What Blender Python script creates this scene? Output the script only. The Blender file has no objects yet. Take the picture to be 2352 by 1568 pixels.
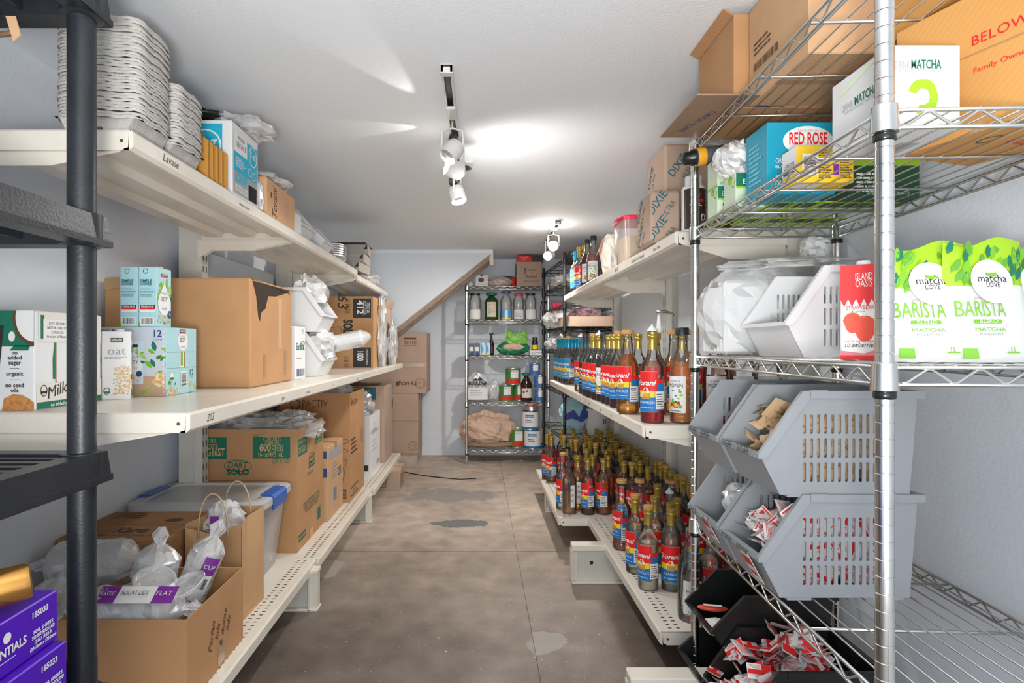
import bpy, math, random
from mathutils import Vector, Matrix, noise
C = bpy.context.scene.collection
S = bpy.context.scene
R = math.radians
# ------------------------------------------------------------------ camera, world, lights, exposure
FPX, CXP, CYP, EYE = 1340.0, 1100.0, 793.0, 1.105
cam = bpy.data.cameras.new('camera'); camo = bpy.data.objects.new('camera', cam); C.objects.link(camo)
camo.location = (0, 0, EYE); camo.rotation_euler = (R(90), 0, 0)
cam.sensor_width = 36; cam.lens = FPX/2352*36
cam.shift_x = (1176-CXP)/2352; cam.shift_y = (CYP-784)/2352; cam.clip_start = .02
S.camera = camo
S.view_settings.view_transform = 'Standard'; S.view_settings.look = 'None'
S.view_settings.gamma = 1; S.view_settings.exposure = 0.5; S.view_settings.use_curve_mapping = False
W = bpy.data.worlds.new('world'); S.world = W; W.use_nodes = True
W.node_tree.nodes['Background'].inputs[0].default_value = (.97, .98, 1, 1)
W.node_tree.nodes['Background'].inputs[1].default_value = 2.4
def light(name, kind, loc, power, color=(1, .93, .84), size=.03, rot=None, spot=None, blend=.5):
    l = bpy.data.lights.new(name, kind); l.energy = power; l.color = color
    if kind in ('POINT', 'SPOT'): l.shadow_soft_size = size
    if kind == 'AREA': l.shape = 'RECTANGLE'; l.size, l.size_y = size
    if spot: l.spot_size = R(spot); l.spot_blend = blend
    o = bpy.data.objects.new(name, l); C.objects.link(o); o.location = loc
    if rot is not None:
        o.rotation_euler = (Vector(rot)-Vector(loc)).to_track_quat('-Z', 'Y').to_euler()
    return o
light('added_fill_near', 'AREA', (0, -.5, 1.9), 5, (1, .96, .91), (.9, .9), rot=(0, .8, 0))  # added fill light behind the camera, no fixture there
light('added_fill_low', 'POINT', (.0, -1.15, .95), 11, (1, .97, .94), .3)  # unseen low fill, added behind the camera for soft front light
light('added_fill_ceiling', 'SPOT', (-.05, -.25, .95), 75, (1, .98, .96), .12, rot=(-.05, 1.35, 1.97), spot=112, blend=.8)  # added spot turned upward to brighten the ceiling
light('added_flood_near', 'SPOT', (-.10, 2.20, 1.80), 26, (1, .97, .93), .05, rot=(-.12, 2.25, 0), spot=165, blend=.5)  # added flood, placed at a spot head that is switched off
light('added_flood_mid', 'SPOT', (-.10, 2.68, 1.80), 32, (1, .96, .91), .05, rot=(.2, 3.3, 0), spot=160, blend=.6)  # extra downlight added at the last head, whose bulb is off
light('track_flood_far', 'SPOT', (.53, 4.25, 1.82), 58, (1, .93, .85), .03, rot=(-.1, 4.4, 0), spot=165, blend=.5)
light('added_beam_ceiling', 'SPOT', (-.06, 2.36, 1.62), 9, (1, .96, .92), .08, rot=(.42, 2.75, 2.0), spot=130, blend=1)  # upward fill added below the track, widens its glow on the ceiling
light('track_beam_streak', 'SPOT', (-.15, 2.19, 1.925), 5, (1, .98, .95), .004, rot=(-.46, 1.45, 1.955), spot=24, blend=.5)
light('track_beam_side', 'SPOT', (-.14, 2.31, 1.93), 1.6, (1, .98, .95), .004, rot=(-.6, 2.35, 1.965), spot=36, blend=.5)
light('track_leak_far', 'POINT', (.50, 4.2, 1.86), 1.6, (1, .90, .84), .02)

# ------------------------------------------------------------------ materials
MATS = {}
def node(nt, t, **k):
    n = nt.nodes.new(t)
    for a, b in k.items(): setattr(n, a, b)
    return n
def mat(name, col, rough=.5, metal=0, bump=0, bscale=60, var=0, vscale=4, trans=0, emit=0, alpha=1, ior=1.45, wave=0, spec=.5, col2=None, stretch=None):
    if name in MATS: return MATS[name]
    m = bpy.data.materials.new(name); m.use_nodes = True; nt = m.node_tree; b = nt.nodes['Principled BSDF']
    b.inputs['Base Color'].default_value = (*col, 1); b.inputs['Roughness'].default_value = rough
    b.inputs['Metallic'].default_value = metal; b.inputs['Transmission Weight'].default_value = trans
    b.inputs['IOR'].default_value = ior; b.inputs['Specular IOR Level'].default_value = spec
    b.inputs['Alpha'].default_value = alpha
    if emit: b.inputs['Emission Color'].default_value = (*col, 1); b.inputs['Emission Strength'].default_value = emit
    tc = node(nt, 'ShaderNodeTexCoord'); src = tc.outputs['Object']
    if stretch:
        mp = node(nt, 'ShaderNodeMapping'); mp.inputs['Scale'].default_value = stretch; nt.links.new(src, mp.inputs[0]); src = mp.outputs[0]
    if var:
        n = node(nt, 'ShaderNodeTexNoise'); n.inputs['Scale'].default_value = vscale; n.inputs['Detail'].default_value = 6
        nt.links.new(src, n.inputs['Vector'])
        r = node(nt, 'ShaderNodeValToRGB'); r.color_ramp.elements[0].position = .3; r.color_ramp.elements[1].position = .7
        c2 = col2 or tuple(min(1, c*(1+var)) for c in col)
        r.color_ramp.elements[0].color = (*[c*(1-var) for c in col], 1) if not col2 else (*col, 1); r.color_ramp.elements[1].color = (*c2, 1)
        nt.links.new(n.outputs['Fac'], r.inputs[0]); nt.links.new(r.outputs[0], b.inputs['Base Color'])
    if bump or wave:
        bp = node(nt, 'ShaderNodeBump'); bp.inputs['Distance'].default_value = .002
        if wave:
            w = node(nt, 'ShaderNodeTexWave'); w.inputs['Scale'].default_value = wave; w.bands_direction = 'DIAGONAL'; w.inputs['Distortion'].default_value = .5
            nt.links.new(src, w.inputs['Vector']); nt.links.new(w.outputs['Fac'], bp.inputs['Height']); bp.inputs['Strength'].default_value = .08
        else:
            n2 = node(nt, 'ShaderNodeTexNoise'); n2.inputs['Scale'].default_value = bscale; n2.inputs['Detail'].default_value = 3
            nt.links.new(src, n2.inputs['Vector']); nt.links.new(n2.outputs['Fac'], bp.inputs['Height']); bp.inputs['Strength'].default_value = bump
        nt.links.new(bp.outputs[0], b.inputs['Normal'])
    MATS[name] = m; return m
def clearmat(name, tint=(.97, .98, .98), gloss=.5, haze=.1, hcol=(.9, .92, .93), rough=.05):
    # thin clear film or glass: see-through, with a Fresnel gloss and a little milky haze
    if name in MATS: return MATS[name]
    m = bpy.data.materials.new(name); m.use_nodes = True; nt = m.node_tree; nt.nodes.clear()
    out = node(nt, 'ShaderNodeOutputMaterial'); t = node(nt, 'ShaderNodeBsdfTransparent'); t.inputs[0].default_value = (*tint, 1)
    g = node(nt, 'ShaderNodeBsdfGlossy'); g.inputs['Roughness'].default_value = rough; g.inputs[0].default_value = (1, 1, 1, 1)
    d = node(nt, 'ShaderNodeBsdfDiffuse'); d.inputs[0].default_value = (*hcol, 1)
    fr = node(nt, 'ShaderNodeLayerWeight'); fr.inputs[0].default_value = gloss
    mx = node(nt, 'ShaderNodeMixShader'); mx2 = node(nt, 'ShaderNodeMixShader'); mx.inputs[0].default_value = haze
    nt.links.new(t.outputs[0], mx.inputs[1]); nt.links.new(d.outputs[0], mx.inputs[2])
    nt.links.new(fr.outputs['Facing'], mx2.inputs[0]) if gloss > .35 else nt.links.new(fr.outputs['Fresnel'], mx2.inputs[0])
    nt.links.new(mx.outputs[0], mx2.inputs[1]); nt.links.new(g.outputs[0], mx2.inputs[2]); nt.links.new(mx2.outputs[0], out.inputs[0])
    MATS[name] = m; return m
def flat(name, col, rough=.55): return mat(name, col, rough)
WALL = mat('wall_paint', (.72, .77, .83), .8, bump=.5, bscale=90, var=.015, vscale=1.5)
CEIL = mat('ceiling_paint', (.84, .88, .92), .8, bump=.55, bscale=130)
CREAM = mat('cream_enamel', (.72, .68, .60), .26, var=.05, vscale=5)
CREAMD = mat('cream_enamel_worn', (.60, .59, .53), .4, var=.06, vscale=7)
KRAFT = mat('cardboard_brown', (.46, .25, .115), .85, var=.07, vscale=7, wave=45)
KRAFT2 = mat('cardboard_tan', (.55, .34, .19), .85, var=.06, vscale=6, wave=45)
KRAFT3 = mat('cardboard_grey', (.46, .33, .25), .85, var=.05, vscale=6, wave=45)
KRAFTD = mat('cardboard_inside', (.34, .19, .09), .9, var=.08)
PAPERK = mat('kraft_paper', (.52, .32, .16), .85, bump=.4, bscale=14, var=.05)
TAPE = mat('packing_tape', (.42, .25, .13), .25)
PULP = mat('grey_pulp', (.50, .48, .45), .95, bump=1, bscale=220, var=.14, vscale=26)
BLACKP = mat('black_plastic', (.018, .021, .026), .38, bump=.25, bscale=160, var=.25, vscale=9)
BLACKG = mat('black_gloss', (.012, .013, .013), .25)
CHROME = mat('chrome', (.72, .72, .70), .2, 1, var=.08, vscale=20)
WIRE = mat('plated_wire', (.70, .70, .67), .3, 1)
WHITEP = mat('white_plastic', (.70, .71, .72), .35)
GREYP = mat('grey_plastic', (.27, .29, .31), .38, var=.04, vscale=5)
GOLD = mat('gold_foil', (.50, .36, .075), .32, .65, var=.08, vscale=30)
BLUEF = mat('blue_foil', (.01, .30, .50), .3, .5)
WHITE = flat('print_white', (.76, .76, .75)); BLACK = flat('print_black', (.02, .02, .02))
RED = flat('print_red', (.72, .012, .015)); YEL = flat('print_yellow', (.88, .60, .01)); BLUE = flat('print_blue', (.008, .16, .46))
GREEN = flat('print_green', (.005, .15, .085)); LGREEN = flat('print_leaf_green', (.16, .42, .02)); LIME = flat('print_lime', (.30, .52, .015))
PURPLE = flat('print_purple', (.20, .03, .30)); NAVY = flat('print_navy', (.02, .06, .18)); TEAL = flat('print_teal', (.01, .14, .18)); BROWNI = flat('print_brown', (.10, .05, .025))
GREYI = flat('print_grey', (.35, .35, .36)); CYAN = flat('print_cyan', (.01, .42, .62)); SKY = flat('print_sky', (.40, .66, .72)); TAN = flat('print_tan', (.62, .40, .19)); CORK = mat('tan_cap', (.50, .27, .08), .5)
BAG = clearmat('clear_film', gloss=.4, haze=.34, hcol=(.95, .96, .97), rough=.2)
BAGW = clearmat('milky_film', gloss=.5, haze=.62, hcol=(.93, .93, .93), rough=.2)
GLASS = clearmat('bottle_glass', gloss=.3, haze=.02)
FROST = clearmat('frosted_plastic', (.97, .97, .98), .3, .34, (.95, .96, .97), .2)

# ------------------------------------------------------------------ mesh helpers
class MB:
    def __init__(s, M=None): s.v = []; s.f = []; s.m = []; s.M = M
    def add(s, vs, fs, mi=0):
        o = len(s.v); s.v += [tuple(s.M @ Vector(p)) if s.M else tuple(p) for p in vs]
        s.f += [tuple(i+o for i in f) for f in fs]; s.m += [mi]*len(fs); return s
    def box(s, x0, x1, y0, y1, z0, z1, mi=0):
        return s.add([(x0,y0,z0),(x1,y0,z0),(x1,y1,z0),(x0,y1,z0),(x0,y0,z1),(x1,y0,z1),(x1,y1,z1),(x0,y1,z1)],
                     [(0,3,2,1),(4,5,6,7),(0,1,5,4),(1,2,6,5),(2,3,7,6),(3,0,4,7)], mi)
    def cbox(s, x0, x1, y0, y1, z0, z1, c=.003, mi=0):
        a = (x0,x1); b = (y0,y1); d = (z0,z1); vs = []; ix = {}
        for i in (0,1):
            for j in (0,1):
                for k in (0,1):
                    for ax in range(3):
                        p = [a[i], b[j], d[k]]; sg = [1-2*i, 1-2*j, 1-2*k]
                        for q in range(3):
                            if q != ax: p[q] += sg[q]*c
                        ix[(i,j,k,ax)] = len(vs); vs.append(p)
        fs = []
        def g(i,j,k,ax): return ix[(i,j,k,ax)]
        for k in (0,1): q = [g(0,0,k,2),g(1,0,k,2),g(1,1,k,2),g(0,1,k,2)]; fs.append(q if k else q[::-1])
        for j in (0,1): q = [g(0,j,0,1),g(1,j,0,1),g(1,j,1,1),g(0,j,1,1)]; fs.append(q[::-1] if j else q)
        for i in (0,1): q = [g(i,0,0,0),g(i,1,0,0),g(i,1,1,0),g(i,0,1,0)]; fs.append(q if i else q[::-1])
        for i in (0,1):
            for j in (0,1): fs.append([g(i,j,0,0),g(i,j,0,1),g(i,j,1,1),g(i,j,1,0)])
        for i in (0,1):
            for k in (0,1): fs.append([g(i,0,k,0),g(i,0,k,2),g(i,1,k,2),g(i,1,k,0)])
        for j in (0,1):
            for k in (0,1): fs.append([g(0,j,k,1),g(0,j,k,2),g(1,j,k,2),g(1,j,k,1)])
        for i in (0,1):
            for j in (0,1):
                for k in (0,1): fs.append([g(i,j,k,0),g(i,j,k,1),g(i,j,k,2)])
        return s.add(vs, fs, mi)
    def lathe(s, prof, n=16, c=(0,0,0), mi=0, M=None, cap=True):
        vs = []; fs = []
        for r, z in prof:
            for i in range(n):
                a = 2*math.pi*i/n; p = Vector((r*math.cos(a), r*math.sin(a), z))
                if M: p = M @ p
                vs.append(p+Vector(c))
        for k in range(len(prof)-1):
            for i in range(n): j = (i+1) % n; fs.append((k*n+i, k*n+j, (k+1)*n+j, (k+1)*n+i))
        if cap: fs.append(tuple(range(n))[::-1]); fs.append(tuple(range((len(prof)-1)*n, len(prof)*n)))
        return s.add(vs, fs, mi)
    def tube(s, pts, r, n=6, mi=0, closed=False):
        pts = [Vector(p) for p in pts]; N = len(pts); vs = []; up = None
        for i, p in enumerate(pts):
            a = pts[(i-1) % N] if (closed or i > 0) else p; b = pts[(i+1) % N] if (closed or i < N-1) else p
            t = (b-a).normalized() if (b-a).length > 1e-9 else Vector((0,0,1))
            if up is None: up = Vector((0,0,1)) if abs(t.z) < .9 else Vector((1,0,0))
            x = t.cross(up).normalized(); y = x.cross(t).normalized(); up = y
            rr = r[i] if isinstance(r, (list, tuple)) else r
            for k in range(n): an = 2*math.pi*k/n; vs.append(p+x*math.cos(an)*rr+y*math.sin(an)*rr)
        fs = []
        for i in range(N if closed else N-1):
            j = (i+1) % N
            for k in range(n): l = (k+1) % n; fs.append((i*n+k, j*n+k, j*n+l, i*n+l))
        if not closed: fs.append(tuple(range(n))); fs.append(tuple(range((N-1)*n, N*n))[::-1])
        return s.add(vs, fs, mi)
    def prism(s, poly, d, fn, mi=0):
        # poly: 2D outline; fn(u, v, w) -> xyz ; extruded from w=0 to w=d
        n = len(poly); vs = [fn(u, v, 0) for u, v in poly]+[fn(u, v, d) for u, v in poly]
        fs = [tuple(range(n)), tuple(range(n, 2*n))[::-1]]+[(i, i+n, (i+1) % n+n, (i+1) % n) for i in range(n)]
        return s.add(vs, fs, mi)
    def blob(s, c, r, seed=0, amp=.15, n=18, freq=2.2, mi=0, flatb=None, pinch=0, M=None):
        # closed crumpled shape: ridged noise gives creases
        vs = []; fs = []; m = n//2+2
        for i in range(m+1):
            th = math.pi*i/m
            for j in range(n):
                ph = 2*math.pi*j/n; d = Vector((math.sin(th)*math.cos(ph), math.sin(th)*math.sin(ph), math.cos(th)))
                q = d*freq+Vector((seed*7.3, seed*3.1, seed))
                k = 1+amp*(1-3.2*abs(noise.noise(q)))+amp*.7*noise.noise(q*3.1)
                p = Vector((d.x*r[0], d.y*r[1], d.z*r[2]))*k
                if pinch and d.z > .3: f = 1-pinch*(d.z-.3)/.7; p.x *= f; p.y *= f
                if M: p = M @ p
                p += Vector(c)
                if flatb is not None and p.z < flatb: p.z = flatb+.0005*(j % 2)
                vs.append(p)
        for i in range(m):
            for j in range(n): l = (j+1) % n; fs.append((i*n+j, (i+1)*n+j, (i+1)*n+l, i*n+l))
        return s.add(vs, fs, mi)
    def obj(s, name, mats, parent=None, smooth=False, loc=None, auto=None):
        me = bpy.data.meshes.new(name); me.from_pydata(s.v, [], s.f)
        if not isinstance(mats, (list, tuple)): mats = [mats]
        for m in mats: me.materials.append(m)
        for p, i in zip(me.polygons, s.m): p.material_index = i; p.use_smooth = smooth
        me.validate(); me.update()
        if auto: me.set_sharp_from_angle(angle=R(auto))
        o = bpy.data.objects.new(name, me); C.objects.link(o)
        if parent: o.parent = parent
        if loc: o.location = loc
        return o
def tag(o, label=None, cat=None, group=None, kind=None):
    if label: o['label'] = label
    if cat: o['category'] = cat
    if group: o['group'] = group
    if kind: o['kind'] = kind
    return o
def thing(name, label, cat, loc=(0,0,0), rz=0, group=None):
    o = bpy.data.objects.new(name, None); C.objects.link(o); o.location = loc; o.rotation_euler = (0, 0, rz)
    o.empty_display_size = .02
    return tag(o, label, cat, group)
def struct(name, mb, m, smooth=False): o = mb.obj(name, m, None, smooth); o['kind'] = 'structure'; return o
def kids(o): return [c for c in bpy.data.objects if c.parent == o]
KID = {}
def dup(o, loc=None, rz=None, label=None, group=None, rot=None, scale=None):
    c = o.copy(); C.objects.link(c)
    if loc is not None: c.location = loc
    if rz is not None: c.rotation_euler = (0, 0, rz)
    if rot is not None: c.rotation_euler = rot
    if scale is not None: c.scale = scale
    if label: c['label'] = label
    if group: c['group'] = group
    elif 'group' in c and label and group is False: del c['group']
    if o.name not in KID: KID[o.name] = [(k, kids(k)) for k in kids(o)]
    for k, subs in KID[o.name]:
        d = k.copy(); C.objects.link(d); d.parent = c
        for q in subs: e = q.copy(); C.objects.link(e); e.parent = d
    return c
def G(px, py, z):    # where the ray through a pixel meets the level z
    y = FPX*(EYE-z)/(py-CYP); return ((px-CXP)*y/FPX, y, z)
def PP(px, py, y): return ((px-CXP)*y/FPX, y, EYE-(py-CYP)*y/FPX)

# ------------------------------------------------------------------ flat print
TXT = {}
def txtmesh(s, bold=0, shear=0):
    k = (s, bold, shear)
    if k in TXT: return TXT[k]
    cu = bpy.data.curves.new('t', 'FONT'); cu.body = s; cu.resolution_u = 2; cu.offset = bold; cu.shear = shear; cu.size = 1
    ob = bpy.data.objects.new('t', cu); C.objects.link(ob)
    dg = bpy.context.evaluated_depsgraph_get(); me = bpy.data.meshes.new_from_object(ob.evaluated_get(dg))
    vs = [(v.co.x, v.co.y) for v in me.vertices]; fs = [tuple(p.vertices) for p in me.polygons]
    bpy.data.objects.remove(ob); bpy.data.curves.remove(cu); bpy.data.meshes.remove(me)
    if not vs: vs = [(0,0),(1,0),(0,1)]; fs = []
    xs = [v[0] for v in vs]; ys = [v[1] for v in vs]
    TXT[k] = (vs, fs, min(xs), max(xs), min(ys), max(ys)); return TXT[k]
class Decal:
    def __init__(s, clip=None): s.it = []; s.mats = []; s.clip = clip
    def mi(s, m):
        if m not in s.mats: s.mats.append(m)
        return s.mats.index(m)
    def put(s, vs, fs, m, k):
        if s.clip: c = s.clip; vs = [(min(max(u, .0005), c[0]-.0005), min(max(v, .0005), c[1]-.0005)) for u, v in vs]
        s.it.append((vs, fs, s.mi(m), k))
    def rect(s, u0, v0, u1, v1, m, k=1, seg=1):
        vs = []; fs = []
        for i in range(seg+1): u = u0+(u1-u0)*i/seg; vs += [(u, v0), (u, v1)]
        for i in range(seg): fs.append((2*i, 2*i+2, 2*i+3, 2*i+1))
        s.put(vs, fs, m, k); return s
    def poly(s, pts, m, k=1): s.put(list(pts), [tuple(range(len(pts)))], m, k); return s
    def disc(s, u, v, ru, rv, m, k=2, n=20, ring=0):
        o = [(u+ru*math.cos(2*math.pi*i/n), v+rv*math.sin(2*math.pi*i/n)) for i in range(n)]
        if ring:
            q = [(u+(ru-ring)*math.cos(2*math.pi*i/n), v+(rv-ring)*math.sin(2*math.pi*i/n)) for i in range(n)]
            s.put(o+q, [(i, (i+1) % n, (i+1) % n+n, i+n) for i in range(n)], m, k)
        else: s.put(o, [tuple(range(n))], m, k)
        return s
    def text(s, t, u, v, h, m, k=3, w=None, al='C', rot=0, bold=0, shear=0, wmul=1):
        vs, fs, x0, x1, y0, y1 = txtmesh(t, bold, shear)
        sc = h/.7; sx = w/(x1-x0) if w else sc*wmul; tw = (x1-x0)*sx
        off = {'C': -tw/2, 'L': 0, 'R': -tw}[al]; ca, sa = math.cos(R(rot)), math.sin(R(rot)); out = []
        for x, y in vs:
            a = (x-x0)*sx+off; b = y*sc; out.append((u+a*ca-b*sa, v+a*sa+b*ca))
        s.put(out, fs, m, k); return s
    def bars(s, u0, v0, u1, v1, m=BLACK, k=3, n=22, seed=1, vert=True, bg=WHITE):
        rnd = random.Random(seed)
        if bg: s.rect(u0-.003, v0-.003, u1+.003, v1+.003, bg, k-1)
        a = u0 if vert else v0; e = u1 if vert else v1; st = (e-a)/n
        for i in range(n):
            w = st*rnd.uniform(.25, .8); p = a+i*st
            if vert: s.rect(p, v0, p+w, v1, m, k)
            else: s.rect(u0, p, u1, p+w, m, k)
        return s
    def greek(s, u0, v0, u1, v1, n, m, k=3, seed=1, th=.45):   # lines of print too small to read
        rnd = random.Random(seed); st = (v1-v0)/n
        for i in range(n):
            a = u0; v = v1-(i+.7)*st; e = u0+(u1-u0)*rnd.uniform(.6, 1)
            while a < e: w = (u1-u0)*rnd.uniform(.06, .22); s.rect(a, v, min(a+w, e), v+st*th, m, k); a += w+(u1-u0)*.03
        return s
    def stroke(s, pts, w, m, k=3):
        for a, b in zip(pts, pts[1:]):
            d = Vector((b[0]-a[0], b[1]-a[1]))
            if d.length < 1e-6: continue
            d.normalize(); n = Vector((-d.y, d.x))*w/2; e = d*w*.3
            s.put([(a[0]+n.x-e.x, a[1]+n.y-e.y), (a[0]-n.x-e.x, a[1]-n.y-e.y), (b[0]-n.x+e.x, b[1]-n.y+e.y), (b[0]+n.x+e.x, b[1]+n.y+e.y)], [(0,1,2,3)], m, k)
        return s
    def emit(s, fn, parent, name='print', lay=.00035):
        if not s.it: return None
        mb = MB()
        for vs, fs, mi, k in s.it: mb.add([fn(u, v, .0003+lay*k) for u, v in vs], fs, mi)
        return mb.obj(name, s.mats, parent)
def face(which, w, d, h):
    if which == 'F': return lambda u, v, o: (-w/2+u, -d/2-o, v)
    if which == 'R': return lambda u, v, o: (w/2+o, -d/2+u, v)
    if which == 'L': return lambda u, v, o: (-w/2-o, d/2-u, v)
    if which == 'T+': return lambda u, v, o: (-w/2+u, -d/2+v, h+.002+o)
    if which == 'T': return lambda u, v, o: (-w/2+u, -d/2+v, h+o)
    if which == 'B': return lambda u, v, o: (-w/2+u, d/2-v, -o)
def cyl(r): return lambda u, v, o: (math.sin(u/r)*(r+o), -math.cos(u/r)*(r+o), v)
def carton(name, label, cat, x0, x1, y0, y1, z, h, m, prints={}, rz=0, tape=None, chamfer=.003, group=None, seam=True, wrap=None):
    w, d = x1-x0, y1-y0
    t = thing(name, label, cat, ((x0+x1)/2, (y0+y1)/2, z), R(rz), group)
    MB().cbox(-w/2, w/2, -d/2, d/2, 0, h, chamfer).obj('body', m, t)
    if seam:
        for q in ((-d/2+.003, -.0008), (.0008, d/2-.003)): MB().box(-w/2+.004, w/2-.004, q[0], q[1], h, h+.0018).obj('top_flap', m, t)
    if tape:
        b = MB(); b.box(-w/2-.0006, w/2+.0006, -.024, .024, h+.0018, h+.0024); b.box(w/2, w/2+.0006, -.024, .024, h-tape, h+.0019); b.obj('tape', TAPE, t)
    for k, fn in prints.items():
        D = Decal((d if k in 'RL' else w, h if k not in 'TB' else d)); fn(D, *D.clip); D.emit(face('T+' if k == 'T' and seam else k, w, d, h), t)
    return t
def open_carton(name, label, cat, x0, x1, y0, y1, z, h, m, flaps='FBLR', fl=.1, ang=115, prints={}, rz=0, th=.004, group=None):
    w, d = x1-x0, y1-y0; t = thing(name, label, cat, ((x0+x1)/2, (y0+y1)/2, z), R(rz), group)
    b = MB(); b.box(-w/2, w/2, -d/2, -d/2+th, 0, h); b.box(-w/2, w/2, d/2-th, d/2, 0, h)
    b.box(-w/2, -w/2+th, -d/2+th, d/2-th, 0, h); b.box(w/2-th, w/2, -d/2+th, d/2-th, 0, h); b.box(-w/2+th, w/2-th, -d/2+th, d/2-th, 0, th)
    b.obj('body', m, t); a = R(ang); dx, dz = fl*math.sin(a), fl*math.cos(a)
    for q in flaps:
        e = {'F': ((-w/2, -d/2, h), (w/2, -d/2, h), (0, -1)), 'B': ((-w/2, d/2, h), (w/2, d/2, h), (0, 1)), 'L': ((-w/2, -d/2, h), (-w/2, d/2, h), (-1, 0)), 'R': ((w/2, -d/2, h), (w/2, d/2, h), (1, 0))}[q]
        p0, p1 = Vector(e[0]), Vector(e[1]); o = Vector((e[2][0]*dx, e[2][1]*dx, -dz if 0 else dz)); nn = Vector((e[2][0]*dz, e[2][1]*dz, -dx)).normalized()*th*.7
        f = MB(); f.add([p0, p1, p1+o, p0+o, p0+nn, p1+nn, p1+o+nn, p0+o+nn], [(0,1,2,3),(4,7,6,5),(0,4,5,1),(1,5,6,2),(2,6,7,3),(3,7,4,0)]); f.obj('flap', m, t)
    for k, fn in prints.items():
        D = Decal((d if k in 'RL' else w, h)); fn(D, *D.clip); D.emit(face(k, w, d, h), t)
    return t
# ------------------------------------------------------------------ room shell
ZC = 1.973; XL, XR = -1.34, 1.085; YB = 5.9
CONC = bpy.data.materials.new('stained_concrete'); CONC.use_nodes = True
def _conc():
    nt = CONC.node_tree; b = nt.nodes['Principled BSDF']; b.inputs['Roughness'].default_value = .55
    tc = node(nt, 'ShaderNodeTexCoord').outputs['Object']
    def nz(sc, det=6, st=(1,1,1)):
        mp = node(nt, 'ShaderNodeMapping'); mp.inputs['Scale'].default_value = st; nt.links.new(tc, mp.inputs[0])
        n = node(nt, 'ShaderNodeTexNoise'); n.inputs['Scale'].default_value = sc; n.inputs['Detail'].default_value = det; nt.links.new(mp.outputs[0], n.inputs[0]); return n.outputs['Fac']
    def ramp(f, stops):
        r = node(nt, 'ShaderNodeValToRGB'); nt.links.new(f, r.inputs[0]); e = r.color_ramp.elements
        while len(e) < len(stops): e.new(.5)
        for q, (p, c) in zip(e, stops): q.position = p; q.color = (*c, 1)
        return r.outputs[0]
    def mix(f, a, c2, mode='MIX', fac=None):
        m = node(nt, 'ShaderNodeMix', data_type='RGBA', blend_type=mode)
        if fac is None: nt.links.new(f, m.inputs[0])
        else: m.inputs[0].default_value = fac
        for s, i in ((a, 6), (c2, 7)):
            if isinstance(s, tuple): m.inputs[i].default_value = (*s, 1)
            else: nt.links.new(s, m.inputs[i])
        return m.outputs[2]
    base = ramp(nz(1.3, 8, (1, .55, 1)), [(.3, (.20, .175, .155)), (.5, (.32, .28, .245)), (.7, (.42, .37, .33))])
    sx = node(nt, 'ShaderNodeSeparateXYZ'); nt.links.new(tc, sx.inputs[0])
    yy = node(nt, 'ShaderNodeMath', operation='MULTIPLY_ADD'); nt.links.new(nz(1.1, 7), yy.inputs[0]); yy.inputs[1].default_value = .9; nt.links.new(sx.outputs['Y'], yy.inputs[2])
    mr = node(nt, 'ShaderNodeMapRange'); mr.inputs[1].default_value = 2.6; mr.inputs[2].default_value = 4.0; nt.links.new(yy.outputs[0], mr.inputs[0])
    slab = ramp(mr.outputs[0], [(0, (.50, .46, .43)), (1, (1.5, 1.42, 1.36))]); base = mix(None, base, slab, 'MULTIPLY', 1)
    fine = ramp(nz(9, 8), [(.3, (.72, .72, .72)), (.7, (1.12, 1.1, 1.08))])
    col = mix(None, base, fine, 'MULTIPLY', 1)
    sp = ramp(nz(70, 3), [(.68, (0,0,0)), (.73, (1,1,1))]); col = mix(sp, col, (.5, .47, .42))
    # worn pale patch and dark repair, each with its own outline
    def patch(c, r, warp, edge):
        mp = node(nt, 'ShaderNodeMapping'); mp.inputs['Location'].default_value = (-c[0]/r[0], -c[1]/r[1], 0); mp.inputs['Scale'].default_value = (1/r[0], 1/r[1], 0); nt.links.new(tc, mp.inputs[0])
        ln = node(nt, 'ShaderNodeVectorMath', operation='LENGTH'); nt.links.new(mp.outputs[0], ln.inputs[0])
        w = node(nt, 'ShaderNodeMath', operation='MULTIPLY_ADD'); nt.links.new(nz(7, 8), w.inputs[0]); w.inputs[1].default_value = warp; nt.links.new(ln.outputs['Value'], w.inputs[2])
        w2 = node(nt, 'ShaderNodeMath', operation='MULTIPLY_ADD'); nt.links.new(nz(45, 6), w2.inputs[0]); w2.inputs[1].default_value = .35; nt.links.new(w.outputs[0], w2.inputs[2]); w3 = node(nt, 'ShaderNodeMath', operation='SUBTRACT'); nt.links.new(w2.outputs[0], w3.inputs[0]); w3.inputs[1].default_value = .17; w = w3
        return ramp(w.outputs[0], [(min(.95, .5+warp/2-edge), (1,1,1)), (min(.99, .5+warp/2+edge), (0,0,0))])
    col = mix(patch((-.11, 3.62), (.32, .17), .7, .02), col, (.15, .165, .155))
    col = mix(patch((.27, 2.17), (.24, .2), 1.3, .16), col, (.24, .22, .195))
    col = mix(patch((-.76, 2.88), (.16, .26), .9, .04), col, (.38, .34, .29))
    col = mix(patch((-.2, 4.3), (.7, .4), .9, .12), col, (.27, .25, .23))
    nt.links.new(col, b.inputs['Base Color'])
    bp = node(nt, 'ShaderNodeBump'); bp.inputs['Strength'].default_value = .25; bp.inputs['Distance'].default_value = .003; nt.links.new(nz(50, 4), bp.inputs['Height']); nt.links.new(bp.outputs[0], b.inputs['Normal'])
    rr = ramp(nz(3, 5), [(.3, (.38,)*3), (.7, (.7,)*3)]); nt.links.new(rr, b.inputs['Roughness'])
_conc()
f = MB(); J = .004; xs = [XL-.1, .20-J, .20+J, XR+.1]; ys = [-1.5, 3.13-J, 3.13+J, YB+.4]
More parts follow.
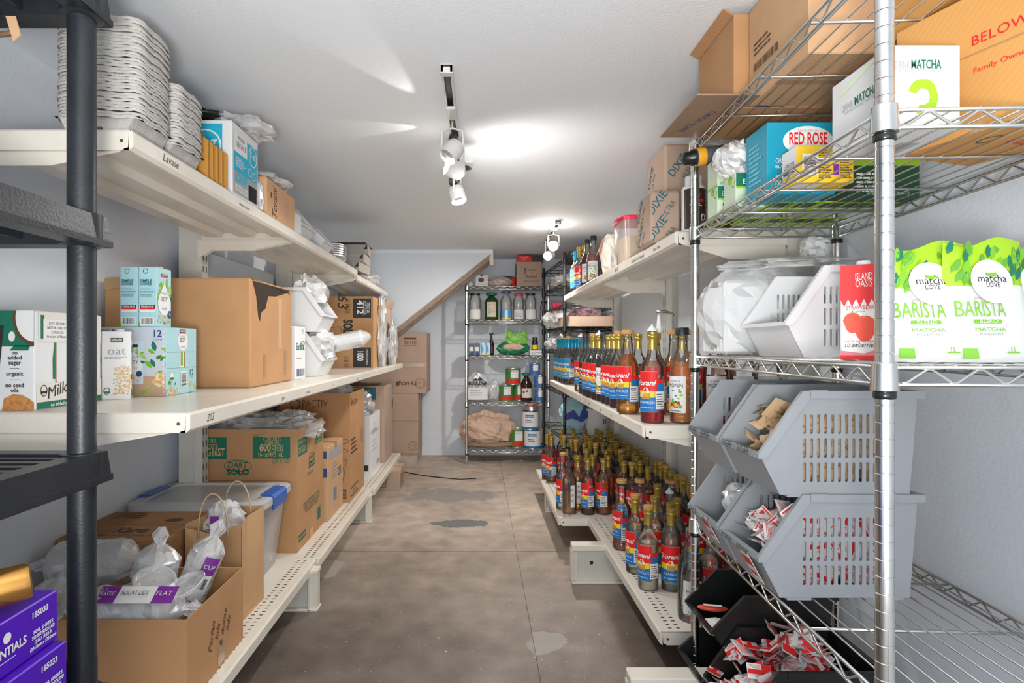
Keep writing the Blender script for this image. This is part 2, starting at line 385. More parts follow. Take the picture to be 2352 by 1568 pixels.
for i in range(3):
    for j in range(3):
        zt = 0 if (i != 1 and j != 1) else -.006
        f.box(xs[i], xs[i+1], ys[j], ys[j+1], -.08, zt)
struct('floor', f, CONC)
struct('ceiling', MB().box(XL-.1, XR+.1, -1.5, YB+.4, ZC, ZC+.08), CEIL)
struct('wall_left', MB().box(XL-.1, XL, -1.5, YB+.4, 0, ZC), WALL)
struct('wall_right', MB().box(XR, XR+.1, -1.5, YB+.4, 0, ZC), WALL)
struct('wall_far', MB().box(XL, XR, YB, YB+.1, 0, ZC), WALL)
# bulkhead with a diagonal stair cut, its raw double edge underneath
BY = 5.29
pts = [(XL, ZC), (XL, EYE+(793-985)*BY/FPX*0+.90), ]
bx0, bz0 = (905-1100)*BY/FPX, EYE+(793-757)*BY/FPX
bx1, bz1 = (1132-1100)*BY/FPX, EYE+(793-578)*BY/FPX
sl = (bz1-bz0)/(bx1-bx0); zl = bz0+sl*(XL-bx0)
struct('wall_bulkhead', MB().prism([(XL, ZC), (XL, zl), (bx1, bz1), (bx1, ZC)], .035, lambda u, v, w: (u, BY+w, v)), WALL)
RAW = mat('raw_board_edge', (.36, .28, .22), .95, bump=1, bscale=200, var=.25, vscale=60)
struct('trim_1', MB().prism([(XL, zl-.006), (XL, zl), (bx1, bz1), (bx1, bz1-.006)], .05, lambda u, v, w: (u, BY-.004+w, v)), mat('corner_bead', (.62, .60, .57), .6))
struct('trim_2', MB().prism([(XL, zl-.055), (XL, zl-.006), (bx1-.01, bz1-.012), (bx1-.01, bz1-.06)], .02, lambda u, v, w: (u, BY+.012+w, v)), RAW)
struct('trim_3', MB().prism([(XL, zl-.10), (XL, zl-.045), (bx1-.03, bz1-.07), (bx1-.03, bz1-.115)], .03, lambda u, v, w: (u, BY+.034+w, v)), mat('raw_board_edge_dark', (.22, .17, .14), .95, bump=1, bscale=200, var=.25, vscale=60))
struct('trim_4', MB().box(bx1-.03, bx1+.005, BY+.01, BY+.05, bz1-.12, bz1), CREAM)
struct('baseboard_far', MB().box(XL, XR, YB-.012, YB, 0, .20).box(XL, XR, YB-.02, YB-.012, .0, .085), WALL)
struct('trim_5', MB().box(XL, bx1, BY-.01, BY, ZC-.035, ZC-.031).box(XL, bx1, BY-.006, BY, ZC-.031, ZC), CEIL)
struct('floor_ledge', MB().box(XL, -.575, 5.44, YB-.02, 0, .10), CONC)
# black cable along the ledge
tag(MB().tube([(-.86, 5.2, .004), (-.7, 5.12, .004), (-.55, 5.0, .004), (-.40, 4.9, .004), (-.28, 4.85, .004), (-.15, 4.80, .004), (-.02, 4.84, .004)], .004, 6).obj('power_cable', BLACKP, None, True),
    'thin black cable curving over the concrete by the far wall', 'cable')

# ------------------------------------------------------------------ cream gondola shelving
def shelf(label, x0, x1, y0, y1, zt, side, lipa=.03, lip=.045, perf=False, ribs=True, brk='both', bh=.07, texts=()):
    # side -1: left bay, aisle edge is x1 ; side +1: right bay, aisle edge is x0
    w, d = x1-x0, y1-y0; t = thing('metal_shelf', label, 'shelf', ((x0+x1)/2, (y0+y1)/2, zt-lip))
    e = w/2 if side < 0 else -w/2; s_ = -1 if side < 0 else 1     # s_: inward direction from the aisle edge
    b = MB(); b.box(-w/2, w/2, -d/2+.001, d/2-.001, lip-.003, lip)
    b.obj('deck', CREAM, t)
    # folded front lip with a bevelled nose
    pr = [(e, lip+.0005), (e+s_*-.006, lip-.006), (e+s_*-.006, lipa*.25), (e+s_*.004, 0), (e+s_*.016, 0), (e+s_*.016, .003), (e+s_*.006, .006), (e+s_*.004, lip-.004)]
    MB().prism(pr, d-.002, lambda u, v, q: (u, -d/2+.001+q, v)).obj('front_lip', CREAM, t)
    for a_ in (-d/2+.001, d/2-.003): MB().box(-w/2+.004, w/2-.004, a_, a_+.002, 0, lip-.002).obj('end_plate', CREAM, t)
    if ribs:
        for k in range(3):
            r_ = MB(); c = -w/2+w*(k+.5)/3; r_.prism([(c-.045, lip-.003), (c-.03, lip-.022), (c+.03, lip-.022), (c+.045, lip-.003)], d-.02, lambda u, v, q: (u, -d/2+.01+q, v))
            r_.obj('stiffening_rib', CREAM, t)
    for sy in ((-1, 1) if brk == 'both' else (-1,) if brk == 'near' else ()):
        yy = sy*(d/2-.012)
        xb = -e   # wall side
        g = [(e+s_*.03, .012), (e+s_*.03, 0), (e+s_*(w*.45), -bh*.45), (e+s_*(w*.86), -bh*.45), (e+s_*(w*.93), -bh*.7), (e+s_*w, -bh), (e+s_*w, .012)]
        MB().prism(g, .004, lambda u, v, q: (u, yy+q, v)).obj('bracket', CREAM, t)
    D = Decal()
    for k in range(int(d/.025)):
        yy = .02+k*.025
        if yy > d-.02: break
        if perf:
            for r0 in (.028, .055):
                D.rect((w-r0-.012) if side < 0 else r0, yy, (w-r0) if side < 0 else r0+.012, yy+.006, BLACK, 0)
    if D.it: tag(D.emit(face('T', w, d, lip), t, 'perforation'), kind='stuff')
    D = Decal()
    for tx, u, h in texts: D.text(tx, u, lip*.34, h, BROWNI, 1, shear=.3)
    if D.it: D.emit((lambda u, v, o: (e+.006+o, -d/2+u, v)) if side < 0 else (lambda u, v, o: (e-.006-o, d/2-u, v)), t, 'marker_note')
    D = Decal().disc(w-.02 if side < 0 else .02, lip*.45, .004, .004, BROWNI, 1, 10); D.emit(face('F', w, d, lip), t, 'bolt_hole')
    return t
ZLT, ZLM, ZLB = EYE+.483, EYE-.151, EYE-.914
Y0, Y1, Y2, Y3 = 1.306, 2.50, 3.72, 4.96
BXL = -1.20
nm = ['nearest', 'middle', 'farthest']
for i, (a, b_) in enumerate(((Y0, Y1), (Y1, Y2), (Y2, Y3))):
    zt = ZLT if i < 2 else ZLT-.028
    shelf('cream metal upper shelf on the left wall, %s section' % (['nearest the camera holding pulp trays', 'middle', 'farthest and set slightly lower'][i]), BXL, -.78, a, b_, zt, -1, brk='both' if i == 0 else 'both', texts=[('Lavase', .16, .02), ('DRINK HOLDERS', .62, .008)] if i == 0 else [('LIDS', .3, .008), ('PANS', .9, .008)])
    shelf('cream metal middle shelf on the left wall, %s section' % (['near end with milk cartons', 'central', 'farthest'][i]), BXL-.1, -.653, a, b_, ZLM, -1, texts=[('203', .10, .018), ('204', .62, .012), ('ACCESSORIES', .9, .007)] if i == 0 else [('205', .1, .01), ('SPOONS', .6, .008), ('207', .9, .01)], ribs=False, bh=.10)
    shelf('cream perforated bottom shelf on the left wall, %s section' % (['nearest with bagged lids', 'middle', 'farthest with white carton'][i]), BXL-.1, (-.705, -.69, -.67)[i], a, b_, ZLB, -1, perf=True, ribs=False, brk='no')
def upright(label, x, y, side, z1=1.62):
    t = thing('shelf_upright', label, 'upright', (x, y, 0)); b = MB(); s_ = -side
    b.box(-.016, .016, -.026, .03, 0, z1); b.obj('post', CREAMD, t)
    D = Decal()
    for k in range(int(z1/.05)): D.rect(.012, .05*k+.02, .018, .05*k+.045, BLACK, 1); D.rect(.042, .05*k+.02, .048, .05*k+.045, BLACK, 1)
    mp = (lambda u, v, o: (-.016-o, .03-u, v)) if side > 0 else (lambda u, v, o: (.016+o, -.03+u, v))
    tag(D.emit(mp, t, 'slot'), kind='stuff')
    g = MB(); g.box(.016 if side > 0 else -.09, .09 if side > 0 else -.016, -.012, .012, 0, z1); g.obj('web', CREAMD, t)
    return t
for y, n_ in ((Y0+.02, 'at the near end of the left shelves'), (Y1+.02, 'between the first and second left bays'), (Y2, 'between the second and third left bays'), (Y3-.02, 'at the far end of the left shelves')):
    upright('slotted cream steel upright '+n_, BXL+.0, y, -1)
def backpanel(label, x, y0, y1, z0, z1):
    t = thing('back_panel', label, 'panel', (x, (y0+y1)/2, z0)); d = y1-y0
    MB().box(-.004, .004, -d/2, d/2, 0, z1-z0).obj('sheet', WALL, t)
for a, b_, n_ in ((Y1+.04, Y2-.04, 'middle left bay'), (Y2+.04, Y3-.04, 'far left bay')):
    backpanel('pale painted back panel behind the '+n_, -1.30, a, b_, .25, 1.55)
def foot(label, x0, x1, y0, y1, h=.18, curl=True):
    w, d = x1-x0, y1-y0; t = thing('base_foot', label, 'foot', ((x0+x1)/2, (y0+y1)/2, 0))
    b = MB(); b.box(-w/2+.01, w/2, -.003, .003, .004, h-.02); b.obj('side_plate', CREAMD, t)
    MB().cbox(-w/2+.002, w/2, -d/2, d/2, h-.028, h, .003).obj('top_rail', CREAM, t)
    MB().cbox(-w/2+.002, w/2-.01, -d/2, d/2, 0, .01, .002).obj('bottom_rail', CREAM, t)
    MB().box(-w/2, -w/2+.004, -d/2, d/2, .004, h-.03).box(-w/2+.004, -w/2+.03, -.008, .004, .01, h-.03).obj('front_plate', CREAM, t)
    D = Decal().disc(w*.30, h*.5, .009, .009, BLACK, 1)
    for u, v in ((.18, .22), (.18, .52), (.62, .78), (.72, .3), (.55, .5), (.18, .8)): D.disc(u*w+.02, v*h, .008, .008, CREAM, 1, ring=.0015)
    D.emit(lambda u, v, o: (-w/2+u, -.003-o, v), t, 'rivet')
    if curl: MB().tube([(w/2-.01, -.01, h*.6), (w/2-.035, -.01, h*.5), (w/2-.03, -.01, h*.3), (w/2-.01, -.01, h*.06)], .005, 6).obj('edge_bead', CREAMD, t, True)
    return t
foot('cream steel base foot standing free under the right bottles, with a black hole', .43, .75, 2.70, 2.76)
foot('cream steel base foot at the bottom edge beside the chrome post', .42, .66, 1.62, 1.68)
foot('cream steel base foot under the far corner of the right bottle shelf', .44, .7, 3.86, 3.92)
def lfoot(label, xa, y):
    t = thing('base_foot', label, 'foot', (xa, y, 0)); h = .18
    MB().box(-.3, -.01, -.003, .003, .01, h-.02).obj('side_plate', CREAMD, t)
    MB().box(-.03, .0, -.022, .022, .004, h-.02).box(-.034, -.03, -.03, .03, .0, h-.02).obj('front_channel', CREAM, t)
    MB().cbox(-.3, .004, -.03, .03, h-.025, h-.01, .002).cbox(-.3, .004, -.03, .03, 0, .01, .002).obj('rail', CREAM, t)
    Decal().disc(.08, .1, .012, .012, WHITE, 1, ring=.002).disc(.16, .1, .012, .012, WHITE, 1, ring=.002).emit(lambda u, v, o: (-.02-u, -.003-o, v), t, 'rivet')
lfoot('cream base foot under the left shelf nearest the aisle cardboard', -.674, 2.45)
lfoot('cream base foot under the left shelf below the tall beige carton', -.674, 3.66)
lfoot('cream base foot under the left shelf by the far floor carton', -.674, 4.75)
# right bays
YR0, YR1, YR2 = 1.885, 3.13, 4.35
ZRT, ZRM, ZRB = EYE+.370, EYE-.256, EYE-.924
BXR = 1.0
shelf('cream upper shelf on the right, nearer section with printed cartons', .64, BXR+.03, YR0, YR1, ZRT, 1, bh=.10, texts=[('BLUE', .45, .018), ('Coconut Oil / Almond', .8, .014), ('Rose / Mint', 1.05, .012)])
shelf('cream upper shelf on the right, farther section with syrup bottles', .64, BXR+.03, YR1, YR2, ZRT, 1, bh=.10, texts=[('SF Vanilla', .3, .012)])
shelf('cream middle shelf on the right, nearer section with amber bottles', .534, BXR+.03, YR0, YR1, ZRM, 1, texts=[('TRP', .33, .012), ('L', .24, .02), ('MINT', .6, .01), ('LAV', .8, .01)], ribs=False, bh=.10)
shelf('cream middle shelf on the right, farther section with blue-necked bottles', .534, BXR+.03, YR1, YR2, ZRM, 1, ribs=False, bh=.10, texts=[('SF', .2, .01), ('HAZ', .5, .01)])
shelf('cream perforated bottom shelf on the right, narrower near section', .59, BXR+.03, YR0, YR1, ZRB, 1, perf=True, ribs=False, brk='no')
shelf('cream perforated bottom shelf on the right, deeper far section', .432, BXR+.03, YR1, YR2, ZRB, 1, perf=True, ribs=False, brk='no')
for y, n_ in ((YR0+.02, 'at the near end of the right shelves'), (YR1, 'in the middle of the right shelves'), (YR2-.02, 'at the far end of the right shelves')):
    upright('slotted cream steel upright '+n_, BXR+.012, y, 1)
backpanel('pale grey back panel behind the nearer right bay', 1.055, YR0+.05, YR1-.05, .25, 1.6)
backpanel('pale grey back panel behind the farther right bay', 1.055, YR1+.05, YR2-.05, .25, 1.6)

# ------------------------------------------------------------------ wire racks
def wire_rack(name, label, x, y, Wd, L, heights, top, m, mw, rz=0, post=.0127, collars=True, bottom=0.0, cap=None, pitch=.032, zz=.036):
    # local: x = 0..Wd across, y = 0..L along ; deck wires run along y
    t = thing(name, label, 'wire shelf rack', (x, y, 0), rz)
    for cx, cy in ((0,0), (Wd,0), (0,L), (Wd,L)):
        b = MB(); pr = [(.008, 0), (.016, .004), (.016, .010), (.006, .014), (.006, .03), (post, .034)]; z = .05
        while z < top-.03: pr += [(post, z), (post*.94, z+.0008), (post*.94, z+.0022), (post, z+.003)]; z += .0254 if top > 1 else .05
        pr += [(post, top-.004), (post*.8, top)]
        b.lathe(pr, 14, (cx, cy, 0)); b.obj('post', m, t, True, auto=40)
    for h in heights:
        s = MB(); r1 = .0032
        for zz_ in (0, -.026):
            s.tube([(0, 0, h+zz_), (0, L, h+zz_)], r1, 6); s.tube([(Wd, 0, h+zz_), (Wd, L, h+zz_)], r1, 6)
            s.tube([(0, 0, h+zz_), (Wd, 0, h+zz_)], r1, 6); s.tube([(0, L, h+zz_), (Wd, L, h+zz_)], r1, 6)
        def zig(p, q):
            p, q = Vector(p), Vector(q); n = max(2, int((q-p).length/zz)); P_ = []
            for i in range(n+1):
                a = p.lerp(q, (i+.12)/(n+.3)); b2 = p.lerp(q, (i+.3)/(n+.3)); zf = -.003 if i % 2 else -.023
                P_ += [a+Vector((0,0,zf)), b2+Vector((0,0,zf))]
            s.tube(P_, .0022, 5)
        zig((0,.02,h),(0,L-.02,h)); zig((Wd,.02,h),(Wd,L-.02,h)); zig((.02,0,h),(Wd-.02,0,h)); zig((.02,L,h),(Wd-.02,L,h))
        so = s.obj('shelf', mw, t, True)
        d = MB(); n = int(Wd/pitch)
        for i in range(1, n): xx = Wd*i/n; d.tube([(xx, 0, h+.003), (xx, L, h+.003)], .0017, 5)
        for k in range(1, max(2, int(L/.25))+1): yy = L*k/(max(2, int(L/.25))+1); d.tube([(0, yy, h-.002), (Wd, yy, h-.002)], .003, 6)
        d.obj('deck_wire', mw, so, True)
        if collars:
            for cx, cy in ((0,0), (Wd,0), (0,L), (Wd,L)):
                c = MB().lathe([(post*1.15, -.036), (post*1.5, -.034), (post*1.35, .006), (post*1.2, .008)], 14, (cx, cy, h)); c.obj('collar', m, so, True, auto=40)
                MB().lathe([(post*1.05, -.047), (post*1.2, -.045), (post*1.2, -.036), (post*1.05, -.035)], 12, (cx, cy, h)).obj('sleeve', BLACKG, so, True)
    return t
RKX, RKY, RKA = .605, .87, -3.0
RKH = (.137, .577, 1.072, 1.455, 1.71)
wire_rack('chrome_wire_rack', 'large chrome wire rack in the right foreground holding bins and tea', RKX, RKY, .415, .89, RKH, 1.725, CHROME, WIRE, R(RKA))
wire_rack('chrome_wire_rack', 'chrome wire rack against the far wall holding jars and cans', -.114, 5.44, .76, .42, (.129, .568, 1.007, 1.341, 1.654), 1.69, CHROME, WIRE, 0, pitch=.05)
BKH = (.40, .745, 1.065, 1.245, 1.415, 1.585, 1.765)
wire_rack('black_wire_rack', 'black wire rack beyond the right shelves, crowded with bags', .65, 4.42, .40, .93, BKH, 1.81, BLACKG, BLACKG, R(3.4), pitch=.04)
def RL(u, v, z):  # local of the foreground rack -> world
    a = R(RKA); return (RKX+u*math.cos(a)-v*math.sin(a), RKY+u*math.sin(a)+v*math.cos(a), z)

# black plastic shelf unit, left foreground
def plastic_rack():
    t = thing('plastic_shelf_unit', 'black plastic shelving unit in the left foreground with round posts', 'shelf unit', (-.7656, 1.125, 0))
    for cx, cy in ((0, 0), (-.42, 0), (0, -.85), (-.42, -.85)):
        MB().lathe([(.026, 0), (.026, .5), (.0245, .51), (.0245, 1.9), (.02, 1.905)], 28, (cx, cy, 0)).obj('post', BLACKP, t, True, auto=40)
    for zt in (.438, .897, 1.356, 1.795):
        s = MB(); x0, x1, y0, y1 = -.46, .036, -.89, .036
        h = .058
        s.add([(x0,y0,zt-h),(x1,y0,zt-h),(x1,y1,zt-h),(x0,y1,zt-h),(x0+.006,y0+.006,zt),(x1-.006,y0+.006,zt),(x1-.006,y1-.006,zt),(x0+.006,y1-.006,zt)], [(0,1,5,4),(1,2,6,5),(2,3,7,6),(3,0,4,7)])
        q = .045   # inner skirt
        s.add([(x0+q,y0+q,zt-h),(x1-q,y0+q,zt-h),(x1-q,y1-q,zt-h),(x0+q,y1-q,zt-h),(x0+q,y0+q,zt),(x1-q,y0+q,zt),(x1-q,y1-q,zt),(x0+q,y1-q,zt)], [(4,5,1,0),(5,6,2,1),(6,7,3,2),(7,4,0,3)])
        for a, b in (((x0+.006,y0+.006),(x0+q,y0+q)), ):
            pass
        s.add([(x0+.006,y0+.006,zt),(x1-.006,y0+.006,zt),(x1-.006,y1-.006,zt),(x0+.006,y1-.006,zt),(x0+q,y0+q,zt),(x1-q,y0+q,zt),(x1-q,y1-q,zt),(x0+q,y1-q,zt)], [(0,1,5,4),(1,2,6,5),(2,3,7,6),(3,0,4,7)])
        s.add([(x0,y0,zt-h),(x1,y0,zt-h),(x1,y1,zt-h),(x0,y1,zt-h),(x0+q,y0+q,zt-h),(x1-q,y0+q,zt-h),(x1-q,y1-q,zt-h),(x0+q,y1-q,zt-h)], [(4,5,1,0),(5,6,2,1),(6,7,3,2),(7,4,0,3)])
        # a moulded line along the skirt
        s.box(x1-.001, x1+.002, y0, y1, zt-h, zt-h+.012); s.box(x0, x1, y1-.001, y1+.002, zt-h, zt-h+.012)
        so = s.obj('shelf', BLACKP, t)
        g = MB(); n = 22
        for i in range(n): yy = y0+q+(y1-y0-2*q)*(i+.5)/n; g.box(x0+q, x1-q, yy-.009, yy+.009, zt-.016, zt-.004)
        for k in range(3): xx = x0+q+(x1-x0-2*q)*(k+1)/4; g.box(xx-.004, xx+.004, y0+q, y1-q, zt-h+.01, zt-.016)
        g.obj('slat_grid', BLACKP, so)
        for cx, cy in ((0, 0), (-.42, 0), (0, -.85), (-.42, -.85)):
            MB().lathe([(.03, zt-h-.004), (.036, zt-h), (.035, zt+.002), (.028, zt+.004)], 24, (cx, cy, 0)).obj('collar', BLACKP, so, True, auto=40)
plastic_rack()
# ------------------------------------------------------------------ left side: top shelf
rnd = random.Random(5)
def carrier_mesh(w, d, n=56):
    # one moulded pulp cup carrier seen edge on: wavy rim and skirt
    m = MB(); vs = []; fs = []; rings = [(1.0, .000), (1.012, .0035), (1.0, .0075), (.93, .0078), (.90, .004)]
    for sc, z in rings:
        for i in range(n):
            a = 2*math.pi*i/n; c, s_ = math.cos(a), math.sin(a); k = 1/((abs(c)**5+abs(s_)**5)**.2)
            zz_ = .0022*math.sin(a*8+.5)+.0012*math.sin(a*19)
            vs.append((c*k*w/2*sc, s_*k*d/2*sc, z+zz_))
    for r_ in range(len(rings)-1):
        for i in range(n): j = (i+1) % n; fs.append((r_*n+i, r_*n+j, (r_+1)*n+j, (r_+1)*n+i))
    m.add(vs, fs); return m
CARR = carrier_mesh(.198, .168).obj('cup_carrier', PULP, None, True)
def carrier_stack(x, y, z, n, group, lab, first=False):
    # lowest carrier shows its cup wells
    t = thing('cup_carrier', 'lowest grey pulp cup carrier of the '+lab+', its cup wells showing', 'cup carrier', (x, y, z))
    b = MB(); w, d = .198, .168
    o = [(-w/2, .045), (-w/2+.012, .045), (-w/2+.035, 0), (-.022, 0), (-.012, .022), (.012, .022), (.022, 0), (w/2-.035, 0), (w/2-.012, .045), (w/2, .045)]
    b.prism(o, d*.86, lambda u, v, q: (u, -d*.43+q, v)); b.obj('well', PULP, t)
    k = CARR.copy(); C.objects.link(k); k.parent = t; k.location = (0, 0, .040); k.name = 'rim'
    for i in range(n):
        c = CARR.copy(); C.objects.link(c); c.name = 'cup_carrier'
        c.location = (x+rnd.uniform(-.0025, .0025), y+rnd.uniform(-.0025, .0025), z+.0475+i*.0073); c.rotation_euler = (rnd.uniform(-.006, .006), rnd.uniform(-.006, .006), rnd.uniform(-.012, .012)+math.pi*(i % 2))
        tag(c, 'grey pulp cup carrier nested '+('in the tall stack on the near upper shelf' if n > 25 else 'in the short stack beside the kraft sheets'), 'cup carrier', group)
carrier_stack(-.882, 1.418, ZLT, 31, 'cup carriers nested in the tall stack', 'tall stack')
carrier_stack(-.882, 1.592, ZLT, 21, 'cup carriers nested in the short stack', 'short stack')
bpy.data.objects.remove(CARR)
# folded kraft drink carriers, standing sheets
KS = mat('kraft_sheet', (.50, .24, .045), .8, var=.05, vscale=12)
sh = MB(); o = [(0, 0), (0, .115)]+[(-.008-.012*k, .122+.006*k) for k in range(3)]+[(-.055, .145), (-.08, .19), (-.1, .225), (-.2, .225), (-.2, 0)]
sh.prism(o, .0045, lambda u, v, q: (u, q, v)); ks = sh.obj('drink_holder_sheet', KS)
for i in range(13):
    c = ks if i == 0 else ks.copy()
    if i: C.objects.link(c)
    c.location = (-.79-.004*(i % 3), 1.70+i*.0105, ZLT); c.rotation_euler = (0, 0, rnd.uniform(-.015, .015))
    tag(c, 'flattened kraft drink holder standing in the row before the blue carton', 'drink holder', 'flattened kraft drink holders standing in a row')
def cups_print(D, w, h, front=True):
    D.rect(.012, .012, w-.012, h-.03, CYAN, 1); D.rect(.012, .012, w-.012, h*.36, GREYI, 2)
    D.rect(.012, h*.62, w*.55, h-.03, WHITE, 2); D.text('FOOD', w*.33, h*.80, .014, BLACK, 3); D.text('SERVICE', w*.33, h*.70, .016, BLACK, 3, w=w*.35)
    D.text('2500', w*.33, h*.22, .045, CYAN, 3, w=w*.44, bold=.03); D.text('PORTION CUPS', w*.33, h*.09, .022, WHITE, 3, w=w*.44, bold=.02)
    D.bars(w*.62, h*.08, w*.92, h*.27, seed=3); D.disc(w*.78, h*.72, .035, .035, WHITE, 2, ring=.004); D.text('fl oz', w*.78, h*.69, .026, WHITE, 3, w=.05, bold=.03)
    D.greek(.03, h*.42, w*.5, h*.56, 6, WHITE); D.disc(w*.66, h*.47, .014, .014, WHITE, 2, ring=.003); D.disc(w*.82, h*.45, .014, .014, WHITE, 2, ring=.003)
def cups_end(D, w, h):
    D.rect(.012, .012, w-.03, h-.012, TEAL if 0 else CYAN, 1); D.disc(w-.085, h*.66, .052, .052, WHITE, 2, ring=.005); D.text('fl oz', w-.085, h*.62, .04, WHITE, 3, w=.078, bold=.03)
WC = mat('white_carton', (.72, .73, .74), .6)
t = carton('portion_cup_carton', 'blue and white portion cup carton with 2500 on its side, bags on top', 'carton', -1.10, -.79, 1.865, 2.085, ZLT, .238, WC, {'R': cups_print, 'F': cups_end}, seam=False)
def film(name, label, cat, c, r, seed, m=BAG, amp=.28, n=22, flatb=None, freq=2.4, pinch=0, group=None, rot=None, parts=None):
    t = thing(name, label, cat, (c[0], c[1], c[2]-r[2] if flatb is None else flatb), 0, group)
    b = MB(); b.blob((0, 0, r[2] if flatb is None else c[2]-flatb), r, seed, amp, n, freq, flatb=0.0, pinch=pinch, M=rot); b.obj('film', m, t)
    if parts: parts(t)
    return t
zt = ZLT+.241
film('plastic_bag', 'black glossy bag folded on top of the blue portion cup carton', 'bag', (-.98, 1.95, zt+.03), (.13, .07, .03), 3, BLACKG, flatb=zt)
film('plastic_bag', 'blue and clear wrapped bundle on the portion cup carton', 'bag', (-.93, 2.03, zt+.02), (.10, .05, .022), 6, mat('blue_film', (.02, .17, .33), .25), flatb=zt)
film('plastic_bag', 'clear wrap trailing over the corner of the portion cup carton', 'bag', (-.82, 2.02, zt+.02), (.08, .10, .03), 9, BAG, flatb=zt, amp=.4)
film('zip_bag', 'clear zip bag leaning between blue carton and orange box', 'bag', (-.83, 2.14, ZLT+.06), (.035, .03, .06), 4, BAGW, flatb=ZLT)
def tor_box(D, w, h):
    D.text('Torani', w*.33, h*.5, .05, BROWNI, 2, rot=90, shear=.4, w=h*.8); D.greek(w*.62, .03, w*.72, h*.7, 2, KRAFT3, 1); D.greek(w*.76, .02, w*.95, h*.75, 14, TAN, 1)
    D.disc(w*.15, h*.62, .008, .012, BROWNI, 2)
carton('syrup_carton', 'orange-brown syrup carton with script lettering on the top left shelf', 'carton', -1.08, -.79, 2.17, 2.50, ZLT, .145, mat('cardboard_orange', (.62, .36, .20), .85, var=.05, wave=45), {'R': tor_box, 'L': tor_box})
film('plastic_bag', 'clear bag of lids lying on the syrup carton', 'bag', (-.88, 2.36, ZLT+.172), (.09, .12, .03), 12, BAG, flatb=ZLT+.149)
# white open bins and pans farther along
def bin_mesh(parent, m, L=.335, Wd=.19, H=.211, slots=True, hook=True):
    # local: opening faces -x ; x 0..L, y 0..Wd, z 0..H
    side = [(.004, .081*H/.211), (.045, 0), (L-.022, 0), (L-.006, H-.004), (.098, H-.004)]
    def panel(y0, name):
        cu = bpy.data.curves.new('c', 'CURVE'); cu.dimensions = '2D'; cu.fill_mode = 'BOTH'; cu.extrude = .0014
        def sp(pts):
            s_ = cu.splines.new('POLY'); s_.points.add(len(pts)-1)
            for q, p in zip(s_.points, pts): q.co = (p[0], p[1], 0, 1)
            s_.use_cyclic_u = True
        sp(side)
        if slots:
            for r_ in range(3):
                for c_ in range(13):
                    cx = .096+c_*.0145; cz = H*(.22+.235*r_); hh = .0205*H/.211; ww = .0034
                    sp([(cx-ww, cz-hh+ww), (cx-ww*.7, cz-hh+ww*.3), (cx, cz-hh), (cx+ww*.7, cz-hh+ww*.3), (cx+ww, cz-hh+ww), (cx+ww, cz+hh-ww), (cx+ww*.7, cz+hh-ww*.3), (cx, cz+hh), (cx-ww*.7, cz+hh-ww*.3), (cx-ww, cz+hh-ww)])
        ob = bpy.data.objects.new('c', cu); C.objects.link(ob); dg = bpy.context.evaluated_depsgraph_get()
        me = bpy.data.meshes.new_from_object(ob.evaluated_get(dg)); bpy.data.objects.remove(ob); bpy.data.curves.remove(cu)
        me.transform(Matrix.Translation((0, y0, 0)) @ Matrix.Rotation(R(90), 4, 'X')); me.materials.clear(); me.materials.append(m)
        o = bpy.data.objects.new('side_panel', me); C.objects.link(o); o.parent = parent
    panel(.004, 'a'); panel(Wd-.004, 'b')
    th = .0025
    def wall(p, q, name):
        d = Vector((q[0]-p[0], q[1]-p[1])).normalized(); n = Vector((-d.y, d.x))*th
        MB().prism([p, q, (q[0]+n.x, q[1]+n.y), (p[0]+n.x, p[1]+n.y)], Wd-.008, lambda u, v, w: (u, .004+w, v)).obj(name, m, parent)
    wall(side[0], side[1], 'front_panel'); wall(side[1], side[2], 'bottom'); wall(side[2], side[3], 'back_panel')
    r_ = MB(); f_ = .008; rim = [side[0], side[4], side[3]]
    for y0, y1 in ((-.004, .006), (Wd-.006, Wd+.004)):
        (xa, za), (xb, zb_), xe = side[0], side[4], L+.006
        for q in ([(xa-.006, za+.002), (xa+.010, za-.006), (xb+.006, H-.013), (xb-.008, H+.003)], [(xb-.008, H+.003), (xb+.006, H-.013), (xe, H-.013), (xe, H+.003)]):
            r_.prism(q, y1-y0, lambda u, v, w: (u, y0+w, v))
    r_.box(side[0][0]-.0055, side[0][0]+.008, -.0033, Wd+.0033, side[0][1]-.006, side[0][1]+.0035); r_.box(L-.008, L+.0052, -.0033, Wd+.0033, H-.0122, H+.0022)
    if hook:
        for x0 in (.105, .245): r_.box(x0, x0+.035, -.006, .001, H-.0115, H+.0045)
        for x0 in (.06, .25): MB().box(x0, x0+.05, .002, .02, -.005, .0).obj('foot_tab', m, parent)
    r_.obj('rim', m, parent)
def bin_thing(name, label, x, y, z, m, rz=0, s=(1, 1, 1), group=None, **k):
    t = thing(name, label, 'bin', (x, y, z), R(rz), group); bin_mesh(t, m, **k); t.scale = s; return t
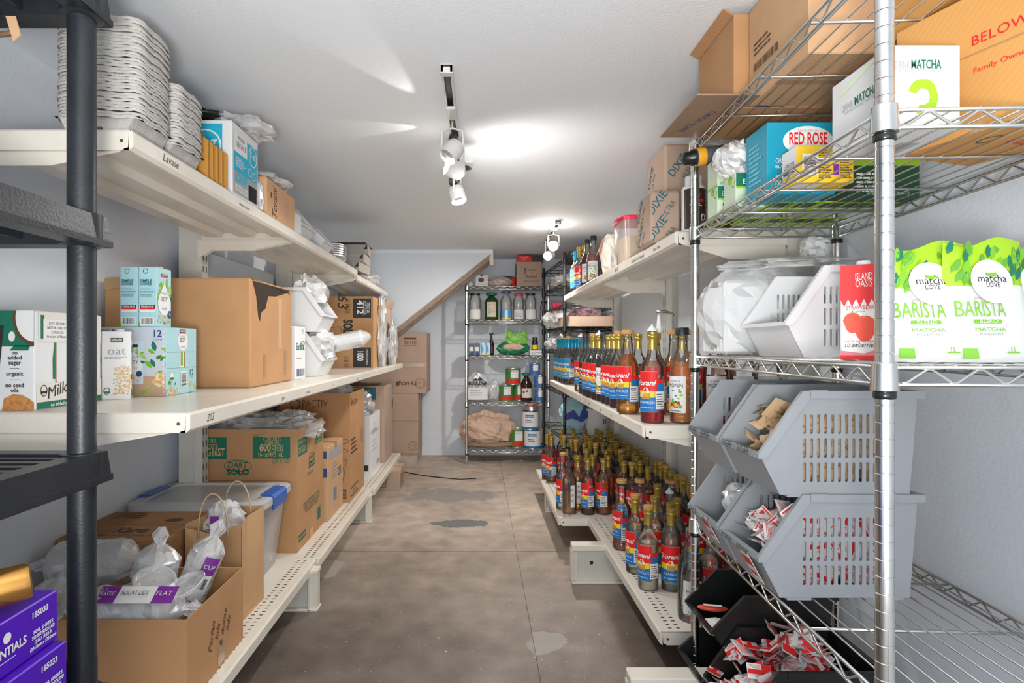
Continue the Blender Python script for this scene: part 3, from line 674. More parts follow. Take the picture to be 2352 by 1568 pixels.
# bins on the top shelf open away: opening faces the aisle, seen from the side
b_ = bin_thing('stacking_bin', 'white stacking bin leaning on the upper left shelf past the syrup carton', -.80, 2.86, ZLT+.001, WHITEP, 180, (1, 1.2, .85), slots=False)
b_ = bin_thing('stacking_bin', 'smaller white bin standing behind the first on the upper left shelf', -.80, 3.22, ZLT+.001, WHITEP, 180, (1, 1, .75), slots=False)
t = thing('lid_carton', 'low pale carton with printed side in front of the white bin, upper left shelf', 'carton', (-.90, 2.58, ZLT)); MB().cbox(-.1, .1, -.06, .05, 0, .10, .004).obj('body', WC, t)
Decal().bars(.12, .07, .19, .09, seed=4, bg=None).emit(face('F', .2, .12, .1), t)
FOIL = mat('foil_pan', (.75, .75, .75), .3, 1, bump=.5, bscale=40)
pan = MB()
def rr_(w, d, z, n=24): return [(math.cos(2*math.pi*i/n)*w/2/((abs(math.cos(2*math.pi*i/n))**4+abs(math.sin(2*math.pi*i/n))**4)**.25), math.sin(2*math.pi*i/n)*d/2/((abs(math.cos(2*math.pi*i/n))**4+abs(math.sin(2*math.pi*i/n))**4)**.25), z) for i in range(n)]
vs = rr_(.15, .19, 0)+rr_(.18, .22, .045)+rr_(.195, .235, .045)+rr_(.195, .235, .05)+rr_(.18, .22, .048); n = 24
pan.add(vs, [(k*n+i, k*n+(i+1) % n, (k+1)*n+(i+1) % n, (k+1)*n+i) for k in range(4) for i in range(n)]+[tuple(range(n))[::-1]])
pf = pan.obj('foil_pan', FOIL, None, False)
for i in range(6):
    c = pf if i == 0 else pf.copy()
    if i: C.objects.link(c)
    c.location = (-.90, 3.52, ZLT+i*.013); tag(c, 'shallow foil pan nested in the stack on the upper left shelf', 'pan', 'nested foil pans on the upper left shelf')
z2 = ZLT-.028
tray = MB().box(-.15, .15, -.12, .12, 0, .006).box(-.15, -.144, -.12, .12, .006, .06).box(.144, .15, -.12, .12, .006, .06).prism([(-.144, .006), (.144, .006), (.12, .03), (.144, .06), (-.144, .06)], .004, lambda u, v, w: (u, -.12+w, v)); tr = tray.obj('clamshell_tray', mat('grey_fibre', (.40, .36, .33), .8))
for i in range(3):
    c = tr if i == 0 else tr.copy()
    if i: C.objects.link(c)
    c.location = (-.92+.01*i, 3.95+.02*i, z2+.032+i*.062); c.rotation_euler = (0, 0, .1*i-.1); tag(c, 'grey fibre clamshell tray piled at the start of the lower far shelf', 'tray', 'grey fibre trays piled on the far upper shelf')
tag(MB().box(-.17, .15, -.13, .13, 0, .004).obj('paperboard_sheet', mat('dark_card', (.07, .05, .045), .6), None, loc=(-.90, 3.97, z2+.221)), 'dark paperboard sheet lying on the grey fibre trays', 'sheet')
film('plastic_bag', 'white plastic bag slumped at the far end of the upper left shelf', 'bag', (-.90, 4.45, z2+.05), (.12, .28, .055), 15, BAGW, flatb=z2)
film('plastic_bag', 'crinkled clear bag under the grey fibre trays', 'bag', (-.92, 3.98, z2+.016), (.15, .12, .016), 17, BAGW, flatb=z2, amp=.1)

# ------------------------------------------------------------------ left side: middle shelf
def milk_near(D, w, h):
    D.rect(0, h*.64, w, h, GREEN, 1); D.poly([(w*.80, h*.60), (w*.84, h*.65), (w*.97, h*.65), (w*.95, h*.60)], GREEN, 1)
    D.poly([(w-.052+.008*math.cos(a/10*6.28), h*.74+.012*math.sin(a/10*6.28)) for a in range(10)], WHITE, 2)
    [D.poly([(w, h*.69)]+[(w-q*math.sin(R(a)), min(h, h*.93-q*1.3*math.cos(R(a)))) for a in range(0, 136, 9)]+[(w, h)], m_, k_) for q, m_, k_ in ((.05, BROWNI, 2), (.043, WHITE, 3))]
    for i, (tx, v) in enumerate((('no', .56), ('added', .51), ('sugar', .46), ('organic', .35), ('no seed', .235), ('oils', .185))): D.text(tx, w-.045, h*v, .0095, BLACK, 3, bold=.02)
    D.rect(w-.056, h*.42, w-.034, h*.424, BLACK, 3); D.rect(w-.056, h*.305, w-.034, h*.309, BLACK, 3)
    D.poly([(w-.075, 0), (w-.07, h*.12), (w-.05, h*.165), (w-.03, h*.16), (w-.012, h*.12), (w, h*.08), (w, 0)], mat('print_coconut', (.50, .22, .06), .7, var=.3, vscale=120), 2)
    D.poly([(w-.16, 0), (w-.09, 0), (w-.07, h*.85), (w-.10, h*.86), (w-.16, h*.82)], BLACK, 2); D.poly([(w-.2, 0), (w-.10, 0), (w-.08, h*.8), (w-.16, h*.82)], WHITE, 3)
    D.text('Milk', w-.12, h*.35, .04, GREEN, 4, rot=65, shear=.3)
def milk_side(D, w, h):
    D.rect(.012, h*.68, w, h*.99, flat('print_cream', (.72, .68, .62)), 1); D.rect(.018, h*.72, .03, h*.96, GREEN, 2)
    D.rect(.026, h*.70, w-.05, h*.92, WHITE, 3)
    for k, s_ in enumerate(('LOT: 5357VR2', 'BEST IF USED BY', '22/DEC/26', 'Product of Mexico')): D.text(s_, .072, h*(.865-.045*k), .0065, BLACK, 4)
    D.rect(.066, h*.26, .070, h*.68, KRAFTD, 1); D.poly([(.058, h*.3), (.066, h*.3), (.066, h*.68), (.062, h*.68), (.057, h*.5)], GREEN, 1)
    D.rect(.006, .002, w, h*.27, flat('print_cream', (.72, .68, .62)), 1); D.rect(.006, .002, w, h*.075, GREEN, 2)
    D.text('Milk', .075, h*.13, .028, BLACK, 3, shear=.3, rot=12); D.disc(.028, h*.19, .011, .014, BLACK, 3, ring=.002); D.rect(.019, h*.16, .037, h*.185, BLACK, 3); D.text('no added sugar', .088, h*.02, .0085, WHITE, 3, bold=.02)
carton('milk_carton_case', 'green and white coconut milk case at the near end of the middle left shelf', 'carton', -1.32, -1.03, 1.352, 1.59, ZLM, .232, WC, {'F': milk_near, 'R': milk_side}, seam=False)
TEALC = mat('carton_pale_teal', (.38, .62, .66), .45)
def kirk(D, u, v, w, h, m0=BLACK):
    D.rect(u-w/2, v, u+w/2, v+h, m0, 2); D.rect(u-w/2, v, u+w/2, v+h*.3, RED, 3); D.text('KIRKLAND', u, v+h*.42, h*.42, WHITE, 4, w=w*.86, bold=.03)
def drop(D, u, v, w, h, m, k):
    D.poly([(u+w/2*math.sin(a)*(1 if abs(a) < 1.7 else math.cos((abs(a)-1.7)*1.09)), v-h*.32*math.cos(a) if abs(a) < 1.7 else v+h*.04+(abs(a)-1.7)/1.44*h*.62) for a in [-3.14+6.28*i/24 for i in range(25)]], m, k)
BEAN = flat('print_bean', (.66, .42, .18))
def leaves(D, cx, cy, sx, sy, n, seed, k=2, cols=None):
    r = random.Random(seed)
    for i in range(n):
        a = r.uniform(0, 6.28); x = cx+sx*math.cos(a)*r.uniform(.4, 1); y = cy+sy*math.sin(a)*r.uniform(.4, 1); l = r.uniform(.35, .7)*min(sx, sy)*1.4; b = r.uniform(0, 6.28); c, s_ = math.cos(b), math.sin(b)
        pts = [(0, 0), (.35, .22), (.7, .2), (1, 0), (.7, -.2), (.35, -.22)]
        D.poly([(x+(p*c-q*s_)*l, y+(p*s_+q*c)*l) for p, q in pts], r.choice(cols or [LGREEN, GREEN, LGREEN, LIME]), k+r.random()*.9)
def beans(D, x0, y0, x1, y1, n, s_, seed, k=3):
    r = random.Random(seed)
    for i in range(n): D.disc(r.uniform(x0, x1), r.uniform(y0, y1), s_, s_*.75, r.choice([BEAN, TAN, flat('print_bean_light', (.78, .60, .34))]), k+r.random()*.9, 8)
def soy_front(D, w, h, s_=1):
    leaves(D, w/2, h*.62, w*.5, h*.22, 16, 3, 1.2); drop(D, w/2, h*.40, w*.86, h*.62, WHITE, 2.4); D.text('ORGANIC', w/2, h*.56, .006, GREYI, 4); D.text('SOY', w/2, h*.44, .014, BLACK, 4, w=w*.42)
    D.text('Vanilla', w/2, h*.30, .008, GREYI, 4, shear=.4); kirk(D, w/2, h*.85, w*.45, h*.055); beans(D, .004, .012, w*.8, h*.19, 26, .0038, 5, 2.5); leaves(D, w*.5, h*.08, w*.45, h*.05, 8, 9, 2.6); D.disc(w*.86, h*.22, .012, .012, NAVY, 4); D.text('7g', w*.86, h*.205, .008, WHITE, 5)
def soy_side(D, w, h):
    D.disc(w*.4, h*.93, .0075, .0075, BLACK, 2, ring=.0018); D.poly([(w*.3, h*.95), (w*.62, h*.84), (w*.62, h*.95)], SKY, 1)
    D.text('SIMPLE', w*.08, h*.745, .0085, TEAL, 3, al='L', bold=.03); D.text('GOODNESS', w*.08, h*.695, .0085, TEAL, 3, al='L', bold=.03, w=w*.66)
    D.greek(w*.08, h*.50, w*.92, h*.66, 6, TEAL, 3, 4, .28); D.rect(w*.08, h*.25, w*.95, h*.37, WHITE, 1); kirk(D, w*.51, h*.29, w*.82, h*.075)
    D.bars(w*.16, .008, w*.82, h*.145, n=16, seed=8); D.rect(0, 0, w*.08, h*.08, LGREEN, 2)
def milk_pack(label, x, y, z, m, fr, sd, w=.0535, d=.082, h=.178, rz=0, cap=True, nm_='milk_carton'):
    t = thing(nm_, label, 'milk carton', (x, y, z), R(rz)); MB().cbox(-w/2, w/2, -d/2, d/2, 0, h, .0015).obj('body', m, t)
    D = Decal((w, h)); sd(D, w, h); D.emit(face('F', w, d, h), t); D = Decal((d, h)); fr(D, d, h); D.emit(face('R', w, d, h), t)
    if cap: MB().lathe([(.0105, 0), (.0105, .005), (.009, .0065)], 16, (w*.1, d*.15, h)).obj('cap', WHITEP, t, True, auto=40)
    return t
zs = ZLM+.206
milk_pack('left one of two teal soy milk cartons standing on the soy case', -1.038, 1.772, zs, TEALC, soy_front, soy_side)
milk_pack('right one of two teal soy milk cartons on the soy case, front showing', -.983, 1.772, zs, TEALC, soy_front, soy_side)
def soy_case_f(D, w, h):
    D.rect(0, 0, w, h*.30, flat('print_wood', (.45, .31, .2)), 1); D.rect(0, h*.3, w, h, flat('print_haze', (.50, .55, .62)), 1)
    leaves(D, w*.40, h*.45, .06, .045, 14, 6, 1.3, [GREEN, LGREEN, flat('print_dark_leaf', (.03, .14, .10))]); leaves(D, w*.93, h*.52, .035, .04, 12, 16, 1.3, [GREEN, LGREEN]); beans(D, w*.84, h*.15, w-.004, h*.34, 26, .0055, 2)
    leaves(D, w*.75, h*.11, .03, .012, 8, 26, 2.2, [LIME, LGREEN]); leaves(D, w*.42, h*.28, .04, .02, 6, 27, 2.2, [LIME, LGREEN])
    x0, x1, y0, y1 = w*.50, w*.73, h*.18, h*.80
    D.rect(x0, y0, x1, y1, flat('print_pale_blue', (.52, .64, .72)), 3.3); leaves(D, (x0+x1)/2, h*.58, .022, .03, 14, 3, 3.5); drop(D, (x0+x1)/2, h*.44, .048, .074, WHITE, 4.6); kirk(D, (x0+x1)/2, h*.71, .024, .009, BLACK)
    D.rect((x0+x1)/2-.012, h*.71, (x0+x1)/2+.012, h*.75, BLACK, 4.8); D.text('ORGANIC', (x0+x1)/2, h*.555, .005, GREYI, 6); D.text('SOY', (x0+x1)/2, h*.475, .011, BLACK, 6); D.text('Vanilla', (x0+x1)/2, h*.40, .006, GREYI, 6, shear=.4); beans(D, x0+.004, y0+.008, x1-.008, h*.30, 20, .0035, 8, 4); D.disc(x1-.012, h*.33, .009, .009, NAVY, 6)
    D.text('12', w*.905, h*.86, .020, NAVY, 3, bold=.02); D.text('COUNT', w*.905, h*.81, .0055, NAVY, 3); D.text('1.35 L (3 GAL)', w*.40, h*.03, .007, BROWNI, 3); D.text('KIRKLAND', w*.32, h*.90, .014, BLACK, 3)
    for i in range(14): D.rect(w-.006, h*(.05+i*.066), w-.0045, h*(.05+i*.066)+.008, WHITE, 4)
def soy_case_r(D, w, h):
    D.rect(.002, h*.635, w-.004, h*.638, TEAL, 2); D.rect(.002, h*.40, w-.004, h*.403, TEAL, 2); D.rect(w*.43, h*.40, w*.60, h*.635, WHITE, 1); D.rect(w*.45, h*.43, w*.52, h*.635, LGREEN, 2); D.rect(w*.55, h*.40, w*.59, h*.635, KRAFTD, 2)
    D.disc(w*.52, h*.80, .030, .030, WHITE, 2); kirk(D, w*.52, h*.915, .036, .012); D.text('ORGANIC', w*.52, h*.86, .006, GREYI, 4); D.text('SOY', w*.52, h*.79, .013, BLACK, 4); D.text('Vanilla', w*.52, h*.70, .007, GREYI, 4, shear=.4)
    D.disc(w*.17, h*.28, .010, .012, WHITE, 2); D.rect(w*.12, h*.235, w*.22, h*.27, GREEN, 3); D.bars(w*.47, h*.13, w*.63, h*.33, n=14, seed=2, vert=False); D.text('12', w*.82, h*.27, .020, TEAL, 3); D.text('CT', w*.82, h*.22, .006, TEAL, 3)
    beans(D, .004, .004, w*.34, h*.12, 24, .0055, 12); leaves(D, w*.15, h*.15, .03, .014, 8, 4, 2); leaves(D, w*.86, h*.09, .02, .018, 8, 5, 2, [YEL, BEAN, LGREEN])
carton('soy_milk_case', 'teal twelve count soy milk case under the two teal cartons', 'carton', -1.165, -.922, 1.718, 1.905, ZLM, .205, TEALC, {'F': soy_case_f, 'R': soy_case_r}, seam=False)
def oat_f(D, w, h):
    kirk(D, w*.52, h*.84, w*.42, h*.065); D.text('oat', w*.52, h*.66, .022, GREYI, 3, w=w*.62); D.greek(w*.1, h*.595, w*.9, h*.63, 2, GREYI, 3, 2); beans(D, w*.42, h*.08, w*.99, h*.48, 90, .0026, 33); beans(D, w*.55, h*.04, w*.99, h*.52, 60, .0026, 34)
    D.disc(w*.18, h*.13, .008, .010, GREEN, 2, ring=.002); D.rect(w*.1, h*.10, w*.26, h*.125, GREEN, 3)
milk_pack('white oat milk carton standing beside the black post', -1.02, 1.645, ZLM, mat('white_carton2', (.78, .78, .77), .5), soy_side, oat_f, w=.070, d=.05, h=.190, rz=27)
# big torn brown box
BX = (-1.315, -.80, 2.045, 2.492, .388)
t = carton('shipping_box', 'large plain brown box with a torn top corner on the middle left shelf', 'carton', *BX[:4], ZLM, BX[4], KRAFT, {}, seam=False, chamfer=.006)
D = Decal(); w_, h_ = BX[3]-BX[2], BX[4]
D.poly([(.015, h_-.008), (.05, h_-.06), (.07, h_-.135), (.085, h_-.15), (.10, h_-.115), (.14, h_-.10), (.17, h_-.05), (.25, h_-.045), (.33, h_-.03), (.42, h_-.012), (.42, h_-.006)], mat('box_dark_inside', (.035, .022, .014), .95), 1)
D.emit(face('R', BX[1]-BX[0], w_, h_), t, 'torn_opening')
D = Decal(); D.rect(.12, .03, .15, .12, TAPE, 1); D.rect(.35, .03, .39, .13, TAPE, 1); D.rect(.28, h_-.25, .32, h_-.05, KRAFT2, 1); D.emit(face('R', BX[1]-BX[0], w_, h_), t, 'tape')
MB().add([(.24, -.215, h_+.001), (.257, -.215, h_-.001), (.262, .20, h_-.02), (.20, .21, h_+.008), (.16, .0, h_+.012)], [(0,1,2,3,4), (4,3,2,1,0)]).obj('lifted_flap', KRAFTD, t)
MB().prism([(-.25, h_-.045), (-.257, h_-.02), (-.25, h_), (-.17, h_+.003), (-.14, h_-.01), (-.20, h_-.035)], .002, lambda u, v, q: (u, -.2245-q-.001, v)).obj('tape_curl', TAPE, t)
# white cup carton, white bins with bagged lids
def pak(D, w, h):
    D.text('EarthPak', w*.5, h*.56, .03, TEAL, 2, w=w*.8, bold=.02); D.disc(w*.72, h*.68, .03, .012, LGREEN, 2, ring=.005); D.bars(w*.1, h*.06, w*.9, h*.2, m=NAVY, seed=5, bg=WHITE); D.greek(w*.1, h*.38, w*.9, h*.42, 1, GREYI); D.greek(w*.6, h*.86, w*.9, h*.96, 3, GREYI)
carton('cup_carton', 'white carton with a green leaf mark right behind the large brown box', 'carton', -1.0, -.80, 2.545, 2.69, ZLM, .235, WC, {'R': pak}, seam=False)
bin_thing('stacking_bin', 'lower white bin holding bagged cups on the middle left shelf', -.745, 3.06, ZLM+.001, WHITEP, 180, (1, 1.3, 1.0), slots=False)
bin_thing('stacking_bin', 'upper white bin stacked above the bagged cups, middle left shelf', -.745, 3.06, ZLM+.217, WHITEP, 180, (1, 1.3, 1.0), slots=False)
film('plastic_bag', 'bag of clear lids piled in the upper white bin', 'bag', (-.85, 2.94, ZLM+.40), (.08, .10, .085), 22, BAGW, flatb=ZLM+.30)
film('plastic_bag', 'bag of clear lids slumped in the lower white bin', 'bag', (-.80, 2.93, ZLM+.145), (.075, .10, .07), 24, BAGW, flatb=ZLM+.085)
t = thing('cup_sleeve', 'sleeve of white paper cups lying on the lower white bin', 'cup sleeve', (-.785, 2.99, ZLM+.150)); Mx = Matrix.Rotation(R(78), 4, 'Y') @ Matrix.Rotation(R(0), 4, 'X')
pr = []
for k in range(17): pr += [(.037, k*.0115), (.041, k*.0115+.001), (.041, k*.0115+.004), (.037, k*.0115+.006)]
MB().lathe(pr, 18, (0, 0, 0), M=Mx).obj('cup_stack', WHITEP, t, True, auto=30)
MB().lathe([(.02, -.02), (.043, 0), (.044, .19), (.03, .215), (.012, .235)], 16, (0, 0, 0), M=Mx).obj('film', BAG, t)
def solo_f(D, w, h):
    D.rect(w*.66, h*.70, w*.965, h*.97, BLACK, 1); D.rect(w*.66, h*.015, w*.965, h*.29, BLACK, 1)
    D.text('412', w*.73, h*.85, .042, WHITE, 2, rot=-90, bold=.03); D.text('ARTICULO NO.', w*.83, h*.84, .02, WHITE, 2, rot=-90, w=h*.2); D.text('STOCK NO.', w*.89, h*.84, .02, WHITE, 2, rot=-90, w=h*.15, bold=.02)
    D.text('1000', w*.73, h*.17, .042, WHITE, 2, rot=-90, bold=.03, w=h*.13); D.text('CONTENTS/CONTENIDO', w*.88, h*.155, .014, WHITE, 2, rot=-90, w=h*.22)
    D.text('SOLO', w*.50, h*.54, .058, BLACK, 2, rot=-90, w=h*.28, bold=.05); D.text('63', w*.40, h*.92, .07, BLACK, 2, rot=-90, shear=.2); D.text('12 fl oz (355 mL)', w*.05, h*.52, .03, BLACK, 2, rot=-90, w=h*.36); D.text('PAPER HOT CUP', w*-.0+.008, h*.42, .022, BLACK, 2, rot=-90, w=h*.3)
    D.greek(w*.52, h*.76, w*.62, h*.97, 9, BROWNI, 2, 5, .4); D.greek(w*.50, h*.02, w*.62, h*.18, 8, BROWNI, 2, 7, .4)
    D.stroke([(w*.10, h*.46), (w*.13, h*.44), (w*.44, h*.43), (w*.47, h*.50), (w*.44, h*.58), (w*.13, h*.55), (w*.10, h*.53), (w*.10, h*.46)], .003, BROWNI, 2)
open_carton('paper_cup_box', 'brown box printed 412 and 1000, turned on its side, on the middle left shelf', 'carton', -1.09, -.70, 3.86, 4.20, ZLM, .475, KRAFT, '', prints={'F': solo_f})
MB().box(-.385, -.005, -.335, -.005, .47, .474).obj('top', KRAFT, bpy.data.objects['paper_cup_box'], loc=(.195, .17, 0))
film('plastic_liner', 'white plastic liner spilling along the open side of the paper cup box', 'liner', (-.685, 4.12, ZLM+.23), (.028, .10, .23), 31, BAGW, flatb=ZLM, amp=.35, n=26)
open_carton('open_box', 'brown carton with ragged upright flap at the far end of the middle left shelf', 'carton', -.98, -.70, 4.30, 4.70, ZLM, .44, KRAFT3, 'R', .06, 20)
film('plastic_liner', 'second white liner hanging out of the farthest box, middle left shelf', 'liner', (-.665, 4.50, ZLM+.15), (.03, .12, .15), 33, BAGW, flatb=ZLM, amp=.35, n=24)

# ------------------------------------------------------------------ far left stacked cartons
def fabri(D, w, h):
    D.text('Fabri-Kal', w*.72, h*.14, .04, BROWNI, 2, w=.17, bold=.01); D.rect(w*.54, h*.13, w*.58, h*.20, BROWNI, 2); D.disc(w-.06, h*.17, .05, .05, BROWNI, 2, ring=.003); D.disc(w-.06, h*.17, .035, .035, BROWNI, 2, ring=.002); D.disc(w-.06, h*.17, .008, .008, BROWNI, 2, ring=.002)
    D.rect(w*.66, h*.78, w*.84, h*.92, BROWNI, 1); D.rect(w*.665, h*.79, w*.835, h*.89, KRAFT3, 2)
    for k in range(3): D.disc(w*(.69+k*.055), h*.84, .012, .018, BROWNI, 3, ring=.005)
    D.rect(0, h*.435, w, h*.44, BROWNI, 1); D.rect(0, h*.44, w*.97, h*.50, flat('clear_tape', (.50, .39, .31), .2), 1)
def fabri2(D, w, h):
    D.disc(w-.05, h*.13, .045, .045, BROWNI, 2, ring=.003); D.disc(w-.05, h*.13, .03, .03, BROWNI, 2, ring=.002); D.disc(w-.05, h*.13, .008, .008, BROWNI, 2, ring=.002); D.rect(w*.50, h*.78, w*.6, h*.92, BROWNI, 1); D.disc(w*.55, h*.85, .012, .018, KRAFT3, 2, ring=.005); D.rect(0, h*.545, w, h*.549, BROWNI, 1)
zb = .10
carton('lid_box', 'lower of two tan cartons stacked against the far wall, left', 'carton', -1.15, -.565, 5.42, 5.80, zb, .555, KRAFT3, {'F': fabri2}, tape=.1)
carton('lid_box', 'upper of two tan cartons stacked against the far wall, ring mark at corner', 'carton', -1.10, -.485, 5.42, 5.84, zb+.5575, .565, KRAFT3, {'F': fabri}, tape=.1)
def choc(D, w, h):
    D.stroke([(w*.15, h*.2), (w*.15, h*.8), (w*.6, h*.8), (w*.6, h*.2), (w*.15, h*.2)], .003, BROWNI, 1); D.text('CHOCOLATE', w*.38, h*.3, .018, BROWNI, 2, w=w*.4); D.text('CAPPUCCINO', w*.35, h*.45, .012, BROWNI, 2, w=w*.34)
carton('floor_carton', 'small brown carton on the floor below the far end of the left shelves', 'carton', -.86, -.60, 4.42, 4.72, 0, .155, KRAFT3, {'F': choc, 'R': lambda D, w, h: D.greek(.02, .02, w-.03, h-.03, 7, BROWNI, 1)}, tape=.06)

# ------------------------------------------------------------------ left side: bottom shelf
def dart_f(D, w, h):
    D.rect(w*.05, h*.76, w*.38, h*.935, GREEN, 1); D.text('STOCK NO.', w*.215, h*.89, .02, TAN, 2, w=w*.15); D.text('Nº DE STOCK', w*.215, h*.845, .02, TAN, 2, w=w*.18); D.text('DWTG16ST', w*.215, h*.785, .034, TAN, 2, w=w*.30, bold=.02)
    D.rect(w*.61, h*.765, w*.94, h*.94, GREEN, 1); D.text('CONTENTS', w*.78, h*.905, .02, TAN, 2, w=w*.15); D.text('CONTENU', w*.78, h*.875, .02, TAN, 2, w=w*.14); D.text('600', w*.72, h*.825, .032, TAN, 2, bold=.03, w=w*.10); D.text('PIECES', w*.83, h*.85, .013, TAN, 2); D.text('PIÈCES', w*.83, h*.825, .013, TAN, 2); D.text('16 oz/473 mL', w*.77, h*.78, .022, TAN, 2, w=w*.22); D.text('(20 x 30)', w*.86, h*.725, .025, GREEN, 2, w=w*.15)
    D.disc(w*.48, h*.705, .062, .027, GREEN, 2, ring=.003); D.text('DART', w*.48, h*.69, .026, GREEN, 2, shear=.2, w=.09, bold=.02); D.text('SOLO', w*.48, h*.635, .024, GREEN, 2, bold=.05, w=.1); D.greek(w*.05, h*.68, w*.28, h*.74, 3, KRAFTD)
def dart_r(D, w, h):
    D.rect(.01, h*.77, w*.34, h*.91, GREEN, 1); D.text('DWTG16ST', w*.18, h*.79, .03, TAN, 2, w=w*.27); D.text('STOCK NO.', w*.18, h*.865, .016, TAN, 2); D.rect(w*.66, h*.79, w*.94, h*.94, GREEN, 1); D.text('600', w*.8, h*.84, .028, TAN, 2, bold=.02); D.text('CONTENTS', w*.8, h*.90, .015, TAN, 2, w=w*.2); D.text('16 oz/473 mL', w*.8, h*.80, .014, TAN, 2, w=w*.22)
    D.disc(w*.52, h*.70, .05, .025, GREEN, 2, ring=.003); D.text('DART', w*.52, h*.685, .022, GREEN, 2, shear=.2); D.text('SOLO', w*.52, h*.62, .028, GREEN, 2, bold=.05); D.greek(w*.35, h*.56, w*.65, h*.59, 2, GREEN)
    D.text('INSULATED PAPER HOT CUPS', w*.52, h*.33, .016, GREEN, 2, w=w*.62); D.text('GOBELETS EN PAPIER ISOLÉS', w*.52, h*.295, .016, GREEN, 2, w=w*.62); D.text('POUR BOISSON CHAUDE', w*.52, h*.26, .016, GREEN, 2, w=w*.5); D.greek(w*.05, h*.06, w*.42, h*.13, 2, GREEN, 2, 3, .6); D.rect(w*.75, h*.09, w*.87, h*.2, GREEN, 1); D.rect(w*.43, .0, w*.56, .045, KRAFT2, 2)
open_carton('cup_case', 'big brown cup case with green print, second large box on the bottom left shelf', 'carton', -1.30, -.80, 2.567, 3.0, ZLB, .545, KRAFT, '', prints={'F': dart_f, 'R': dart_r})
film('plastic_bag', 'clear crinkled bags puffing from the top of the green-printed cup case', 'bag', (-1.02, 2.76, ZLB+.525), (.235, .17, .06), 41, BAG, flatb=ZLB+.47, amp=.3, n=34, freq=4)
film('plastic_bag', 'clear film crumpled at the aisle side of the cup case opening', 'bag', (-.90, 2.86, ZLB+.54), (.09, .10, .05), 43, BAG, flatb=ZLB+.48, amp=.3, n=26, freq=4)
carton('small_carton', 'small brown carton with blue marks beside the green-printed case', 'carton', -1.0, -.782, 3.02, 3.355, ZLB, .385, KRAFT2, {'F': lambda D, w, h: (D.rect(0, h*.6, w*.98, h*.72, NAVY, 1), D.rect(0, h*.85, w*.97, h*.95, NAVY, 1)), 'R': lambda D, w, h: (D.rect(w*.1, h*.8, w*.9, h*.93, GREYI, 1), D.greek(w*.3, h*.5, w*.7, h*.75, 5, GREYI), D.rect(w*.35, h*.2, w*.55, h*.38, flat('print_slate', (.15, .22, .35)), 1), D.text('250', w*.75, h*.5, .05, NAVY, 2, w=.07))}, tape=.05)
def pactiv_f(D, w, h):
    D.text('PACTIV', w*.5, h*.87, .045, BROWNI, 2, w=w*.36); D.disc(w*.22, h*.90, .03, .03, BROWNI, 2, ring=.006)
    for k in range(5): D.disc(w*.82, h*(.56-.085*k), .075-.011*k, .016-.002*k, BROWNI, 2, ring=.0028)
    D.stroke([(w*.82-.075, h*.56), (w*.82-.035, h*.20)], .003, BROWNI); D.stroke([(w*.82+.075, h*.56), (w*.82+.035, h*.20)], .003, BROWNI); D.rect(w*.80, .02, w*.95, h*.12, BROWNI, 1); D.rect(w*.81, .028, w*.94, h*.105, KRAFT, 2); D.bars(w*.82, .035, w*.93, h*.095, n=8, m=BROWNI, bg=None)
def pactiv_r(D, w, h):
    D.text('PACTIV', w*.3, h*.88, .03, BROWNI, 2, w=w*.4); D.disc(w*.1, h*.92, .02, .02, BROWNI, 2, ring=.004)
    for k in range(3): D.disc(w*.8, h*(.6-.05*k), .045-.006*k, .012, BROWNI, 2, ring=.0025)
    D.greek(w*.08, h*.42, w*.5, h*.58, 4, BROWNI); D.rect(w*.06, .02, w*.55, h*.12, BROWNI, 1); D.rect(w*.08, .03, w*.53, h*.105, KRAFT2, 2); D.bars(w*.12, .035, w*.5, h*.095, n=9, m=BROWNI, bg=None)
open_carton('cup_case', 'tall brown case with a printed cup outline, middle of the bottom left shelf', 'carton', -1.16, -.752, 3.40, 3.82, ZLB, .635, KRAFT, '', prints={'F': pactiv_f, 'R': pactiv_r})
film('plastic_bag', 'clear bag bulging from the tall cup-outline case', 'bag', (-.95, 3.58, ZLB+.625), (.15, .16, .06), 47, BAG, flatb=ZLB+.56, amp=.3, n=30, freq=3.5)
open_carton('flapped_carton', 'brown carton with blue label flap behind the white carton, bottom left shelf', 'carton', -1.06, -.735, 4.53, 4.92, ZLB, .60, KRAFT3, 'L', .06, 60, prints={'F': lambda D, w, h: (D.rect(w*.35, h*.82, w*.8, h*.98, TEAL, 1), D.greek(w*.42, h*.85, w*.75, h*.95, 3, WHITE)), 'R': lambda D, w, h: (D.rect(w*.2, h*.1, w*.4, h*.55, GREYI, 1), D.rect(w*.6, h*.7, w*.9, h*.95, GREYI, 1))})
def ess(D, w, h):
    D.text('ESSENTIALS', w*.45, h*.66, .03, GREYI, 2, w=w*.6); D.disc(w*.45, h*.78, .02, .026, GREYI, 2, ring=.003); D.greek(w*.2, h*.35, w*.8, h*.58, 3, GREYI, 2, 3, .15); D.bars(w*.65, h*.06, w*.92, h*.16, n=9, m=GREYI, bg=None, vert=False)
open_carton('sheet_carton', 'white carton with faint grey lettering near the far end of the bottom left shelf', 'carton', -1.02, -.765, 4.08, 4.51, ZLB, .42, WC, '', prints={'R': ess, 'F': lambda D, w, h: D.rect(w*.85, h*.08, w*.97, h*.18, BLACK, 1)})
film('plastic_bag', 'clear bag swelling out of the white carton', 'bag', (-.88, 4.28, ZLB+.46), (.10, .15, .10), 49, BAG, flatb=ZLB+.38, amp=.25, n=26, freq=3)
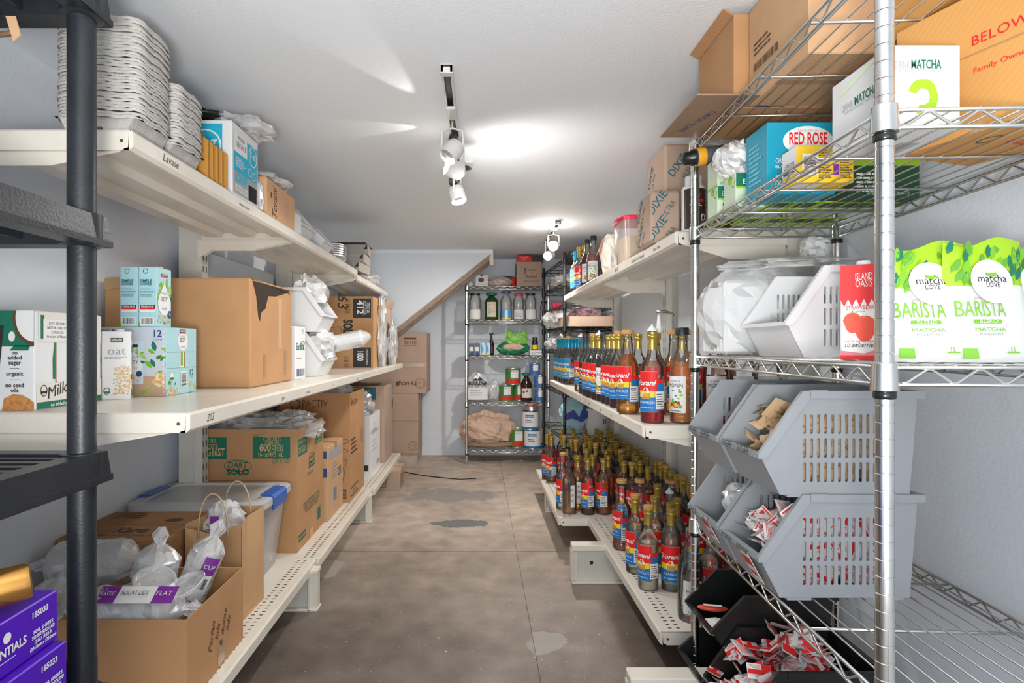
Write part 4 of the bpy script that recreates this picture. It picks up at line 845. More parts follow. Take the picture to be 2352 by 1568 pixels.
# tote with lid and blue latches
t = thing('storage_tote', 'clear plastic storage tote with a frosted lid and blue latches', 'tote', (-1.06, 2.34, ZLB)); TW, TD, TH = .50, .36, .325
b = MB(); vs = []
def rrect(w, d, z, r=.04, n=5):
    o = []
    for cx, cy, a0 in ((w/2-r, d/2-r, 0), (-w/2+r, d/2-r, 90), (-w/2+r, -d/2+r, 180), (w/2-r, -d/2+r, 270)):
        for i in range(n+1): a = R(a0+90*i/n); o.append((cx+r*math.cos(a), cy+r*math.sin(a), z))
    return o
def loft(b, rings, mi=0, cap0=True, cap1=True):
    n = len(rings[0]); vs = [p for q in rings for p in q]; fs = [(k*n+i, k*n+(i+1) % n, (k+1)*n+(i+1) % n, (k+1)*n+i) for k in range(len(rings)-1) for i in range(n)]
    if cap0: fs.append(tuple(range(n))[::-1])
    if cap1: fs.append(tuple(range((len(rings)-1)*n, len(rings)*n)))
    b.add(vs, fs, mi)
b = MB(); loft(b, [rrect(TW-.09, TD-.08, .001), rrect(TW-.02, TD-.02, TH-.02)], cap1=False); b.obj('body', FROST, t, True, auto=40)
b = MB(); loft(b, [rrect(TW+.0, TD+.0, TH-.03, .05), rrect(TW+.02, TD+.02, TH-.028, .055), rrect(TW+.02, TD+.02, TH-.004, .055), rrect(TW-.0, TD-.0, TH+.002, .05), rrect(TW-.06, TD-.06, TH+.002, .04), rrect(TW-.07, TD-.07, TH-.006, .04)]); b.obj('lid', clearmat('lid_plastic', (.95, .96, .97), .3, .5, (.88, .90, .92), .25), t, True, auto=35)
LATCH = mat('blue_latch', (.01, .10, .42), .3)
for s_ in (-1, 1):
    l = MB(); l.prism([(TW/2-.012, TH+.003), (TW/2-.04, TH+.006), (TW/2-.04, TH+.009), (TW/2+.006, TH+.008), (TW/2+.016, TH-.004), (TW/2+.013, TH-.05), (TW/2+.005, TH-.048), (TW/2+.0105, TH-.006)], .15, lambda u, v, w: (u*s_, -.075+w, v)); l.obj('latch', LATCH, t)
for i, (c, col) in enumerate((((-1.12, 2.30, ZLB+.07), WHITEP), ((-.98, 2.34, ZLB+.06), mat('cloth_teal', (.18, .33, .32), .8)), ((-1.05, 2.38, ZLB+.15), mat('cloth_pale', (.6, .6, .56), .8)))):
    film('cloth_bundle', ('white', 'teal', 'pale beige')[i]+' bundle seen dimly inside the clear tote', 'bundle', c, (.09, .07, .05), 60+i, col, amp=.3, flatb=ZLB+.004 if i < 2 else ZLB+.10)
# corn syrup boxes (two stacked) behind the lids
def karo_t(D, w, h):
    D.text('Karo', w*.55, h*.20, .05, BROWNI, 1, shear=.2, bold=.03, w=w*.32); D.text('KARO LIGHT CORN SYRUP', w*.60, h*.08, .02, BROWNI, 1, w=w*.65); D.rect(.004, h*.49, w-.004, h*.495, BROWNI, 1); D.disc(w*.78, h*.66, .03, .02, BROWNI, 1); D.greek(w*.1, h*.72, w*.5, h*.95, 3, BROWNI, 1)
KD = mat('cardboard_deep', (.36, .19, .085), .85, var=.07, wave=45)
carton('syrup_box', 'brown corn syrup box lying flat behind the bagged lids', 'carton', -1.33, -.985, 1.835, 2.135, ZLB, .304, KD, {'T': karo_t, 'R': lambda D, w, h: [D.rect(w*(.05+.08*k), h*.8, w*(.09+.08*k), h*.81, BROWNI, 1) for k in range(11)]})
# kraft shopping bag with twisted handles
t = thing('shopping_bag', 'brown kraft paper shopping bag with twisted paper handles', 'bag', (-.875, 2.02, ZLB), R(-2)); bw, bd, bh = .19, .18, .335
for nm_, p in (('front_panel', [(-bw/2,-bd/2,0),(bw/2,-bd/2,0),(bw/2,-bd/2-.004,bh-.01),(-.02,-bd/2+.02,bh-.05),(-bw/2,-bd/2,bh-.025)]), ('back_panel', [(-bw/2,bd/2,0),(bw/2,bd/2,0),(bw/2,bd/2,bh),(-bw/2,bd/2,bh)])):
    MB().add(p, [tuple(range(len(p)))]).obj(nm_, PAPERK, t)
for s_ in (-1, 1): x = s_*bw/2; k_ = .02; MB().add([(x,-bd/2,0),(x-s_*k_*.4,0,0),(x,bd/2,0),(x,bd/2,bh),(x-s_*k_,0,bh-.01),(x,-bd/2,bh-.012)], [(0,1,4,5),(1,2,3,4)]).obj('gusset', PAPERK, t)
MB().box(-bw/2, bw/2, -bd/2, bd/2, 0, .003).obj('base', PAPERK, t)
TW_ = mat('paper_twine', (.55, .42, .26), .9, bump=.6, bscale=300)
for yy in (-bd/2-.003, bd/2-.004):
    MB().tube([(-.05+.1*(1-math.cos(a))/2-.0, yy, bh-.06+.15*math.sin(a)**.8) for a in [math.pi*i/14 for i in range(15)]], .0028, 6).obj('handle', TW_, t, True)
film('cup_bag', 'purple and white bag of cups inside the kraft shopping bag', 'bag', (-.872, 2.01, ZLB+.30), (.058, .045, .072), 71, BAGW, flatb=ZLB+.2)
D = Decal(); D.rect(0, 0, .03, .07, PURPLE, 1); D.rect(.03, 0, .05, .07, WHITE, 1); D.text('CUPS', .015, .02, .012, WHITE, 2, rot=60); D.emit(lambda u, v, o: (-.03+u, -.052-o, .07+v), bpy.data.objects['cup_bag'])
# big open box of bagged lids, front left
def notes(D, w, h):
    for i, s_ in enumerate(('Parfait', 'lids', '& dome', 'lids')): D.text(s_, w*(.42+.10*i), h*(.50-.02*i), .022, BROWNI, 2, rot=70, shear=.3)
    D.rect(w*.50, h*.03, w*.62, h*.28, TAPE, 1)
open_carton('lid_box', 'open brown box of bagged clear lids in the left foreground', 'carton', -1.06, -.736, 1.47, 1.82, ZLB, .222, KRAFT, '', prints={'R': notes})
LIDM = clearmat('lid_clear', (.95, .96, .97), .4, .42, (.92, .93, .94), .12)
def lid_sleeve(label, c, L, r, rx, ry, rz, seed, lab=None):
    t = thing('lid_sleeve', label, 'lid sleeve', c); M_ = Matrix.Rotation(R(rz), 4, 'Z') @ Matrix.Rotation(R(ry), 4, 'Y')
    pr = []; n = int(L/.0065)
    for k in range(n): z = -L/2+k*.0065; pr += [(r*.93, z), (r, z+.0015), (r, z+.003), (r*.93, z+.0045)]
    MB().lathe(pr, 26, M=M_).obj('lid_stack', LIDM, t, False)
    sk = [(.006, -L/2-.07), (.02, -L/2-.045), (.012, -L/2-.03), (r*.8, -L/2-.006), (r*1.06, -L/2+.01)]+[(r*(1.05+.04*math.sin(k*2.1)), -L/2+L*k/8) for k in range(1, 8)]+[(r*1.06, L/2-.01), (r*.7, L/2+.012), (.012, L/2+.03), (.022, L/2+.055), (.008, L/2+.075)]
    f_ = MB().lathe(sk, 20, M=M_); rr = random.Random(seed); f_.v = [(x+rr.uniform(-.004, .004), y+rr.uniform(-.004, .004), z+rr.uniform(-.004, .004)) for x, y, z in f_.v]; f_.obj('film', BAG, t)
    if lab:
        D = Decal(); lw, lh = lab
        D.rect(0, 0, lw, lh, WHITE, 1, 8); D.rect(0, 0, lw*.28, lh, PURPLE, 2, 3); D.rect(lw*.72, 0, lw, lh, PURPLE, 2, 3); D.text('PLASTIC', lw*.14, lh*.55, .008, WHITE, 3); D.text('CUPS', lw*.14, lh*.25, .008, WHITE, 3); D.text('SQUAT', lw*.5, lh*.6, .010, BLACK, 3); D.text('LIDS', lw*.5, lh*.25, .010, PURPLE, 3, bold=.02); D.text('FLAT', lw*.86, lh*.4, .01, WHITE, 3)
        R0 = r*1.10
        def mp(u, v, o):
            a = (v-lh/2)/R0; p = Vector((math.sin(a)*(R0+o)*-1, -math.cos(a)*(R0+o), u-lw/2)); q = Matrix.Rotation(R(lab_rot), 4, 'Z') @ p; return M_ @ q
        D.emit(mp, t)
    return t
lab_rot = 0; zt = ZLB+.222
lid_sleeve('long sleeve of flat clear lids with a purple label lying in the front box', (-.915, 1.545, zt-.010), .20, .060, 0, 90, 4, 1)
t = bpy.data.objects['lid_sleeve']
D = Decal(); lw, lh = .20, .05
D.rect(0, 0, lw, lh, WHITE, 1, 10); D.rect(0, 0, .05, lh, PURPLE, 2, 3); D.rect(lw-.055, 0, lw, lh, PURPLE, 2, 3); D.text('PLASTIC', .025, .02, .011, WHITE, 3, w=.04); D.text('SQUAT LIDS', .095, .022, .012, BLACK, 3, w=.07); D.text('FLAT', lw-.028, .02, .013, WHITE, 3); D.disc(.012, .038, .006, .006, WHITE, 3, ring=.001)
def mp(u, v, o):
    a = R(24)+(v-lh/2)/.069; return (u-.07, -math.cos(a)*(.07+o), math.sin(a)*(.07+o)+.0)
D.emit(lambda u, v, o: (u-.07, -(.0705+o)*math.cos(R(38)+(v)/.0705), (.0705+o)*math.sin(R(38)+(v)/.0705)), t)
lid_sleeve('sleeve of clear dome lids in film standing in the front box', (-.925, 1.665, zt+.04), .11, .058, 0, 8, 40, 2)
lid_sleeve('sleeve of clear cups leaning at the right corner of the front box', (-.815, 1.70, zt+.03), .16, .043, 0, 22, 20, 3)
t = bpy.data.objects['lid_sleeve.002']; M_ = Matrix.Rotation(R(20), 4, 'Z') @ Matrix.Rotation(R(25), 4, 'Y')
D = Decal(); D.rect(0, 0, .042, .15, WHITE, 1, 6); D.rect(0, .10, .042, .15, PURPLE, 2, 4); D.rect(0, 0, .042, .025, PURPLE, 2, 4); D.bars(.008, .06, .034, .09, n=10, seed=4); D.text('CUP', .021, .118, .012, WHITE, 3)
D.emit(lambda u, v, o: M_ @ Vector((.0505*math.sin(u/.05-.1)+o, -(.0505+o)*math.cos(u/.05-.1), v-.085)), t)
lid_sleeve('sleeve of clear lids lying behind the black post left of the front box', (-1.15, 1.74, zt+.045), .21, .060, 0, 88, 6, 4)
film('plastic_bag', 'large clear bag of cups slumped on the shelf left of the front box', 'bag', (-1.17, 1.66, ZLB+.11), (.10, .15, .12), 79, BAG, flatb=ZLB, amp=.3, n=30)
film('plastic_bag', 'bulging clear bag filling the middle of the front box', 'bag', (-.93, 1.63, zt-.05), (.10, .12, .07), 83, BAG, flatb=ZLB+.01, amp=.25, n=34, freq=4)
film('plastic_bag', 'loose clear film gathered at the left edge of the front box', 'bag', (-1.02, 1.56, zt-.02), (.035, .06, .04), 77, BAG, amp=.35, flatb=ZLB+.02, n=24)
for i, (x, y, z, ry) in enumerate(((-.875, 1.575, zt+.058, 20), (-.80, 1.59, zt+.040, -18))):
    t = thing('dome_lid', ('round clear dome lid lying face up on the bagged lids', 'second clear lid beside the dome lid, tilted to the aisle')[i], 'lid', (x, y, z)); M_ = Matrix.Rotation(R(ry), 4, 'Y') @ Matrix.Rotation(R(18), 4, 'X')
    MB().lathe([(.052, 0), (.054, .002), (.052, .004), (.047, .004), (.044, -.010), (.036, -.010), (.034, -.004), (.02, -.003), (.002, -.003)], 36, M=M_, cap=False).obj('shell', LIDM, t, True, auto=40)
tag(MB().box(-.02, .02, -.002, .002, 0, .04).obj('sauce_packet', RED, None, loc=(-.86, 1.835, ZLB+.222)), 'small red packet stuck beside the corn syrup box', 'packet')

# ------------------------------------------------------------------ on the black plastic unit
PUR = mat('foil_box_purple', (.075, .005, .46), .4)
def foil_r(D, w, h):
    D.text('185033', w-.042, h-.022, .009, WHITE, 2, bold=.04); D.text('ESSENTIALS', w-.115, h*.36, .013, WHITE, 2, w=.085, bold=.03); D.disc(w-.112, h*.68, .008, .008, WHITE, 2); D.rect(w-.14, h*.26, w-.095, h*.275, WHITE, 2)
    for i, s_ in enumerate(('FOIL SHEETS', '500 INTERFOLDED', '12 IN X 10 3/4 IN', '(304.8mm x 273.0mm)')): D.text(s_, w-.035, h*(.42-.10*i), .0055, WHITE, 2, w=(.045, .052, .04, .06)[i], bold=.04)
for i in range(3):
    zz = .439+i*.0845
    carton('foil_sheet_box', ('lowest', 'middle', 'topmost')[i]+' purple foil sheet box on the black plastic unit', 'box', -1.02, (-.685, -.695, -.71)[i], .70, (.975, .985, .985)[i], zz, .083, PUR, {'R': foil_r}, seam=False, chamfer=.002, rz=(0, 1, 2)[i])
cu_ = mat('copper_metal', (.75, .38, .10), .25, .9)
t = thing('copper_tumbler', 'copper coloured metal cylinder lying on the purple boxes', 'tumbler', (-.775, .88, .694+.030))
MB().lathe([(.022, -.12), (.029, -.118), (.030, .0), (.029, .072), (.026, .079), (.02, .08)], 28, M=Matrix.Rotation(R(38), 4, 'Z') @ Matrix.Rotation(R(84), 4, 'Y')).obj('body', cu_, t, True, auto=30)
t = thing('cord_bundle', 'brown cord bundle with a card tag hanging under the top black plastic shelf', 'cord', (-.87, 1.08, 1.680)); WK = mat('wicker', (.16, .09, .05), .7)
MB().tube([(-.09, 0, .002), (-.03, 0, -.002), (.0, -.003, .0), (.014, -.003, .004)], .005, 8).obj('bundle', WK, t, True)
MB().tube([(-.035+.012*math.cos(a), 0, +.026+.030*math.sin(a)) for a in [i*.52 for i in range(13)]], .0026, 6).obj('loop', WK, t, True)
MB().add([(.0, -.008, .03), (.018, -.008, .03), (.028, -.008, -.004), (.014, -.008, -.016), (.0, -.006, .03), (.018, -.006, .03), (.028, -.006, -.004), (.014, -.006, -.016)], [(3,2,1,0),(4,5,6,7),(0,1,5,4),(1,2,6,5),(2,3,7,6),(3,0,4,7)]).obj('tag', KRAFT2, t)
# ------------------------------------------------------------------ syrup bottles
def liq(name, col, tr=.55): return mat('syrup_'+name, col, .12, trans=min(.92, tr*1.35), ior=1.33)
LQ = {'clear': clearmat('syrup_clear', (.90, .88, .80), .3, .10, (.75, .72, .6)), 'cream': liq('cream', (.66, .56, .40), .3), 'dark': liq('dark', (.035, .012, .008), .2), 'brown': liq('brown', (.16, .045, .012), .4), 'amber': liq('amber', (1, .42, .04), .7),
      'orange': liq('orange', (1, .46, .03), .75), 'red': liq('red', (.85, .02, .03), .65), 'pink': liq('pink', (.42, .14, .12), .3), 'purple': liq('purple', (.17, .02, .05), .5), 'tea': liq('tea', (.85, .38, .09), .5), 'peach': liq('peach', (.75, .45, .25), .6), 'yellow': liq('yellow', (.95, .60, .03), .6)}
PROF = {'glass': (.038, .302, [(.030, 0), (.0365, .003), (.038, .010), (.038, .176), (.0365, .188), (.031, .201), (.022, .213), (.0165, .226), (.0142, .246), (.0130, .285), (.0142, .287), (.0142, .300), (.0120, .302)]),
        'pet': (.041, .300, [(.032, 0), (.040, .006), (.041, .014), (.041, .030), (.0392, .033), (.041, .036), (.0392, .040), (.041, .044), (.0392, .048), (.041, .052), (.041, .172), (.0385, .186), (.033, .200), (.024, .214), (.0195, .232), (.0185, .262), (.0165, .268), (.0165, .276), (.019, .278), (.0165, .281), (.0165, .298), (.0145, .300)]),
        'monin': (.041, .305, [(.034, 0), (.040, .005), (.0395, .012), (.041, .018), (.041, .175), (.037, .195), (.024, .225), (.0165, .250), (.015, .285), (.016, .287), (.016, .302), (.014, .305)])}
def prof_at(p, z):
    for (r0, z0), (r1, z1) in zip(p, p[1:]):
        if z0 <= z <= z1: return r0+(r1-r0)*(z-z0)/(z1-z0+1e-9)
    return p[-1][0]
def lab_std(D, flav, half=.045, c1=RED, c2=YEL, c3=BLUE, v0=.038, v1=.170, brand='Torani'):
    H = v1-v0; a = -half*.9; b = half*.9
    D.rect(a-.001, v0-.001, b+.001, v1+.001, flat('print_edge', (.55, .42, .18)), 0, 10); D.rect(a, v0, b, v0+H*.36, c3, 1, 10); D.rect(a, v0+H*.36, b, v0+H*.56, c2, 1, 10); D.rect(a, v0+H*.52, b, v1, c1, 1.5, 10)
    D.text(brand, 0, v0+H*.66, .017, WHITE, 3, w=half*1.55, shear=.35, bold=.03)
    D.poly([(-.016, v0+H*.34), (-.012, v0+H*.50), (-.004, v0+H*.60), (.006, v0+H*.61), (.013, v0+H*.52), (.014, v0+H*.40), (.008, v0+H*.47), (-.008, v0+H*.44)], WHITE, 3)
    for k in range(4): D.poly([(-.014+k*.007, v0+H*.32), (-.010+k*.007, v0+H*.48), (-.006+k*.007, v0+H*.47), (-.008+k*.007, v0+H*.31)], flat('print_bottle_tan', (.55, .28, .05)), 3.5)
    D.text(flav, 0, v0+H*.20, .0085, WHITE, 3, w=min(half*1.3, .0068*len(flav))); D.greek(-half*.6, v0+H*.06, half*.6, v0+H*.15, 1, flat('print_pale_blue2', (.35, .55, .75)), 3, 2, .3)
def lab_back(D, c=BLUE): D.rect(-.022, .045, .022, .145, c, 1, 5); D.rect(-.019, .048, .019, .105, WHITE, 2, 5); D.greek(-.016, .052, .016, .10, 6, BLACK, 3, 3, .4); D.rect(-.022, .13, .022, .145, RED, 2, 5)
PROTO = {}
def bottle(kind='glass', syr='dark', fill=.17, lab='std', flav='VANILLA', neck='gold', top='foil', turn=0, detail=2):
    key = (kind, syr, fill, lab, flav, neck, top, detail)
    if key in PROTO: return PROTO[key], False
    R_, H_, P_ = PROF[kind]; t = thing('syrup_bottle', '', 'bottle'); n = 22 if detail == 2 else 14
    MB().lathe(P_, n).obj('glass', GLASS, t, True, auto=50)
    if fill > 0:
        lp = [(r-.0022, max(z, .004)) for r, z in P_ if z < fill]+[(prof_at(P_, fill)-.0022, fill)]
        MB().lathe(lp, n).obj('syrup', LQ[syr], t, True, auto=50)
    D = Decal()
    if lab == 'std': lab_std(D, flav)
    elif lab == 'blue': lab_std(D, flav, c1=flat('label_mid_blue', (.01, .24, .48)), c3=flat('label_mid_blue', (.01, .24, .48)))
    elif lab == 'bigstd': lab_std(D, flav, half=.046, v0=.058, v1=.178)
    elif lab == 'monin':
        D.rect(-.034, .035, .034, .155, WHITE, 1, 8); D.text('le sirop de', 0, .137, .006, BLACK, 3, shear=.3); D.text('MONIN', 0, .118, .014, BLACK, 3, w=.05); leaves(D, .004, .095, .02, .018, 9, 5, 2); leaves(D, .0, .065, .018, .02, 7, 15, 2, [LGREEN, GREEN])
        for k in range(7): D.disc(-.018+k*.006, .055+.006*(k % 3), .006, .006, [YEL, RED, LGREEN, flat('print_orange', (.75, .18, .02))][k % 4], 3+k*.1, 10)
        D.greek(-.02, .038, .02, .044, 1, BLACK, 3, 2, .4)
    elif lab == 'white': D.rect(-.032, .03, .032, .14, WHITE, 1, 8); D.text('SF', .0, .115, .010, BLACK, 3); D.text('ENGLISH', 0, .100, .010, BLACK, 3, w=.045); D.text('TOFFEE', 0, .085, .010, BLACK, 3, w=.042); D.greek(-.015, .035, .015, .042, 2, BLACK, 3, 2, .3)
    elif lab == 'black': lab_std(D, flav, c1=BLACK, c2=flat('label_violet', (.25, .12, .5)), c3=BLACK)
    if D.it: D.emit(cyl(R_), t, 'label')
    if lab in ('std', 'blue', 'bigstd', 'black') and detail == 2:
        D = Decal(); lab_back(D); D.emit(lambda u, v, o: (math.cos(u/R_-.2)*(R_+o), math.sin(u/R_-.2)*(R_+o), v), t, 'back_label')
    if lab == 'side': D = Decal(); D.rect(-.012, .04, .014, .16, WHITE, 1, 4); D.greek(-.008, .06, .01, .15, 3, GREYI, 2); D.emit(cyl(R_), t, 'paper_tag')
    r0 = prof_at(P_, H_-.05)+.0012
    if neck in ('gold', 'blue'):
        m = GOLD if neck == 'gold' else BLUEF
        z0 = H_-.060
        np_ = [(prof_at(P_, z0)+.0008, z0), (prof_at(P_, z0+.03)+.001, z0+.03), (r0+.0008, H_-.020), (r0+.0022, H_-.018), (r0+.0022, H_-.014), (r0+.0009, H_-.012), (r0+.0022, H_-.010), (r0+.0022, H_+(.001 if top == 'foil' else -.002))]
        if top == 'foil': np_ += [(r0-.001, H_+.0025)]
        MB().lathe(np_, n, cap=(top == 'foil')).obj('neck_foil', m, t, True, auto=35)
    if top == 'cork': MB().lathe([(r0+.0030, H_-.002), (r0+.0036, H_), (r0+.0034, H_+.012), (r0+.0022, H_+.0135)], n).obj('cap', CORK, t, True, auto=35)
    if top == 'black': MB().lathe([(r0+.003, H_-.015), (r0+.0042, H_-.014), (r0+.004, H_+.008), (r0+.003, H_+.010)], n).obj('cap', BLACKP, t, True, auto=35)
    if top == 'spout':
        MB().lathe([(r0+.001, H_), (r0+.003, H_+.001), (r0+.003, H_+.006), (r0-.003, H_+.010), (r0-.003, H_+.012), (.005, H_+.018), (.0015, H_+.026)], 14).obj('pour_spout', BAGW if 0 else WHITEP, t, True, auto=40)
    if top == 'pump':
        b = MB(); b.lathe([(.006, H_-.24), (.006, H_), ], 8); b.lathe([(r0+.002, H_-.01), (r0+.004, H_), (r0-.002, H_+.008), (.006, H_+.02), (.006, H_+.055)], 14); b.obj('pump', BLACKP, t, True, auto=40)
        MB().tube([(0, 0, H_+.055), (-.03, -.006, H_+.062), (-.055, -.012, H_+.055), (-.068, -.014, H_+.046)], [.008, .006, .005, .004], 8).obj('pump_nozzle', BLACKP, t, True)
    PROTO[key] = t; return t, True
NB = [0]
def place(x, y, z, lbl, group=None, turn=0, **k):
    t, new = bottle(**k)
    if new: t.location = (x, y, z); t.rotation_euler = (0, 0, R(turn)); t['label'] = lbl
    else: t = dup(t, (x, y, z), R(turn), lbl)
    t.name = 'syrup_bottle'
    if 'group' in t: del t['group']
    if group: t['group'] = group
    return t
# --- middle right shelf: (px of axis, base py, kind...)
T_ = 38   # labels face the aisle, seen turned
rowB = [(4.27, .585), (4.19, .585), (4.11, .588), (4.03, .588), (3.95, .590), (3.86, .592), (4.22, .675), (4.10, .68), (3.98, .68), (4.27, .76), (4.14, .77)]
for i, (y, x) in enumerate(rowB):
    place(x, y, ZRM, 'blue-necked sugar-free syrup bottle in the row at the far end of the middle right shelf', 'blue-necked syrup bottles on the middle right shelf', -48, kind='glass', syr='dark', fill=.165, lab='blue', flav='CLASSICS', neck='blue', top='cork' if i in (2, 5) else 'foil')
def pb(px, py, z, r=.038): x, y, _ = G(px, py, z); k = r/math.hypot(x, y); return x*(1+k), y*(1+k)
row = [
 (1335, 898.5, dict(syr='clear', fill=.12, flav='ALMOND', top='spout', neck=None), 'clear syrup bottle with a white pour spout, first beyond the blue-necked row'),
 (1346, 905, dict(syr='dark', fill=.17, lab='black', flav='SYRUP', top='black', neck=None), 'dark bottle with black and violet label on the middle right shelf'),
 (1354, 910, dict(syr='dark', fill=.15, flav='ANISE', neck=None, top='black'), 'dark bottle with black cap and red label beside the violet-labelled bottle'),
 (1363, 914, dict(syr='dark', fill=.19, flav='ROOT BEER', top='cork'), 'dark syrup bottle with tan cap over gold neck on the middle right shelf'),
 (1376, 919, dict(syr='purple', fill=.10, flav='CINNAMON', neck='gold', top='spout'), 'nearly empty bottle labelled cinnamon with a pour spout in its gold neck'),
 (1388, 923, dict(syr='dark', fill=.20, lab='monin', neck=None, top='black'), 'dark bottle with tall white label and vanilla picture, middle right shelf'),
 (1400, 928, dict(syr='dark', fill=.18, flav='IRISH CREAM', top='foil'), 'gold-necked dark syrup bottle just past the white-labelled bottle'),
 (1410, 932, dict(syr='brown', fill=.19, flav='MANGO', top='foil'), 'gold-necked brown syrup bottle labelled mango on the middle right shelf'),
 (1421, 937.5, dict(syr='purple', fill=.05, flav='GRAPE', top='cork'), 'almost empty gold-necked bottle with tan cap beside the tall orange one'),
 (1442, 952, dict(kind='pet', syr='orange', fill=.225, lab='bigstd', flav='PASSION FRUIT', neck=None, top='cork'), 'large orange syrup bottle labelled fruit at the edge of the middle right shelf'),
 (1498, 973, dict(syr='red', fill=.11, flav='WATERMELON', top='spout'), 'red syrup bottle labelled melon with gold neck and clear pour spout'),
 (1567, 973, dict(kind='monin', syr='tea', fill=.20, lab='monin', neck=None, top='black'), 'amber bottle with black cap and white citrus label by the chrome post')]
for px, py, kw, lb in row: x, y = pb(px, py, ZRM, .04); place(x, y, ZRM, lb, None, -62 if px < 1440 else (-56 if px < 1480 else (-50 if px < 1530 else -52)), **kw)
row2 = [(.665, 2.62, dict(syr='dark', fill=.19, flav='CHERRY', top='foil'), 'gold-necked dark bottle in the second row of the middle right shelf'),
 (.66, 2.42, dict(syr='brown', fill=.18, flav='HONEY', top='foil'), 'gold-necked brown bottle behind the almost empty tan-capped one'),
 (.64, 2.90, dict(syr='dark', fill=.18, flav='PECAN', neck=None, top='black'), 'black-capped dark bottle in the second row, middle right shelf'),
 (.63, 3.12, dict(kind='glass', syr='purple', fill=.17, lab='side', neck=None, top='cork'), 'tan-capped purple bottle behind the white-spouted clear one'),
 (.655, 2.17, dict(kind='pet', syr='amber', fill=.20, lab='bigstd', flav='APRICOT', neck='gold', top='foil'), 'gold-necked amber bottle directly behind the red melon bottle'),
 (.745, 2.23, dict(kind='pet', syr='orange', fill=.21, lab='bigstd', flav='PEACH', neck=None, top='cork'), 'tan-capped orange bottle at the back between the red and amber bottles'),
 (.70, 2.01, dict(kind='pet', syr='yellow', fill=.20, lab='bigstd', flav='PINEAPPLE', neck='gold', top='foil'), 'gold-necked yellow bottle behind the shoulder of the red melon bottle'),
 (.765, 2.10, dict(kind='pet', syr='orange', fill=.235, lab='bigstd', flav='ORANGE', neck=None, top='cork'), 'tall orange bottle with tan cap behind the black-capped amber bottle'),
 (.86, 2.05, dict(kind='pet', syr='peach', fill=.20, lab='side', neck=None, top='cork'), 'peach coloured bottle with tan cap at the back by the chrome post'),
 (.75, 2.50, dict(syr='dark', fill=.17, flav='MAPLE', top='foil'), 'gold-necked dark bottle in the third row, middle right shelf'),
 (.83, 2.30, dict(kind='pet', syr='amber', fill=.2, lab='side', neck=None, top='cork'), 'amber bottle with tan cap near the slotted upright'),
 (.79, 1.945, dict(kind='pet', syr='red', fill=.16, lab='monin', neck=None, top='cork'), 'red bottle with a white label behind the chrome post'),
 (.88, 1.945, dict(kind='pet', syr='pink', fill=.15, lab='monin', neck=None, top='cork'), 'pinkish bottle with white label seen through the wire rack'),
 (.965, 1.95, dict(kind='pet', syr='clear', fill=.15, lab='monin', neck=None, top='cork'), 'clear bottle with white label seen through the wire rack, nearest the wall')]
for x, y, kw, lb in row2: place(x, y, ZRM, lb, None, -20, **kw)
# chrome pump lever on a back bottle
t = thing('syrup_pump', 'clear pump with a curved chrome lever standing behind the red melon bottle', 'pump', (.62, 2.01, ZRM+.30)); MB().lathe([(.013, 0), (.010, .02), (.006, .05), (.004, .062)], 12).obj('pump_neck', BAGW, t, True); MB().tube([(-.008, 0, .070), (.0, 0, .074), (.02, 0, .073), (.045, -.004, .066), (.052, -.004, .060)], [.004, .006, .005, .004, .003], 8).obj('lever', CHROME, t, True)
# --- bottom right shelf: positions read from the cap tops of the photographed rows, then pushed apart
zc = ZRB+.303; caps = [(175,190,'r'),(268,215,'r'),(300,110,'b'),(258,178,'d'),(427,105,'d'),(390,180,'b'),(556,100,'d'),(520,180,'r'),(560,210,'d'),(567,275,'c'),(690,100,'d'),(660,180,'d'),(705,205,'r'),(722,275,'d'),(765,305,'c'),(810,100,'d'),(795,180,'d'),(850,205,'d'),(870,285,'b'),(915,310,'d'),(970,365,'d'),(935,100,'d'),(920,185,'d'),(1020,150,'d'),(1025,245,'d'),(1068,300,'b'),(1088,200,'d'),(1165,260,'d'),(1138,362,'d'),(1195,395,'c'),(1222,305,'d'),(1300,360,'d'),(1352,400,'d'),(1422,430,'d'),(1245,435,'b'),(1070,435,'s1'),(1148,505,'d'),(1212,545,'k'),(1340,505,'d'),(1405,580,'a'),(1522,505,'d'),(1600,545,'c'),(1655,585,'k'),(1715,625,'a'),(1780,670,'d'),(1850,725,'k'),(555,435,'s2'),(687,475,'s3'),(727,435,'a'),(862,475,'s4'),(907,435,'a'),(382,435,'s5'),(458,470,'s6'),(1117,755,'s7'),(1322,755,'s8'),(1540,775,'s9'),(1675,900,'s10'),(1765,770,'s11'),(1295,940,'s12'),(1520,940,'s13'),(1690,1000,'s14'),(1755,945,'s15'),(1425,1075,'s16'),(1895,950,'s17'),(400,225,'k')]
pos = []
for zx, zy, k in caps:
    px, py = 1220+zx/5.226, 960+zy/5.226; x, y, _ = G(px, py+1.5, zc); pos.append([x, y, k])
for (x, y, k) in ((.93, 1.95, 'd'), (.80, 2.0, 'v'), (.885, 1.99, 'v'), (.71, 2.22, 'v'), (.95, 2.2, 'd'), (.87, 2.12, 'c'), (.95, 2.35, 'd'), (.95, 2.5, 'd'), (.95, 2.65, 'd'), (.93, 3.4, 'd'), (.93, 3.6, 'd'), (.93, 3.8, 'd'), (.93, 4.0, 'd'), (.93, 4.2, 'd'), (.6, 3.9, 'd'), (.7, 3.7, 'r'), (.55, 3.6, 'b'), (.65, 3.5, 'd'), (.75, 3.9, 'd'), (.8, 3.5, 'd')): pos.append([x, y, k])
